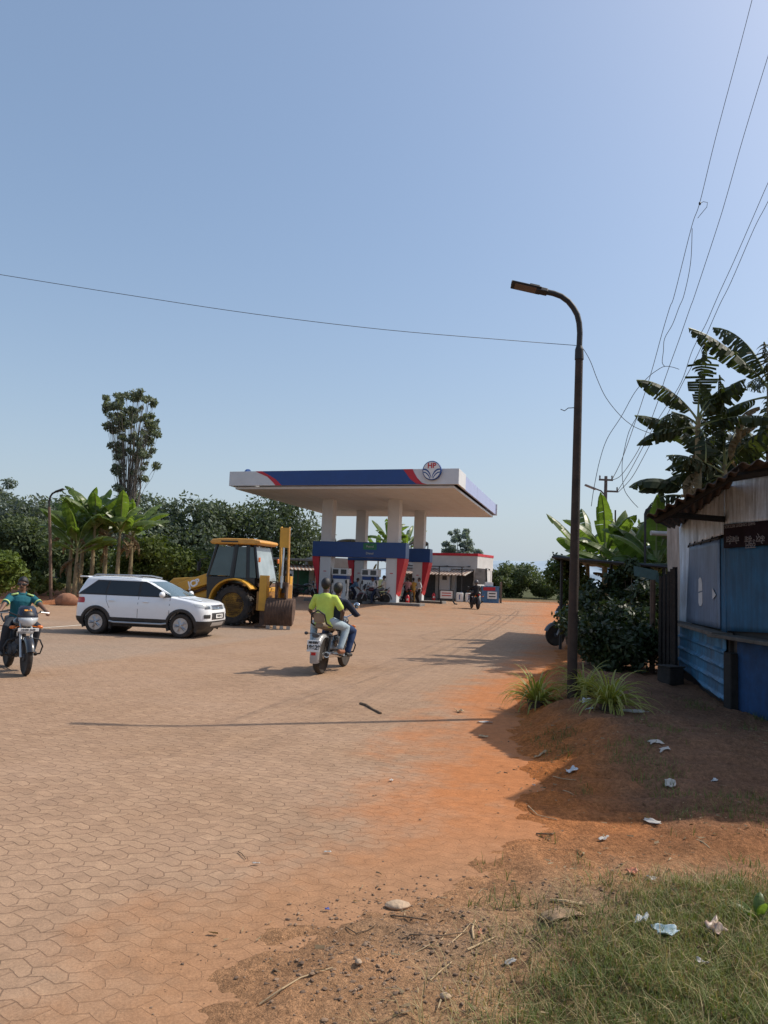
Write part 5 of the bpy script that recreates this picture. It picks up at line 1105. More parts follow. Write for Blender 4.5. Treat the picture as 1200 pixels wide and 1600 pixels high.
def make_suv(loc, rz):
    t = thing("parked_car", "white compact SUV with black wheel arch cladding standing beside the yellow backhoe", "car", loc, rz)
    tab = [(.27, -1.86, 1.84, .80, .24), (.34, -1.94, 1.93, .855, .28), (.46, -1.98, 1.985, .885, .32), (.62, -1.99, 1.99, .895, .34), (.76, -1.985, 1.975, .897, .35), (.86, -1.975, 1.945, .893, .36), (.93, -1.965, 1.90, .885, .36), (.985, -1.955, 1.80, .872, .33), (1.025, -1.95, 1.60, .862, .30), (1.06, -1.945, 1.33, .853, .26), (1.09, -1.94, 1.06, .845, .22),
           (1.13, -1.935, .97, .832, .20), (1.22, -1.90, .79, .803, .19), (1.33, -1.85, .57, .768, .19), (1.44, -1.80, .34, .730, .19), (1.52, -1.77, .15, .700, .20), (1.565, -1.74, -.02, .67, .22), (1.595, -1.66, -.22, .60, .25), (1.612, -1.45, -.5, .42, .25), (1.617, -1.2, -.75, .2, .12)]
    def ring(z, off=0):
        xr, xf, w_, rc = (interp(tab, z, k) for k in (1, 2, 3, 4)); xr -= off; xf += off; w_ += off; pts = []
        bul = .05
        def fx(y): return xf - bul * (y / w_) ** 2
        def rx(y): return xr + bul * .8 * (y / w_) ** 2
        for i in range(4): y = -(w_ - rc) * i / 4; pts.append((fx(y), y))
        for i in range(8): a = math.pi / 2 * i / 8; pts.append((fx(w_ - rc) - rc + rc * math.cos(a), -(w_ - rc) - rc * math.sin(a)))
        x0, x1 = fx(w_ - rc) - rc, rx(w_ - rc) + rc
        for i in range(12): pts.append((x0 + (x1 - x0) * i / 12, -w_))
        for i in range(8): a = math.pi / 2 * i / 8; pts.append((rx(w_ - rc) + rc - rc * math.sin(a), -(w_ - rc) - rc * math.cos(a)))
        for i in range(8): y = -(w_ - rc) + 2 * (w_ - rc) * i / 8; pts.append((rx(y), y))
        n = len(pts); half = [p for p in pts]
        # mirror second half from the first
        out = pts[:36] if False else None
        for i in range(8): a = math.pi / 2 * i / 8; pts.append((rx(w_ - rc) + rc - rc * math.cos(a), (w_ - rc) + rc * math.sin(a)))
        for i in range(12): pts.append((x1 + (x0 - x1) * i / 12, w_))
        for i in range(8): a = math.pi / 2 * i / 8; pts.append((fx(w_ - rc) - rc + rc * math.sin(a), (w_ - rc) + rc * math.cos(a)))
        for i in range(4): y = (w_ - rc) * (1 - i / 4); pts.append((fx(y), y))
        return [Vector((x, y, z)) for x, y in pts]
    zs = sorted(set([r[0] for r in tab] + [.30, .40, .54, .70, .81, .9, .96, 1.005, 1.11, 1.17, 1.27, 1.38, 1.48]))
    mb = MB(); mb.rings([ring(z) for z in zs]); body = mb.build("body", CARW, t, smooth=42)
    mb = MB(); mb.rings([ring(z, .012) for z in (.25, .29, .36, .44, .475)] + [ring(.48, .002)]); skirt = mb.build("cladding", PLB, t, smooth=42)
    cut = MB()
    for x in (-1.25, 1.25):
        for s_ in (-1, 1): cut.cyl((x, s_ * .55, .335), (x, s_ * 1.1, .335), .385, n=40)
    co = cut.build("cutter", None, t)
    for o in (body, skirt): md = o.modifiers.new("arch", 'BOOLEAN'); md.object = co; md.operation = 'DIFFERENCE'; md.solver = 'EXACT'; md.use_self = True
    bpy.context.view_layer.update(); dg = bpy.context.evaluated_depsgraph_get()
    for o in (body, skirt):
        me = bpy.data.meshes.new_from_object(o.evaluated_get(dg)); o.modifiers.clear(); old = o.data; o.data = me; me.name = old.name + "_cut"
        while len(me.materials) > 1: me.materials.pop(index=1)
        me.polygons.foreach_set("material_index", [0] * len(me.polygons))
    bpy.data.objects.remove(co)
    mb = MB()                                                       # dark wells behind the wheels
    for x in (-1.25, 1.25): mb = MB(); mb.cyl((x, -.56, .335), (x, .56, .335), .384, n=30); mb.build("wheel_well", BLK, t)
    def W_(z): return interp(tab, z, 3)
    for s_ in (-1, 1):
        for x in (-1.25, 1.25):
            mb = MB(); rs = []
            for i in range(25):
                a = R(-22) + R(224) * i / 24; c, q = math.cos(a), math.sin(a); rs.append([Vector((x + c * r_, s_ * (W_(.335 + q * r_) + o_), .335 + q * r_)) for r_, o_ in ((.378, -.06), (.378, .020), (.40, .028), (.455, .020), (.465, -.01))])
            mb.rings(rs, closed=False, cap=False); mb.build("arch_trim", PLB, t, smooth=50)
            car_wheel(t, (x, s_ * .775, .335), .335, .215, s_)
        def panel(rows, mat, name, par, off):
            m = MB(); V = []; n = 6
            for z, a, b in rows: V += [Vector((a + (b - a) * i / n, s_ * (W_(z) + off), z)) for i in range(n + 1)]
            F = [(j * (n + 1) + i, j * (n + 1) + i + 1, (j + 1) * (n + 1) + i + 1, (j + 1) * (n + 1) + i) for j in range(len(rows) - 1) for i in range(n)]
            if s_ > 0: F = [f[::-1] for f in F]
            m.add(V, F); return m.build(name, mat, par, smooth=60)
        fr = panel([(1.085, -1.83, .93), (1.13, -1.80, .90), (1.25, -1.64, .66), (1.37, -1.49, .42), (1.47, -1.37, .20), (1.50, -1.33, .10)], PLB, "window_frame", t, .003)
        panel([(1.11, -.02 + .03, .86), (1.2, .01, .70), (1.3, .01, .50), (1.4, .01, .29), (1.475, .01, .12)], GLS, "window", t, .007)
        panel([(1.11, -.98, -.06), (1.2, -.98, -.06), (1.4, -.95, -.06), (1.475, -.93, -.06)], GLS, "window", t, .007)
        panel([(1.12, -1.72, -1.03), (1.2, -1.62, -1.03), (1.3, -1.52, -1.02), (1.4, -1.40, -1.0), (1.46, -1.33, -.99)], GLS, "window", t, .007)
        for xx, zlo in ((.90, .5), (-.02, .5)): panel([(z, xx - .006, xx + .006) for z in (zlo, .7, .9, 1.08)], BLK, "door_seam", t, .0025)
        panel([(z, x0 - .006, x0 + .006) for z, x0 in ((.74, -.86), (.85, -.92), (.95, -.97), (1.08, -.99))], BLK, "door_seam", t, .0025)
        panel([(.48, -.84, .86), (.492, -.84, .86)], BLK, "door_seam", t, .003)
        for x in (-.80, .20): mb = MB(); mb.box((x, s_ * (W_(.95) + .022), .945), (.17, .035, .032)); mb.build("door_handle", CARW, t, bevel=.012)
        mb = MB(); mb.tube([(-.84, s_ * .885, .385), (-.7, s_ * .91, .36), (.7, s_ * .91, .36), (.84, s_ * .885, .385)], .026, 8); mb.build("side_step", SIL, t)
        mb = MB(); mb.ell((.72, s_ * .985, 1.165), (.075, .115, .085), 14, 9); mi = mb.build("mirror", CARW, t, smooth=180); mb = MB(); mb.box((.72, s_ * .86, 1.115), (.10, .12, .04)); mb.build("mirror_stalk", PLB, mi, bevel=.01)
        mb = MB(); mb.tube([(-1.55, s_ * .60, 1.60), (-1.45, s_ * .605, 1.645), (-.4, s_ * .615, 1.655), (-.05, s_ * .62, 1.60)], .019, 8); mb.build("roof_rail", SIL, t)
        def patch(z0, z1, i0, i1, mat, name, off, par=t, m_=6, z0b=None, z1b=None):
            V = []; k = i1 - i0
            for j in range(m_ + 1):
                for i in range(i0, i1 + 1):
                    f = (i - i0) / k; za = z0 + ((z0b if z0b is not None else z0) - z0) * f; zb = z1 + ((z1b if z1b is not None else z1) - z1) * f
                    z = za + (zb - za) * j / m_; q = ring(z, off)[i % 64]; V.append(Vector((q.x, q.y if s_ < 0 else -q.y, q.z)))
            n_ = k + 1; F = [(j * n_ + i, j * n_ + i + 1, (j + 1) * n_ + i + 1, (j + 1) * n_ + i) for j in range(m_) for i in range(k)]
            if s_ < 0: F = [f[::-1] for f in F]
            m = MB(); m.add(V, F); return m.build(name, mat, par, smooth=60)
        hl = patch(.80, .915, 3, 11, LAMPG, "headlight", .006, z0b=.88, z1b=.95); patch(.815, .89, 4, 7, pm("lamp_inner", (.12, .13, .14), .2, .6), "lamp_reflector", .010, hl)
        patch(.56, .66, 4, 8, PLB, "fog_lamp_surround", .006)
        patch(.86, 1.01, 24, 31, REDL, "tail_light", .006, z0b=.84, z1b=1.0)
    # front middle
    def fgrid(z0, z1, y0, y1, mat, name, off, par=t):
        V = []; n = 8
        for j in range(5):
            z = z0 + (z1 - z0) * j / 4; xf = interp(tab, z, 2); w_ = interp(tab, z, 3)
            for i in range(n + 1): y = y0 + (y1 - y0) * i / n; V.append(Vector((xf - .05 * (y / w_) ** 2 + off, y, z)))
        F = [(j * (n + 1) + i, j * (n + 1) + i + 1, (j + 1) * (n + 1) + i + 1, (j + 1) * (n + 1) + i) for j in range(4) for i in range(n)]
        m = MB(); m.add(V, F); return m.build(name, mat, par, smooth=60)
    g = fgrid(.79, .915, -.42, .42, PLB, "grille", .006)
    for k, z in enumerate((.81, .85, .89)): fgrid(z, z + .014, -.41, .41, CHR, "grille_bar", .012, g)
    em = fgrid(.825, .88, -.045, .045, CHR, "grille_emblem", .018, g)
    fgrid(.52, .70, -.46, .46, PLB, "lower_intake", .008); fgrid(.33, .44, -.44, .44, SIL, "skid_plate", .018)
    mb = MB(); mb.box((2.012, 0, .61), (.012, .5, .11)); np_ = mb.build("number_plate", WPL, t, smooth=0); text(np_, "plate_letters", "MH08 AG", .085, BLKT, frame_m((2.0195, 0, .61), (0, 1, 0), (0, 0, 1)))
    V = []; n = 10; rows = [(1.115, .80, .97), (1.2, .75, .80), (1.3, .70, .60), (1.4, .655, .395), (1.5, .61, .17)]
    for z, hw, _ in rows:
        xf = interp(tab, z, 2); w_ = interp(tab, z, 3)
        for i in range(n + 1): y = -hw + 2 * hw * i / n; V.append(Vector((xf - .05 * (y / w_) ** 2 - max(0, abs(y) - (w_ - .2)) * .35 + .008, y, z + .006)))
    mb = MB(); mb.add(V, [(j * (n + 1) + i, j * (n + 1) + i + 1, (j + 1) * (n + 1) + i + 1, (j + 1) * (n + 1) + i) for j in range(4) for i in range(n)]); mb.build("windscreen", WSG, t, smooth=60)
    mb = MB(); mb.tube([(.98, -.55, 1.125), (.80, -.05, 1.19)], .010, 5); mb.build("wiper", BLK, t)
    mb = MB(); mb.tube([(1.72, -.62, 1.008), (1.3, -.68, 1.075), (1.06, -.70, 1.102)], .006, 4); mb.build("bonnet_seam", DGR, t)
    mb = MB(); mb.box((-1.86, 0, 1.575), (.26, 1.12, .035)); mb.build("spoiler", CARW, t, bevel=.014)
    mb = MB(); mb.tube([(-.95, 0, 1.61), (-1.05, 0, 1.68)], [.02, .008], 6); mb.build("aerial", BLK, t)
    return t
suv = make_suv(Vector((-6.17, 21.0, 0)), R(-9)); suv.scale = (.945,) * 3

# ------------------------------------------------------------------ backhoe loader
YEL = pm("digger_yellow", (.64, .33, .03), .42, var=.12, scale=2, dirt=.45, dirtcol=(.20, .10, .04)); YED = pm("worn_yellow", (.40, .19, .03), .6, var=.25, scale=3, dirt=.8, dirtcol=(.13, .08, .05))
DIRTY = pm("earthy_steel", (.10, .06, .042), .7, .35, var=.45, scale=4, dirt=.6, dirtcol=(.17, .10, .065), bump=.3)
CABG = glassm("cab_glass", (.06, .085, .08), .04)
REARG = glassm("cab_rear_glass", (.30, .36, .38), .12)
def make_backhoe(loc, rz):
    t = thing("backhoe_loader", "yellow backhoe loader with black cab, raised boom and earthy bucket resting on the paving", "backhoe", loc, rz)
    # wheels: rear axle at the origin, front towards +x, left side +y
    def bigwheel(c, r, wd, s_, nm="wheel"):
        ax = Vector((0, s_, 0)); o = Vector(c); rim = r * .60; mb = MB()
        mb.lathe([(rim, wd * .42), (rim * .96, wd * .34), (rim * .86, wd * .14), (rim * .72, wd * .08), (rim * .70, wd * .18), (rim * .36, wd * .20)], (o, ax), 36); w_ = mb.build(nm, YEL, t)
        x, y, d = basis(ax); mb = MB(); mb.prism([(math.cos(a) * rim * .44, math.sin(a) * rim * .44) for a in [2 * math.pi * k / 6 for k in range(6)]], o + d * wd * .19, x, y, (.0, .03)); mb.lathe([(rim * .2, wd * .2), (rim * .18, wd * .34)], (o, ax), 16); mb.build("hub", DIRTY, w_, smooth=30)
        mb = MB()
        for k in range(10): a = 2 * math.pi * k / 10; p = o + (x * math.cos(a) + y * math.sin(a)) * rim * .58; mb.cyl(p + d * wd * .12, p + d * wd * .24, .018, n=6)
        mb.build("bolts", DIRTY, w_)
        tb = MB(); tb.lathe([(rim, -wd * .42), (rim + .02, -wd * .5), (r - .10, -wd * .5), (r - .05, -wd * .42), (r - .045, wd * .42), (r - .10, wd * .5), (rim + .02, wd * .5), (rim, wd * .42)], (o, ax), 40)
        for k in range(20):
            for sd in (-1, 1):
                a = 2 * math.pi * (k + (.5 if sd > 0 else 0)) / 20; pts = []
                for f, da in ((0.02, .0), (.25, .06), (.50, .17)): q = a + da; pts.append(o + (x * math.cos(q) + y * math.sin(q)) * (r - .03) + d * wd * f * sd)
                tb.tube(pts, [.034, .036, .04], 4)
        tb.build("tyre", RUB, w_, smooth=30)
    for s_ in (-1, 1): bigwheel((0, s_ * .86, .68), .68, .44, s_); bigwheel((2.25, s_ * .80, .44), .44, .30, s_)
    simplebox("chassis", DIRTY, t, (1.0, 0, .72), (3.2, .8, .35)); simplebox("rear_frame", YED, t, (-1.0, 0, .85), (.30, 2.1, .62), bevel=.02)
    # bonnet
    mb = MB(); mb.prism([(1.0, .85), (2.75, .85), (2.8, 1.30), (2.6, 1.48), (1.0, 1.62)], (0, 0, 0), (1, 0, 0), (0, 0, 1), (-.42, .42)); mb.build("bonnet", YEL, t, smooth=30, bevel=.04)
    # cab: lower body, posts, glass, roof
    CBK = pm("cab_black", (.016, .018, .02), .35, var=.3, dirt=.15, dirtcol=(.08, .06, .05)); hw = .74
    lo = [(-.62, 1.32), (-.30, 1.42), (.42, 1.40), (.62, 1.15), (.70, .72), (1.12, .72), (1.15, 1.60), (-.62, 1.60)]
    mb = MB(); mb.prism(lo, (0, 0, 0), (1, 0, 0), (0, 0, 1), (-hw, hw)); mb.build("cab_body", CBK, t, smooth=0, bevel=.02)
    def top(x, y, z): return Vector((x, y, z))
    A0, A1 = 1.12, .86      # front post bottom / top x
    B0, B1 = -.74, -.52
    zb, zt = 1.58, 2.70
    def post(x0, x1, s_, w_=.09, nm="cab_post"): mb = MB(); mb.tube([(x0, s_ * (hw - .02), zb), (x1, s_ * (hw - .10), zt)], w_ / 2 * 1.2, 6); return mb.build(nm, CBK, t, smooth=30)
    for s_ in (-1, 1):
        post(A0, A1, s_); post(B0, B1, s_, .07); post(.22, .14, s_, .14); post(-.36, -.28, s_, .11)
        def pane(x0b, x1b, x0t, x1t, z0, z1, nm, mat, off=0):
            yb = lambda z: s_ * (hw - .02 - .08 * (z - zb) / (zt - zb) + .012 + off); mb = MB(); mb.add([(x0b, yb(z0), z0), (x1b, yb(z0), z0), (x1t, yb(z1), z1), (x0t, yb(z1), z1)], [(0, 1, 2, 3)]); return mb.build(nm, mat, t, smooth=0, solid=.01)
        pane(.26, A0 - .06, .20, A1 - .06, 1.64, 2.62, "door_window", CABG); pane(-.32, .15, -.24, .07, 1.42, 2.62, "side_window", CABG); pane(B0 + .08, -.42, B1 + .04, -.34, 1.60, 2.62, "rear_side_window", CABG)
        # mudguard arch
        mb = MB(); rs = []
        for i in range(17): a = R(-8) + R(150) * i / 16; c, q = math.cos(a), math.sin(a); rs.append([Vector((c * r_, s_ * y_, .72 + q * r_ * (.98))) for r_, y_ in ((.80, .62), (.80, 1.10), (.85, 1.12), (.86, 1.08), (.86, .62))])
        rs = [[Vector((v.x * 1.0, v.y, v.z)) for v in r_] for r_ in rs]; mb.rings(rs); mb.build("mudguard", YEL, t, smooth=40)
        # stabiliser leg
        mb = MB(); mb.box((-1.10, s_ * 1.02, 1.12), (.26, .24, 1.15)); lg = mb.build("stabiliser", YEL, t, smooth=0, bevel=.015)
        mb = MB(); mb.box((-1.10, s_ * 1.02, .36), (.18, .16, .6)); mb.box((-1.10, s_ * 1.02, .045), (.42, .36, .07)); mb.build("stabiliser_foot", DIRTY, lg, smooth=0, bevel=.015)
        mb = MB(); mb.box((-.78, s_ * .80, 2.2), (.05, .12, .16)); mb.build("rear_lamp", ORL, t, bevel=.02)
        mb = MB(); mb.tube([(A0 + .0, s_ * .74, 2.2), (A0 + .18, s_ * .98, 2.15), (A0 + .18, s_ * .98, 1.75)], .018, 6); mb.box((A0 + .20, s_ * 1.0, 1.92), (.05, .18, .30)); mb.build("mirror", BLK, t, bevel=.008)
        # loader arm with lettering
        arm = [(.95, 1.38), (1.1, 1.72), (2.2, 1.34), (3.05, .72), (3.2, .40), (3.0, .32), (2.75, .62), (2.1, 1.02), (1.2, 1.30)]
        mb = MB(); mb.prism(arm, (0, s_ * .62, 0), (1, 0, 0), (0, 0, 1), (-.08, .08)); ar = mb.build("loader_arm", YEL, t, smooth=0, bevel=.02)
        if s_ > 0:
            d_ = Vector((-1.0, 0, .35)).normalized(); text(ar, "arm_letters", "JCB", .30, WHTT, frame_m((1.62, .62 + .086, 1.33), d_, Vector((.35, 0, 1.0))), bold=.012)
        mb = MB(); mb.tube([(1.25, s_ * .50, 1.2), (2.4, s_ * .50, .78)], [.06, .04], 8); mb.build("loader_ram", DIRTY, t)
    mb = MB(); mb.prism([(.30, 0), (.95, 0), (1.0, .15), (.6, .75), (.35, .95), (.2, .95), (.12, .5)], (2.75, 0, .06), (1, 0, 0), (0, 0, 1), (-1.1, 1.1)); mb.build("loader_bucket", DIRTY, t, smooth=0, bevel=.02)
    mb = MB(); mb.add([(A0 + .01, -hw + .08, zb + .06), (A0 + .01, hw - .08, zb + .06), (A1 + .01, hw - .15, zt - .06), (A1 + .01, -hw + .15, zt - .06)], [(0, 1, 2, 3)]); mb.build("windscreen", CABG, t, smooth=0, solid=.01)
    mb = MB(); mb.add([(B0 - .06, -hw + .05, zb - .14), (B0 - .06, hw - .05, zb - .14), (B1 - .02, hw - .12, zt - .06), (B1 - .02, -hw + .12, zt - .06)], [(0, 1, 2, 3)]); mb.build("rear_window", REARG, t, smooth=0, solid=.012)
    mb = MB(); mb.box((B0 - .05, 0, 1.36), (.10, 1.5, .12)); mb.build("rear_sill", pm("sill_brown", (.16, .10, .075), .7), t, smooth=0, bevel=.015)
    mb = MB(); mb.prism([(-.66, 2.70), (1.02, 2.70), (1.10, 2.76), (1.02, 2.86), (.6, 2.90), (-.45, 2.90), (-.76, 2.84), (-.78, 2.75)], (0, 0, 0), (1, 0, 0), (0, 0, 1), (-hw - .04, hw + .04)); mb.build("cab_roof", pm("cab_roof_yellow", (.62, .30, .05), .45, var=.1, dirt=.3, dirtcol=(.25, .15, .08)), t, smooth=30, bevel=.05, seg=3)
    mb = MB(); mb.box((.35, hw + .045, 2.79), (.62, .008, .05)); mb.build("roof_decal", BLK, t, smooth=0)
    # inside: seat and wheel glimpsed through the glass
    mb = MB(); mb.box((.0, 0, 1.75), (.5, .5, .14)); mb.box((-.25, 0, 2.05), (.12, .48, .6)); mb.build("seat", BLK, t, bevel=.03)
    # backhoe: swung to face the rear quarter, shifted to the left side
    K = Vector((-1.62, .45, 0)); yaw = R(180) - rz - R(82)
    ca, sa = math.cos(-rz - R(94)), math.sin(-rz - R(94)); f = Vector((ca, sa, 0)); l = Vector((-sa, ca, 0))
    def Q(a, b, z): return K + f * a + l * b + Vector((0, 0, z))
    simplebox("king_post", YED, t, tuple(K + Vector((.02, 0, .98))), (.34, .40, .9), bevel=.03)
    mb = MB(); mb.box((-1.05, 0, 1.22), (.22, 1.9, .12)); mb.box((-1.05, 0, .62), (.22, 1.9, .12)); mb.build("slide_rail", YEL, t, smooth=0, bevel=.01)
    for b in (-.13, .13):
        mb = MB(); mb.prism([(.12, .95), (.34, .95), (.50, 1.6), (.56, 2.4), (.60, 3.25), (.44, 3.32), (.34, 2.5), (.22, 1.6)], Q(0, b, 0), f, Vector((0, 0, 1)), (-.022, .022)); mb.build("boom_side", YEL if b < 0 else YED, t, smooth=0, bevel=.008)
    mb = MB(); V = [Q(a, b, z) for a, z in ((.605, 2.62), (.61, 3.27)) for b in (-.15, .15)]; mb.add(V, [(0, 1, 3, 2)]); mb.build("boom_cap", YEL, t, smooth=0, solid=.02)
    mb = MB(); mb.tube([Q(.40, 0, 1.15), Q(.48, 0, 2.0)], .065, 10); mb.tube([Q(.48, 0, 2.0), Q(.5, 0, 2.7)], .035, 8); mb.build("boom_ram", BLK, t)
    mb = MB(); mb.tube([Q(.62, 0, 2.62), Q(.68, 0, 1.9), Q(.70, 0, 1.6)], .03, 8); mb.tube([Q(.70, 0, 1.7), Q(.72, 0, 1.3)], .05, 8); mb.build("bucket_ram", pm("ram_steel", (.5, .5, .5), .3, .8), t)
    mb = MB()
    for b in (-.16, .16): mb.prism([(.50, 1.42), (.78, 1.50), (.82, 1.0), (.74, .86), (.56, .9)], Q(0, b, 0), f, Vector((0, 0, 1)), (-.03, .03))
    mb.box(Q(.66, 0, 1.42), (.14, .42, .14), Matrix((f, l, Vector((0, 0, 1)))).transposed()); mb.build("dipper", DIRTY, t, smooth=0, bevel=.01)
    # digging bucket: curled shell with ribs and teeth
    mb = MB(); prof = [(.50, .95), (.68, .985), (.86, .93), (1.0, .78), (1.06, .58), (1.05, .36), (.98, .12)]; rs = [[Q(a, -.43, z), Q(a, .43, z), Q(a - .035, .43, z - .012), Q(a - .035, -.43, z - .012)] for a, z in prof]; mb.rings(rs); bk_ = mb.build("bucket", DIRTY, t, smooth=40)
    for b in (-.43, .43): mb = MB(); mb.prism(prof + [(.62, .30), (.46, .62)], Q(0, b, 0), f, Vector((0, 0, 1)), (-.018, .018)); mb.build("bucket_cheek", DIRTY, bk_, smooth=0, bevel=.006)
    for k in range(9): mb = MB(); b = -.36 + k * .09; mb.tube([Q(a + .008, b, z) for a, z in prof[2:]], .016, 5); mb.build("bucket_rib", DIRTY, bk_, smooth=40)
    for k in range(4): mb = MB(); b = -.33 + k * .22; mb.box(Q(.955, b, .065), (.05, .13, .13), Matrix((f, l, Vector((0, 0, 1)))).transposed(), .8); mb.build("bucket_tooth", pm("tooth_steel", (.38, .36, .34), .35, .7), bk_, smooth=0, bevel=.01)
    for k in range(3): mb = MB(); mb.tube([Vector((-.78, -.1 + k * .12, 1.30)), Vector((-1.0, .1 + k * .1, 1.5)), Q(.16, -.05 + k * .05, 1.5), Q(.30, -.05 + k * .05, 2.2)], .018, 6); mb.build("hose", BLK, t)
    return t
BHR = R(180 - 15)
make_backhoe(Vector((-4.62, 26.55, 0)), BHR)

# ------------------------------------------------------------------ motorcycles
SPK = pm("spoke_steel", (.35, .35, .35), .35, .8)
def bike_wheel(parent, x, r, wd, spokes=18, alloy=False, loc0=(0, 0, 0)):
    o = Vector((x, 0, r)); ax = Vector((0, 1, 0)); rim = r - wd * .62; mb = MB()
    mb.lathe([(rim, -wd * .30), (rim - .018, -wd * .26), (rim - .018, wd * .26), (rim, wd * .30)], (o, ax), 32)
    mb.lathe([(.035, -.06), (.06, -.05), (.06, .05), (.035, .06)], (o, ax), 14)
    X, Y_, d = basis(ax)
    for k in range(spokes if not alloy else 6):
        a = 2 * math.pi * k / (spokes if not alloy else 6); s_ = 1 if k % 2 else -1
        mb.tube([o + d * .04 * s_ * (0 if alloy else 1) + (X * math.cos(a) + Y_ * math.sin(a)) * .045, o + (X * math.cos(a + (0 if alloy else .35 * s_)) + Y_ * math.sin(a + (0 if alloy else .35 * s_))) * (rim - .01)], .0035 if not alloy else .016, 4)
    w_ = mb.build("wheel", SPK if not alloy else DGR, parent); t = MB(); h = wd / 2
    t.lathe([(rim, -h * .7), (r - wd * .35, -h), (r - wd * .12, -h * .8), (r, -h * .25), (r, h * .25), (r - wd * .12, h * .8), (r - wd * .35, h), (rim, h * .7)], (o, ax), 36); t.build("tyre", RUB, w_, smooth=60); return w_
def make_bike(name, label, loc, rz, style, paint, group=None, plate=None, fine=True, mirrors=True, scale=1.):
    t = thing(name, label, "motorcycle", loc, rz, group); t.scale = (scale,) * 3; enf = style == 'classic'; r = .325 if enf else .30; wd_r, wd_f = (.12, .10) if enf else (.11, .085); xa = .68
    bike_wheel(t, -xa, r, wd_r, 20, not enf); bike_wheel(t, xa, r, wd_f, 20, not enf)
    mb = MB()
    for s_ in (-1, 1): mb.tube([(xa, s_ * .085, r), (xa - .14, s_ * .085, .62), (xa - .24, s_ * .085, .88)], [.026, .022, .02], 8)
    mb.box((xa - .24, 0, .90), (.10, .22, .03)); mb.box((xa - .17, 0, .70), (.10, .22, .03)); mb.build("fork", SIL, t)
    mb = MB(); mb.tube([(xa - .26, 0, .86), (.15, 0, .78), (-.25, 0, .68), (-.72, 0, .70)], .028, 8); mb.tube([(xa - .26, 0, .84), (.32, 0, .45), (.1, 0, .28), (-.25, 0, .30), (-.30, 0, .66)], .024, 8)
    for s_ in (-1, 1): mb.tube([(-.28, s_ * .10, .36), (-xa, s_ * .10, r)], .022, 7); mb.tube([(-xa + .02, s_ * .12, r + .03), (-.50, s_ * .12, .70)], .026, 8); mb.tube([(-.16, s_ * .06, .30), (-.16, s_ * .26, .28), (-.10, s_ * .30, .28)], .014, 6); mb.tube([(-.40, s_ * .08, .40), (-.44, s_ * .24, .42)], .013, 6)
    mb.build("frame", BLK, t)
    mb = MB(); mb.ell((.12, 0, .40), (.17, .15, .15), 14, 9); mb.lathe([(.075, -.02), (.085, .02), (.085, .06), (.095, .07), (.095, .13), (.08, .17)], ((.17, 0, .44), (.25, 0, 1)), 16)
    for s_ in (-1, 1): mb.lathe([(.11, 0), (.115, .02), (.10, .05), (.05, .06)], ((.08, s_ * .12, .36), (0, s_, 0)), 18)
    mb.build("engine", SIL if enf else DGR, t)
    mb = MB(); mb.tube([(.28, -.06, .46), (.34, -.10, .34), (.2, -.14, .26), (-.1, -.15, .27), (-.25, -.16, .30)], .022, 8); mb.tube([(-.22, -.165, .30), (-.34, -.17, .32), (-.92, -.19, .37 if enf else .44)], [.03, .048, .05], 12); ex = mb.build("exhaust", CHR if enf else BLK, t); mb = MB(); e_ = Vector((-.925, -.1902, .371 if enf else .441)); mb.cyl(e_, e_ + Vector((-.05, 0, .006)), .04, .032, 12); mb.build("exhaust_tip", BLK, ex)
    mb = MB(); pr = [(-.16, .02, .03), (-.12, .09, .08), (.0, .13, .12), (.14, .145, .13), (.24, .13, .12), (.31, .07, .07)]
    mb.rings([[Vector((x, math.cos(a) * w_, .83 + math.sin(a) * h_ * (1 if math.sin(a) > 0 else .6))) for a in [2 * math.pi * k / 14 for k in range(14)]] for x, w_, h_ in pr]); mb.build("fuel_tank", paint, t, smooth=60)
    for s_ in (-1, 1): mb = MB(); mb.ell((-.24, s_ * .13, .56), (.15, .035, .11), 12, 7); mb.build("side_cover", paint if enf else DGR, t, smooth=180)
    seat = pm("seat_tan", (.25, .19, .13), .7, var=.2) if enf else pm("seat_black", (.02, .02, .02), .65)
    mb = MB(); pr = [(-.12, .10, .04), (-.25, .125, .06), (-.5, .125, .06), (-.74, .11, .06), (-.82, .07, .04)]; zc = [.80, .79, .83, .86, .87]
    mb.rings([[Vector((x, math.copysign(abs(math.cos(a)) ** .6, math.cos(a)) * w_, z + math.copysign(abs(math.sin(a)) ** .6, math.sin(a)) * h_)) for a in [2 * math.pi * k / 14 for k in range(14)]] for (x, w_, h_), z in zip(pr, zc)]); mb.build("seat", seat, t, smooth=60)
    if enf:
        mb = MB(); mb.box((-.86, 0, 1.0), (.05, .20, .18), (0, -.2, 0)); mb.build("backrest_pad", seat, t, bevel=.04, seg=3)
    mb = MB(); mb.tube([(-.55, .15, .82), (-.86, .14, .90), (-.92, .12, 1.06 if enf else .98), (-.93, 0, 1.13 if enf else 1.0), (-.92, -.12, 1.06 if enf else .98), (-.86, -.14, .90), (-.55, -.15, .82)], .016, 8); mb.build("grab_rail", BLK, t)
    def guard(x, a0, a1, rad, w_, mat, nm):
        mb = MB(); rs = []; n = 14
        for i in range(n + 1): a = R(a0) + R(a1 - a0) * i / n; rs.append([Vector((x + math.cos(a) * (rad + dz), y * w_, r + math.sin(a) * (rad + dz))) for y, dz in ((-1, -.05), (-.85, .0), (-.4, .022), (.4, .022), (.85, 0), (1, -.05), (.8, -.04), (-.8, -.04))])
        mb.rings(rs); return mb.build(nm, mat, t, smooth=50)
    guard(xa, 20, 165, r + .035, .068, (pm("fender_silver", (.36, .36, .36), .35, .3) if enf else paint), "front_mudguard"); rg = guard(-xa, 30, 196 if enf else 178, r + (.05 if enf else .10), .085, (pm("fender_silver", (.36, .36, .36), .35, .3) if enf else DGR), "rear_mudguard")
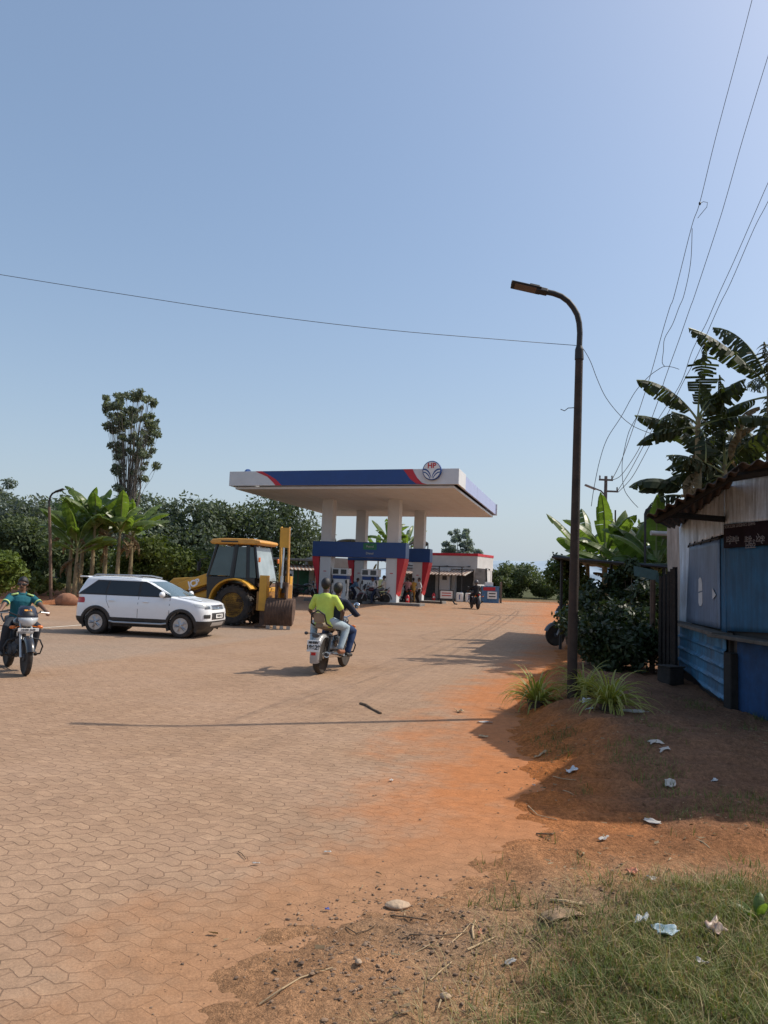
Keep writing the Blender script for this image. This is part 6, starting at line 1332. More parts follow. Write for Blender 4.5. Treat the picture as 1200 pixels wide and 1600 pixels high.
    # handlebar, controls, mirrors
    mb = MB(); hz_ = 1.02; xh = xa - .30; mb.tube([(xh - .16, .37, hz_), (xh - .10, .28, hz_ + .02), (xh, .12, hz_ - .05), (xh + .01, 0, .95), (xh, -.12, hz_ - .05), (xh - .10, -.28, hz_ + .02), (xh - .16, -.37, hz_)], .012, 8); hb = mb.build("handlebar", CHR if enf else BLK, t)
    for s_ in (-1, 1):
        mb = MB(); mb.tube([(xh - .10, s_ * .26, hz_ + .015), (xh - .17, s_ * .385, hz_)], .02, 8); mb.build("grip", BLK, hb)
        mb = MB(); mb.tube([(xh - .04, s_ * .26, hz_ + .01), (xh - .07, s_ * .40, hz_ - .005)], .007, 5); mb.build("lever", SIL, hb)
        mb = MB()
        if mirrors: mb.tube([(xh - .08, s_ * .24, hz_), (xh - .06, s_ * .30, hz_ + .14)], .006, 5); mb.ell((xh - .06, s_ * .33, hz_ + .18), (.02, .065, .05 if not enf else .06), 12, 7); mb.build("mirror", CHR if enf else BLK, hb, smooth=60)
        mb = MB(); mb.tube([(-.84, s_ * .10, .72), (-.86, s_ * .20, .72)], .008, 5); mb.ell((-.87, s_ * .225, .72), (.03, .035, .03), 10, 7); mb.build("rear_indicator", ORL if not enf else DGR, t, smooth=60)
        mb = MB(); mb.tube([(xa - .2, s_ * .10, .80), (xa - .18, s_ * .17, .79)], .010, 5); mb.ell((xa - .17, s_ * .215, .79), (.035, .055, .03), 10, 7); mb.build("front_indicator", ORL, t, smooth=60)
    if enf:
        mb = MB(); mb.lathe([(.02, -.16), (.07, -.13), (.095, -.06), (.10, 0)], ((xa - .10, 0, .88), (1, 0, 0)), 20); hl = mb.build("headlight", paint, t); mb = MB(); mb.lathe([(.098, 0), (.09, .02), (.03, .035)], ((xa - .10, 0, .88), (1, 0, 0)), 20); mb.build("lens", LAMPG, hl)
    else:
        scr = pm("screen_smoke", (.022, .028, .045), .12, var=.2); mb = MB()
        prf = [(.99, .185, .80), (.93, .19, .78), (.84, .165, .74)]; xx = xa - .04
        rows = [(1.145, .095, -.135), (1.10, .135, -.10), (1.02, .155, -.05), (.955, .16, .0)]; V = []; n = 8
        for z, w_, dx in rows: V += [Vector((xx + dx - .10 * (2 * i / n - 1) ** 2 + .03, w_ * (2 * i / n - 1), z)) for i in range(n + 1)]
        mb.add(V, [(j * (n + 1) + i, j * (n + 1) + i + 1, (j + 1) * (n + 1) + i + 1, (j + 1) * (n + 1) + i) for j in range(3) for i in range(n)]); hf = mb.build("front_cowl", scr, t, smooth=60, solid=.012)
        rows = [(.955, .155, .0), (.90, .135, .015), (.85, .10, .005), (.815, .07, -.02)]; V = []
        for z, w_, dx in rows: V += [Vector((xx + dx - .08 * (2 * i / n - 1) ** 2 + .032, w_ * (2 * i / n - 1), z)) for i in range(n + 1)]
        mb = MB(); mb.add(V, [(j * (n + 1) + i, j * (n + 1) + i + 1, (j + 1) * (n + 1) + i + 1, (j + 1) * (n + 1) + i) for j in range(3) for i in range(n)]); mb.build("headlight", LAMPG, t, smooth=60, solid=.02)
        mb = MB(); mb.ell((xx - .08, 0, .95), (.10, .13, .13), 12, 8); mb.build("headlight_shell", BLK, t, smooth=180)
        if fine:
            mb = MB()
            for k, (w_, h_) in enumerate(((.05, .028), (.03, .02), (.02, .03))): mb.box((xx - .052, -.04 + k * .04, 1.075), (.006, w_, h_), (0, -.62, 0))
            mb.build("cowl_sticker", pm("sticker_orange", (.75, .30, .02), .5), hf, smooth=0)
            mb = MB(); mb.box((xx + .03, 0, .755), (.012, .33, .055)); fp = mb.build("front_plate", WPL, t, smooth=0, bevel=.004); text(fp, "plate_letters", "MH08 4628", .046, BLKT, frame_m((xx + .038, 0, .755), (0, 1, 0), (0, 0, 1)))
    # crash guard
    mb = MB()
    for s_ in (-1, 1): mb.tube([(.36, s_ * .05, .62), (.40, s_ * .26, .56), (.40, s_ * .31, .45), (.38, s_ * .28, .33), (.26, s_ * .06, .27)], .014, 8)
    mb.build("crash_guard", BLK, t)
    # tail
    xt = -xa - r - (.05 if enf else .02)
    mb = MB(); mb.ell((-xa - .31 if enf else -.90, 0, .70 if enf else .80), (.04, .075, .045), 12, 8); mb.build("tail_light", DGR if enf else REDL, t, smooth=180)
    if plate:
        mb = MB(); px_ = -xa - r - .085; mb.box((px_, 0, .52), (.012, .235, .20), (0, .12, 0)); pl = mb.build("number_plate", WPL, t, smooth=0, bevel=.006)
        fm = lambda z: frame_m((px_ - .010 - (z - .52) * .12 * -1, 0, z), (0, -1, 0), (-.12 * -1, 0, 1))
        text(pl, "plate_letters", plate[0], .058, BLKT, fm(.578), bold=.002); text(pl, "plate_letters", plate[1], .105, BLKT, fm(.495), bold=.003)
        mb = MB(); mb.box((px_ + .01, 0, .385), (.015, .08, .05)); mb.build("reflector", REDL, t, smooth=0)
    mb = MB(); mb.box((.02, .17, .36), (.55, .02, .06)) if False else mb.tube([(.02, .16, .30), (-xa, .16, r + .05), (-xa, .16, r - .05), (.0, .16, .26)], .016, 5); mb.build("chain_case", BLK, t)
    mb = MB(); mb.tube([(-.05, .10, .26), (-.12, .24, .10), (-.16, .28, .03)], .012, 6); mb.build("side_stand", BLK, t)
    return t
BKB = pm("bike_black", (.02, .02, .023), .25, var=.2, coat=.5); BKR = pm("bike_maroon", (.10, .012, .015), .3, var=.2, coat=.4)
# ================================================================== PEOPLE
def skinm(n, c): return pm(n, c, .55, var=.12, scale=14)
SK1 = skinm("skin_brown", (.17, .085, .05)); SK2 = skinm("skin_dark", (.10, .05, .032)); HAIR = pm("hair_black", (.012, .010, .010), .55, var=.5, scale=40, bump=.4, bscale=80)
def cloth(n, c, **k): return pm(n, c, .85, var=k.get('var', .14), scale=5, bump=1.0, bscale=7, spec=.2)
def ik(a, b, l1, l2, hint):
    a = Vector(a); b = Vector(b); d = b - a; L = min(d.length, (l1 + l2) * .999); dn = d.normalized(); b = a + dn * L
    x = (l1 * l1 - l2 * l2 + L * L) / (2 * L); h = math.sqrt(max(0, l1 * l1 - x * x)); hv = Vector(hint); hv = hv - dn * hv.dot(dn)
    hv = hv.normalized() if hv.length > 1e-4 else Vector((1, 0, 0)); return a + dn * x + hv * h, b
def limbr(mb, pts, rad, n=12, sub=3):
    "tapered limb with rounded ends through joints"
    P_ = [Vector(pts[0])]; R_ = [rad[0]]
    for i in range(len(pts) - 1):
        for k in range(1, sub + 1): P_.append(Vector(pts[i]).lerp(Vector(pts[i + 1]), k / sub)); R_.append(rad[i] + (rad[i + 1] - rad[i]) * k / sub)
    d0 = (P_[0] - P_[1]).normalized(); d1 = (P_[-1] - P_[-2]).normalized()
    P_ = [P_[0] + d0 * R_[0] * .8, P_[0] + d0 * R_[0] * .5] + P_ + [P_[-1] + d1 * R_[-1] * .5, P_[-1] + d1 * R_[-1] * .8]; R_ = [R_[0] * .45, R_[0] * .85] + R_ + [R_[-1] * .85, R_[-1] * .45]
    mb.tube(P_, R_, n)
def person(label, loc, rz, pelvis, lean=.1, hands=None, feet=None, head_yaw=0., head_pitch=0., side=0., shirt=None, pants=None, skin=SK1, sleeve='short', shoes=None, hair=True, helmet=None, glasses=False, vox=.014, knee_out=.25, elbow=(-.6, .5, -.4), group=None, trim=None, scale=1., fist=True, collar=False):
    """standing, sitting or riding figure; local x = forwards, y = left. pelvis = hip centre, hands/feet = wrist and ankle targets"""
    t = thing("person", label, "person", loc, rz, group)
    if scale != 1.: t.scale = (scale,) * 3
    pv = Vector(pelvis); up = Vector((math.sin(lean), side, math.cos(lean))).normalized(); fw = Vector((math.cos(lean), 0, -math.sin(lean))); lf = up.cross(fw).normalized()
    nk = pv + up * .475; chest = pv + up * .34 + fw * .02; waist = pv + up * .14 + fw * .015
    sh = [nk - up * .072 + lf * .178 * s for s in (1, -1)]; hp_ = [pv + Vector((0, .095 * s, -.02)) for s in (1, -1)]
    hands = [Vector(h) for h in (hands or ((pv.x + .05, .27, pv.z - .06), (pv.x + .05, -.27, pv.z - .06)))]; feet = [Vector(f) for f in (feet or ((.0, .10, .085), (.0, -.10, .085)))]
    el, wr, kn, an = [], [], [], []
    for i, s in enumerate((1, -1)):
        e, w_ = ik(sh[i], hands[i], .29, .25, (elbow[0], elbow[1] * s, elbow[2])); el.append(e); wr.append(w_)
        k, a = ik(hp_[i], feet[i], .43, .42, (1, knee_out * s, .12)); kn.append(k); an.append(a)
    hc = nk + Vector((math.sin(lean * .4), side * .4, math.cos(lean * .4))) * .156; 
    def oval(mb, rows, lo=pv, n=16):
        rs = []
        for h, a, b, f in rows:
            c = lo + up * h + fw * f; rs.append([c + lf * math.cos(q) * a + fw * math.sin(q) * b for q in [2 * math.pi * k / n for k in range(n)]])
        mb.rings(rs)
    def hand(mb, i):
        s = (1, -1)[i]; d = (wr[i] - el[i]).normalized(); side_ = d.cross(Vector((0, 0, 1))); side_ = side_.normalized() if side_.length > .1 else Vector((0, 1, 0)); dn = side_.cross(d).normalized()
        if dn.z > 0: dn = -dn
        c = wr[i] + d * .045; mb.tube([wr[i], wr[i] + d * .03, wr[i] + d * .085], [.026, .036, .034], 10)
        for k, ln in enumerate((.062, .074, .070, .054)):
            o = wr[i] + d * .085 + side_ * (k - 1.5) * .0205; cu = .9 if fist else .35
            mb.tube([o - d * .015, o + d * ln * .45 + dn * ln * .15 * cu, o + d * ln * .62 + dn * ln * .55 * cu, o + d * ln * (.45 if fist else .9) + dn * ln * .85 * cu], [.0098, .0095, .009, .0075], 6)
        o = wr[i] + d * .035 - side_ * .03 * s; mb.tube([o, o - side_ * .022 * s + d * .03 + dn * .012, o - side_ * .012 * s + d * .062 + dn * .03], [.013, .0115, .009], 6)
    # one continuous body
    mb = MB()
    oval(mb, [(-.10, .10, .09, 0), (-.02, .155, .11, -.01), (.10, .145, .10, 0), (.22, .150, .105, .01), (.32, .172, .115, .015), (.40, .155, .10, 0), (.455, .10, .075, -.01), (.49, .06, .06, -.005)])
    for i in range(2):
        limbr(mb, [hp_[i], kn[i], an[i]], [.085, .056, .038]); limbr(mb, [nk - up * .09 + lf * .10 * (1, -1)[i], sh[i], el[i], wr[i]], [.06, .055, .041, .028]); hand(mb, i)
        fd = Vector((1, .12 * (1, -1)[i], 0)).normalized(); limbr(mb, [an[i] + Vector((-.03, 0, -.04)), an[i] + fd * .08 + Vector((0, 0, -.055)), an[i] + fd * .16 + Vector((0, 0, -.065))], [.035, .036, .026], 10)
    mb.tube([nk - up * .03, nk + (hc - nk) * .5], [.058, .052], 12)
    HM = Matrix.Rotation(head_yaw, 3, 'Z') @ Matrix.Rotation(head_pitch + lean * .3, 3, 'Y')
    def hd(x, y, z): return hc + HM @ Vector((x, y, z))
    def hell(mb, c, r, n=16, m=11):
        rs = []
        for i in range(m):
            a = -math.pi / 2 + math.pi * (i + .15) / (m - 1 + .3); rs.append([hd(c[0] + r[0] * math.cos(a) * math.cos(2 * math.pi * k / n), c[1] + r[1] * math.cos(a) * math.sin(2 * math.pi * k / n), c[2] + r[2] * math.sin(a)) for k in range(n)])
        mb.rings(rs)
    hell(mb, (-.008, 0, .025), (.094, .074, .095)); hell(mb, (.022, 0, -.055), (.062, .054, .062)); hell(mb, (.048, 0, -.085), (.032, .036, .03))
    mb.tube([hd(.082, 0, .03), hd(.104, 0, -.018), hd(.092, 0, -.03)], [.010, .017, .014], 8)
    hell(mb, (.080, 0, -.058), (.012, .024, .010), 10, 6)
    for s in (1, -1): hell(mb, (-.005, .076 * s, -.005), (.020, .011, .031), 10, 6); hell(mb, (.070, .030 * s, .03), (.018, .024, .010), 8, 6)
    body = mb.build("body", skin, t, smooth=180, remesh=vox * .72 if vox < .02 else vox)
    for s in (1, -1):
        if not glasses and not helmet: e = MB(); hell(e, (.079, .031 * s, .014), (.010, .013, .007), 8, 5); e.build("eye", BLK, t, smooth=180)
    if glasses:
        g = MB(); rs = []
        for z in (-.012, .024): rs.append([hd(.102 - 1.6 * abs(y) ** 1.5 * 1.2, y, z) for y in (-.078, -.06, -.035, -.012, .012, .035, .06, .078)])
        g.rings(rs, closed=False, cap=False)
        for s in (1, -1): g.tube([hd(.06, .078 * s, .018), hd(-.01, .082 * s, .016)], .004, 5)
        g.build("sunglasses", BLK, t, smooth=40, solid=.006)
    if hair:
        h = MB(); rs = []; n = 24
        def lo_(q): c = math.cos(q); return 38 * max(0, c) ** .6 - 14 if c > 0 else -14 - 58 * (-c) ** .6
        for i in range(9):
            ring = []
            for k in range(n):
                q = 2 * math.pi * k / n; a = R(lo_(q) + (88 - lo_(q)) * i / 8); ring.append(hd(-.012 + .106 * math.cos(a) * math.cos(q), .087 * math.cos(a) * math.sin(q), .026 + .112 * math.sin(a)))
            rs.append(ring)
        h.rings(rs); h.build("hair", HAIR, t, smooth=180)
        if glasses or fist is True and vox < .013:
            m_ = MB(); hell(m_, (.086, 0, -.044), (.010, .030, .007), 10, 5); m_.build("moustache", HAIR, t, smooth=180)
    if helmet:
        h = MB(); hell(h, (-.005, 0, .02), (.135, .122, .138), 20, 12); ho = h.build("helmet", helmet, t, smooth=180); h = MB(); rs = [[hd(-.005 + .139 * math.cos(a) * math.cos(b), .126 * math.cos(a) * math.sin(b), .02 + .141 * math.sin(a)) for b in [R(-62) + R(124) * k / 10 for k in range(11)]] for a in (R(-20), R(-5), R(12), R(24))]; h.rings(rs, closed=False, cap=False); h.build("visor", GLS, ho, smooth=60)
    # clothes follow the body
    s_ = MB(); oval(s_, [(-.13, .165, .128, -.005), (-.04, .178, .130, -.012), (.06, .165, .122, .0), (.16, .162, .118, .01), (.26, .172, .124, .016), (.34, .188, .130, .018), (.41, .172, .112, .004), (.455, .112, .085, -.01), (.485, .072, .07, -.01)], n=20)
    for i in range(2):
        sleeve_end = el[i].lerp(sh[i], .28) if sleeve == 'short' else wr[i]
        limbr(s_, [nk - up * .075 + lf * .07 * (1, -1)[i], sh[i]] + ([sleeve_end] if sleeve == 'short' else [el[i], wr[i] - (wr[i] - el[i]) * .06]), [.060, .064] + ([.062] if sleeve == 'short' else [.055, .040]), 14)
    st = s_.build("shirt", shirt, t, smooth=180, remesh=vox)
    if trim:
        for i in range(2):
            m_ = MB(); a = el[i].lerp(sh[i], .30); d = (el[i] - sh[i]).normalized(); m_.tube([a - d * .005, a + d * .022], [.069, .068], 16, cap=False); m_.build("sleeve_cuff", trim, st, smooth=180, solid=.004)
            m_ = MB(); sg = (1, -1)[i]; m_.rings([[nk - up * (.045 + .02 * q) + lf * sg * (.075 + .11 * q) + fw * f_ + up * .040 * (1 - q * .3) for f_ in (.085 - .01 * q, .045)] for q in (0, .33, .66, 1)], closed=False, cap=False); m_.build("shoulder_band", trim, st, smooth=180, solid=.03)
    if collar:
        m_ = MB(); m_.tube([nk + up * .0 + (lf * math.cos(q) + fw * math.sin(q)) * .068 + up * (.015 - .03 * max(0, math.sin(q))) for q in [2 * math.pi * k / 16 for k in range(17)]], .014, 6, cap=False); m_.build("collar", shirt, st, smooth=180)
    p_ = MB(); oval(p_, [(-.11, .10, .09, 0), (-.06, .165, .122, -.012), (.0, .168, .122, -.012), (.09, .150, .112, 0)])
    for i in range(2): limbr(p_, [hp_[i], hp_[i].lerp(kn[i], .5), kn[i], an[i].lerp(kn[i], .5), an[i] + (kn[i] - an[i]).normalized() * .02], [.102, .092, .074, .066, .056], 14)
    p_.build("trousers", pants, t, smooth=180, remesh=vox)
    sm = shoes or pm("shoe_dark", (.03, .025, .022), .6)
    for i in range(2):
        f = MB(); fd = Vector((1, .12 * (1, -1)[i], 0)).normalized(); limbr(f, [an[i] + Vector((-.045, 0, -.045)), an[i] + fd * .06 + Vector((0, 0, -.052)), an[i] + fd * .165 + Vector((0, 0, -.064))], [.044, .045, .034], 12); f.build("shoe", sm, t, smooth=180, remesh=.014)
    return t
def ground_at(px, py): p = G(px, py); return Vector((p.x, p.y, float(gz(0, p.y))))

# --- rider in teal coming towards the viewer on the left
a = G(40, 1056); b = G(10, 1040); d_ = (a - b).normalized(); rzL = math.atan2(d_.y, d_.x); cL = a - d_ * .68; cL.z = 0
make_bike("motorcycle", "dark commuter motorcycle with small smoked screen facing the viewer at the left edge", cL, rzL, 'commuter', BKB, mirrors=False, scale=.94)
person("rider in teal polo with lime trim and sunglasses on the left motorcycle", cL, rzL, (-.28, 0.03, .865), lean=.06, side=.05, hands=[(.22, .36, 1.05), (.18, -.40, .98)], feet=[(.0, .24, .36), (-.02, -.25, .36)], head_yaw=-.45, head_pitch=.08, shirt=cloth("teal_polo", (.02, .115, .145)), pants=cloth("charcoal_jeans", (.035, .04, .05)), skin=SK1, glasses=True, trim=pm("lime_trim", (.45, .62, .22), .8), collar=True, vox=.012, elbow=(-.5, .8, -.3), knee_out=.35, scale=.94)
# --- two riders seen from behind
a = G(500, 1053); rzE = R(90 - 15); d_ = Vector((math.cos(rzE), math.sin(rzE), 0)); cE = a + d_ * .68; cE.z = 0
make_bike("motorcycle", "classic motorcycle with silver mudguards carrying the two riders seen from behind", cE, rzE, 'classic', BKB, plate=("MH08V", "18629"))
person("pillion passenger in lime green t-shirt and pale jeans seen from behind", cE, rzE, (-.58, 0, .945), lean=.05, hands=[(-.32, .24, .93), (-.34, -.24, .93)], feet=[(-.42, .26, .46), (-.42, -.27, .44)], head_yaw=-.1, shirt=cloth("lime_tshirt", (.56, .70, .13)), pants=cloth("pale_jeans", (.36, .45, .50)), skin=SK2, shoes=pm("tan_sandal", (.30, .12, .06), .7), vox=.012, elbow=(-.75, 1.0, .1), knee_out=.55)
person("rider in navy jacket and blue jeans in front of the lime green passenger", cE, rzE, (-.12, -.04, .87), lean=.12, side=-.06, hands=[(.24, .37, 1.05), (.24, -.37, 1.04)], feet=[(.06, .24, .36), (.08, -.26, .34)], head_yaw=-.2, shirt=cloth("navy_jacket", (.018, .022, .04)), pants=cloth("blue_jeans", (.03, .055, .13)), skin=SK2, sleeve='long', vox=.012, knee_out=.4)
# --- distant rider going away
a = G(744, 952, .25); rzD = R(98); cD = Vector((a.x, a.y + .7, .25))
make_bike("motorcycle", "red tailed motorcycle riding away across the forecourt towards the far road", cD, rzD, 'commuter', BKR, fine=False)
person("rider in dark jacket and grey helmet riding away from the viewer", cD, rzD, (-.30, 0, .85), lean=.12, hands=[(.22, .34, 1.03), (.22, -.34, 1.03)], feet=[(.0, .25, .36), (0, -.25, .36)], shirt=cloth("black_jacket", (.022, .022, .025)), pants=cloth("black_trousers", (.02, .02, .024)), sleeve='long', hair=False, helmet=pm("helmet_grey", (.09, .09, .10), .35), vox=.02)
# --- at the pumps
def atp(px, py): p = G(px, py, .25); return Vector((p.x, p.y, .25))
q = atp(583, 944); cP = q; rzP = R(172)
make_bike("motorcycle", "maroon motorcycle facing left in front of the pump with two men on it", cP, rzP, 'commuter', BKR, "motorcycles waiting at the pump", fine=False)
person("man in white shirt leaning over the handlebar of the maroon motorcycle at the pump", cP, rzP, (-.15, 0, .87), lean=.45, hands=[(.22, .33, 1.03), (.22, -.33, 1.03)], feet=[(.05, .32, .085), (.05, -.32, .085)], head_pitch=.2, shirt=cloth("white_shirt", (.55, .55, .56)), pants=cloth("dark_blue_trousers", (.025, .032, .06)), sleeve='long', vox=.02)
person("passenger in cream shirt sitting upright at the back of the maroon motorcycle", cP, rzP, (-.58, 0, .93), lean=.0, hands=[(-.25, .2, .98), (-.25, -.2, .98)], feet=[(-.40, .26, .42), (-.40, -.26, .42)], shirt=cloth("cream_shirt", (.48, .45, .40)), pants=cloth("grey_trousers", (.10, .10, .11)), vox=.02)
q2 = atp(541, 938); make_bike("motorcycle", "dark motorcycle standing between the left column and the man in blue", q2, R(60), 'commuter', BKB, "motorcycles waiting at the pump", fine=False)
person("station attendant in blue shirt bending forward beside the pump", atp(552, 938.5), R(-8), (-.12, 0, .86), lean=.75, hands=[(.42, .18, .72), (.42, -.16, .72)], feet=[(.0, .13, .085), (-.02, -.13, .085)], head_pitch=.3, shirt=cloth("sky_blue_shirt", (.11, .20, .32)), pants=cloth("navy_trousers", (.02, .024, .045)), vox=.02)
gP = "customers standing by the right front column"
q3 = atp(637, 942)
make_bike("scooter_like_motorcycle" if False else "motorcycle", "dark motorcycle half hidden behind the right front column and the extinguisher", q3 + Vector((.0, .9, 0)), R(100), 'commuter', BKB, "motorcycles waiting at the pump", fine=False)
person("man in pink shirt just right of the red wing of the right front column", q3 + Vector((-.05, .7, 0)), R(95), (-.3, 0, .9), lean=.06, hands=[(.2, .33, 1.03), (.2, -.33, 1.03)], feet=[(.0, .3, .085), (0, -.3, .085)], shirt=cloth("pink_shirt", (.42, .20, .20)), pants=cloth("black_trousers", (.02, .02, .024)), vox=.02)
person("person in mustard yellow clothes between the pink and the white shirted men", atp(645, 941.5), R(110), (0, 0, .88), lean=.05, shirt=cloth("mustard_shirt", (.38, .22, .05)), pants=cloth("mustard_trousers", (.30, .18, .05)), vox=.02)
person("man in white shirt and dark trousers standing right of the right front column", atp(654, 943.5), R(200), (0, 0, .90), lean=.03, hands=[(.18, .2, .95), (.1, -.26, .85)], shirt=cloth("white_shirt", (.55, .55, .56)), pants=cloth("black_trousers", (.02, .02, .024)), sleeve='long', vox=.02)
# --- parked machines
p = P(478, 900, 53.5); make_bike("motorcycle", "parked motorcycle standing side on in front of the green tarpaulin", Vector((p.x, p.y, .25)), R(4), 'commuter', BKB, "parked motorcycles", fine=False)
p = on(880, 1013); make_bike("motorcycle", "parked motorcycle half hidden behind the near street lamp post", Vector((p.x + .42, p.y + .15, top1(p.x + .4, p.y))), R(196), 'commuter', pm("bike_grey", (.14, .14, .15), .3, var=.2), "parked motorcycles", fine=False)
# ================================================================== LITTER, STICKS, STONES
PAP = pm("paper_white", (.50, .47, .43), .8, var=.15, scale=12, dirt=.35); PLS = pm("plastic_white", (.55, .57, .58), .35, var=.2, scale=12, dirt=.3); STK = pm("dry_stick", (.42, .30, .17), .85, var=.35, scale=14); STK2 = pm("brown_stick", (.13, .085, .05), .9, var=.4, scale=12)
STN = pm("pale_stone", (.46, .33, .22), .9, var=.2, scale=14, bump=.6, bscale=30); CARD = pm("cardboard", (.30, .20, .12), .9, var=.25, scale=9, dirt=.4)
def crumple(name, label, cat, px, py, w_, d_, mat, seed, h=.03, rz=None, group=None, lift=.012):
    r = random.Random(seed); p = on(px, py, lift); h *= .5; n = 9; V = []; ph = [r.uniform(0, 6) for _ in range(6)]; a = r.uniform(0, 6.28) if rz is None else rz
    cut = [1 - .45 * r.random() for _ in range(12)]
    for j in range(n):
        for i in range(n):
            u, v = i / (n - 1) * 2 - 1, j / (n - 1) * 2 - 1; th = (math.atan2(v, u) / (2 * math.pi) % 1) * 12; k = cut[int(th) % 12] * (1 - th % 1) + cut[(int(th) + 1) % 12] * (th % 1)
            z = h * (.5 + .5 * math.sin(3.1 * u + ph[0] + 2 * v)) * (.5 + .5 * math.sin(4.3 * v + ph[1])) + r.uniform(0, h * .18); x, y = u * w_ / 2 * k, v * d_ / 2 * k
            X = x * math.cos(a) - y * math.sin(a); Y = x * math.sin(a) + y * math.cos(a); V.append((X, Y, z + top1(p.x + X, p.y + Y) + lift - p.z))
    mb = MB(); mb.add(V, [(j * n + i, j * n + i + 1, (j + 1) * n + i + 1, (j + 1) * n + i) for j in range(n - 1) for i in range(n - 1)])
    return tag(mb.build(name, mat, None, smooth=25, loc=p, solid=.002), label, cat, group)
def stick(label, pts, r_, mat, name="stick", group=None, lift=.006):
    ps = [on(px, py, lift) for px, py in pts]; o = ps[0].copy(); mb = MB(); mb.tube([p - o + Vector((0, 0, .006 * (i % 2))) for i, p in enumerate(ps)], [r_ * (1 - .35 * i / len(ps)) for i in range(len(ps))], 6)
    return tag(mb.build(name, mat, None, loc=o), label, "stick", group)
def stone(label, px, py, s, mat, seed, flat=.45):
    r = random.Random(seed); p = on(px, py); mb = MB(); rs = []
    for i in range(7):
        a = -1.3 + 2.6 * i / 6; rs.append([Vector((math.cos(a) * math.cos(q) * s * (1 + .25 * math.sin(2 * q + seed) + r.uniform(-.08, .08)), math.cos(a) * math.sin(q) * s * .8 * (1 + r.uniform(-.1, .1)), math.sin(a) * s * flat + s * flat * .6)) for q in [2 * math.pi * k / 11 for k in range(11)]])
    mb.rings(rs); return tag(mb.build("stone", mat, None, smooth=40, loc=p, bevel=s * .05), label, "stone")
# the dark stick lying on the paving, its little twigs with it
stick("dark leafy twig lying alone on the paving below the two riders", [(563, 1100), (572, 1103), (582, 1109), (595, 1116)], .022, STK2, "twig")
crumple("board_sheet", "white board lying on the soil right of the spider plants", "board", 988, 1113, .50, .22, PAP, 1, .012, .35)
crumple("plastic_litter", "crumpled white plastic between the lamp base and the right spider plant", "litter", 915, 1098, .22, .16, PLS, 2, .07)
crumple("plastic_litter", "scrap of white plastic at the front of the right spider plant pot", "litter", 921, 1110, .12, .08, PLS, 3, .04)
crumple("paper_scrap", "pinkish white paper scrap at the edge of the orange dust near the lamp shadow", "litter", 760, 1130, .24, .07, PAP, 4, .03, .0)
crumple("plastic_litter", "crumpled clear plastic at the left edge of the shaded hollow", "litter", 893, 1206, .11, .08, PLS, 5, .04)
crumple("paper_scrap", "white paper scrap in the middle of the shaded soil", "litter", 1047, 1225, .12, .09, PAP, 6, .03)
crumple("plastic_litter", "small white plastic ball of litter in the shade at the right", "litter", 1117, 1217, .055, .05, PLS, 7, .05)
crumple("paper_scrap", "grey paper strip at the lower edge of the shade", "litter", 1019, 1285, .14, .05, PAP, 8, .02, -.4)
crumple("paper_scrap", "flat pale scrap in the shade beside the dark tuft", "litter", 1025, 1172, .16, .06, PAP, 9, .015, .1); crumple("paper_scrap", "pale scrap just below the dark grass in the shade", "litter", 1038, 1181, .12, .05, PAP, 10, .015, .2)
crumple("paper_scrap", "tiny white scrap on the orange dust in the middle", "litter", 612, 1221, .05, .035, PAP, 11, .015); crumple("paper_scrap", "small white leaf like scrap on the orange paving", "litter", 512, 1334, .055, .02, PAP, 12, .01, .1); crumple("paper_scrap", "thin white scrap on the paving left of the orange dust", "litter", 400, 1352, .05, .015, PAP, 13, .01, .1)
crumple("paper_scrap", "tiny white fleck at the sunlit edge of the hollow", "litter", 834, 1229, .03, .03, PAP, 14, .02); crumple("plastic_wrapper", "light blue and white plastic wrapper lying in the grass", "litter", 1043, 1464, .15, .10, pm("wrapper_blue", (.30, .52, .60), .4, var=.35, scale=30, tint=(.6, .66, .68)), 15, .045, .1, lift=.03)
crumple("plastic_wrapper", "red and cream snack packet standing in the grass at the right", "litter", 1121, 1458, .10, .09, pm("wrapper_red", (.42, .10, .06), .4, var=.6, scale=26, tint=(.6, .48, .38)), 16, .06, .5, lift=.03)
crumple("plastic_litter", "white crumpled bag above the blue wrapper in the grass", "litter", 1001, 1444, .10, .07, PLS, 17, .05, lift=.02); crumple("paper_scrap", "small white scrap low in the grass right of the blue wrapper", "litter", 1097, 1515, .07, .03, PAP, 18, .03, lift=.03)
crumple("plastic_wrapper", "orange brown packet at the top of the sparse grass", "litter", 988, 1364, .08, .06, pm("wrapper_orange", (.45, .16, .08), .45, var=.4, scale=24), 19, .03); crumple("paper_scrap", "pale folded scrap beside the orange brown packet", "litter", 1018, 1376, .07, .03, PAP, 20, .02)
crumple("paper_scrap", "pale bent paper strip left of the sparse grass", "litter", 943, 1314, .08, .04, PAP, 21, .03, .7); crumple("cardboard_piece", "flat torn piece of cardboard at the edge of the grass", "cardboard", 876, 1433, .24, .18, CARD, 22, .03, .2)
crumple("plastic_litter", "blue bottle cap sized fleck of plastic on the brown gravel", "litter", 511, 1424, .025, .02, pm("blue_fleck", (.06, .09, .32), .4), 23, .012); crumple("paper_scrap", "white and red scrap between the upright dry sticks", "litter", 749, 1462, .035, .03, pm("wrapper_orange", (.45, .16, .08)), 24, .02); crumple("paper_scrap", "white scrap right of the gravel heap", "litter", 797, 1507, .06, .025, PAP, 25, .012, .1)
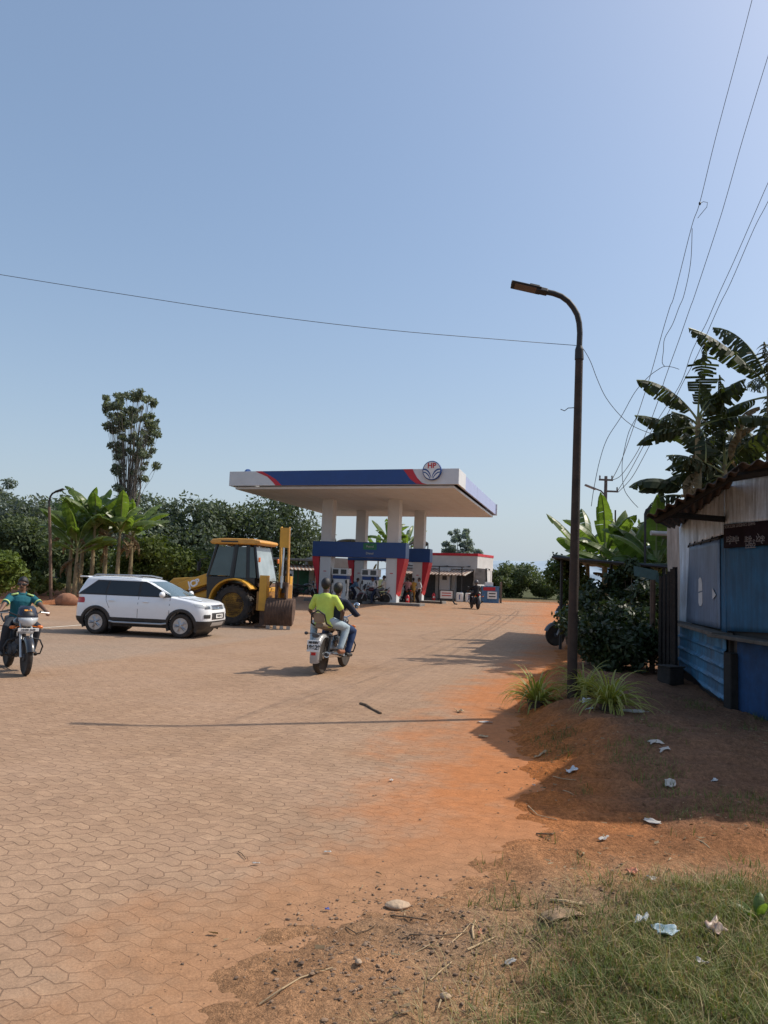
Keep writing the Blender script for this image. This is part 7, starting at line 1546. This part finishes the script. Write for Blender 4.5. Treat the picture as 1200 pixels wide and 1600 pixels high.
crumple("dead_leaf", "pale curled dead leaf left of the shaded hollow", "leaf", 843, 1183, .20, .05, STK, 26, .03, .5); crumple("dead_leaf", "dry brown husk on the sunlit soil near the paper scrap", "leaf", 717, 1113, .16, .10, STK, 27, .06); crumple("dead_leaf", "pale dry leaf strip below the notch of sunlight", "leaf", 755, 1152, .12, .06, STK, 28, .03)
stone("flat round pale stone on the brown gravel", 621, 1418, .06, STN, 1, .35); stone("reddish boulder at the foot of the left banana clump", 103, 945, .42, pm("red_boulder", (.30, .14, .08), .9, var=.25, bump=.5), 2, .8)
stone("grey stone in the dark gravel at the bottom", 696, 1560, .022, STN, 3, .6); stone("rounded stone left of the dark gravel", 560, 1505, .018, STN, 4, .6)
for k, (lab, pts) in enumerate([("long pale curved stick at the bottom of the gravel", [(405, 1572), (440, 1550), (470, 1530), (520, 1517)]), ("thin forked twig on the brown soil", [(540, 1450), (556, 1462), (575, 1455), (588, 1448)]), ("short pale stick standing out among the dry grass", [(740, 1470), (738, 1455), (742, 1440)]), ("pale stick lying flat left of the grass", [(730, 1486), (752, 1478), (775, 1466)]), ("brown stick below the flat stone", [(640, 1462), (690, 1466), (730, 1458)]), ("dry stick at the top edge of the cardboard", [(860, 1408), (885, 1412), (912, 1416)]), ("pale stick in the sparse grass at the right", [(1089, 1314), (1098, 1321), (1109, 1327)]), ("thin stick lying in the shaded hollow", [(864, 1214), (880, 1219), (900, 1220)]), ("short twig in the shaded hollow", [(880, 1236), (888, 1240), (897, 1243)]), ("thin twig at the sunlit edge of the hollow", [(825, 1260), (840, 1276), (870, 1282)]), ("brown twig across the orange soil at the hollow's lip", [(838, 1304), (862, 1306), (880, 1300)]), ("small twig on the dusty paving", [(372, 1332), (378, 1337), (384, 1344)]), ("straw stalk beside the upright stick", [(700, 1478), (722, 1462), (735, 1445)]), ("bent straw stalk over the gravel", [(648, 1492), (668, 1482), (690, 1470), (700, 1456)]), ("pale stalk low at the edge of the gravel", [(672, 1535), (690, 1520), (706, 1505)]), ("brown twig at the left of the dry grass", [(610, 1432), (640, 1437), (668, 1440)])]):
    stick(lab, pts, [.004, .003, .006, .005, .004, .008, .007, .004, .004, .004, .006, .003, .003, .0025, .003, .004][k], STK if k not in (1, 4, 10, 11, 15) else STK2)
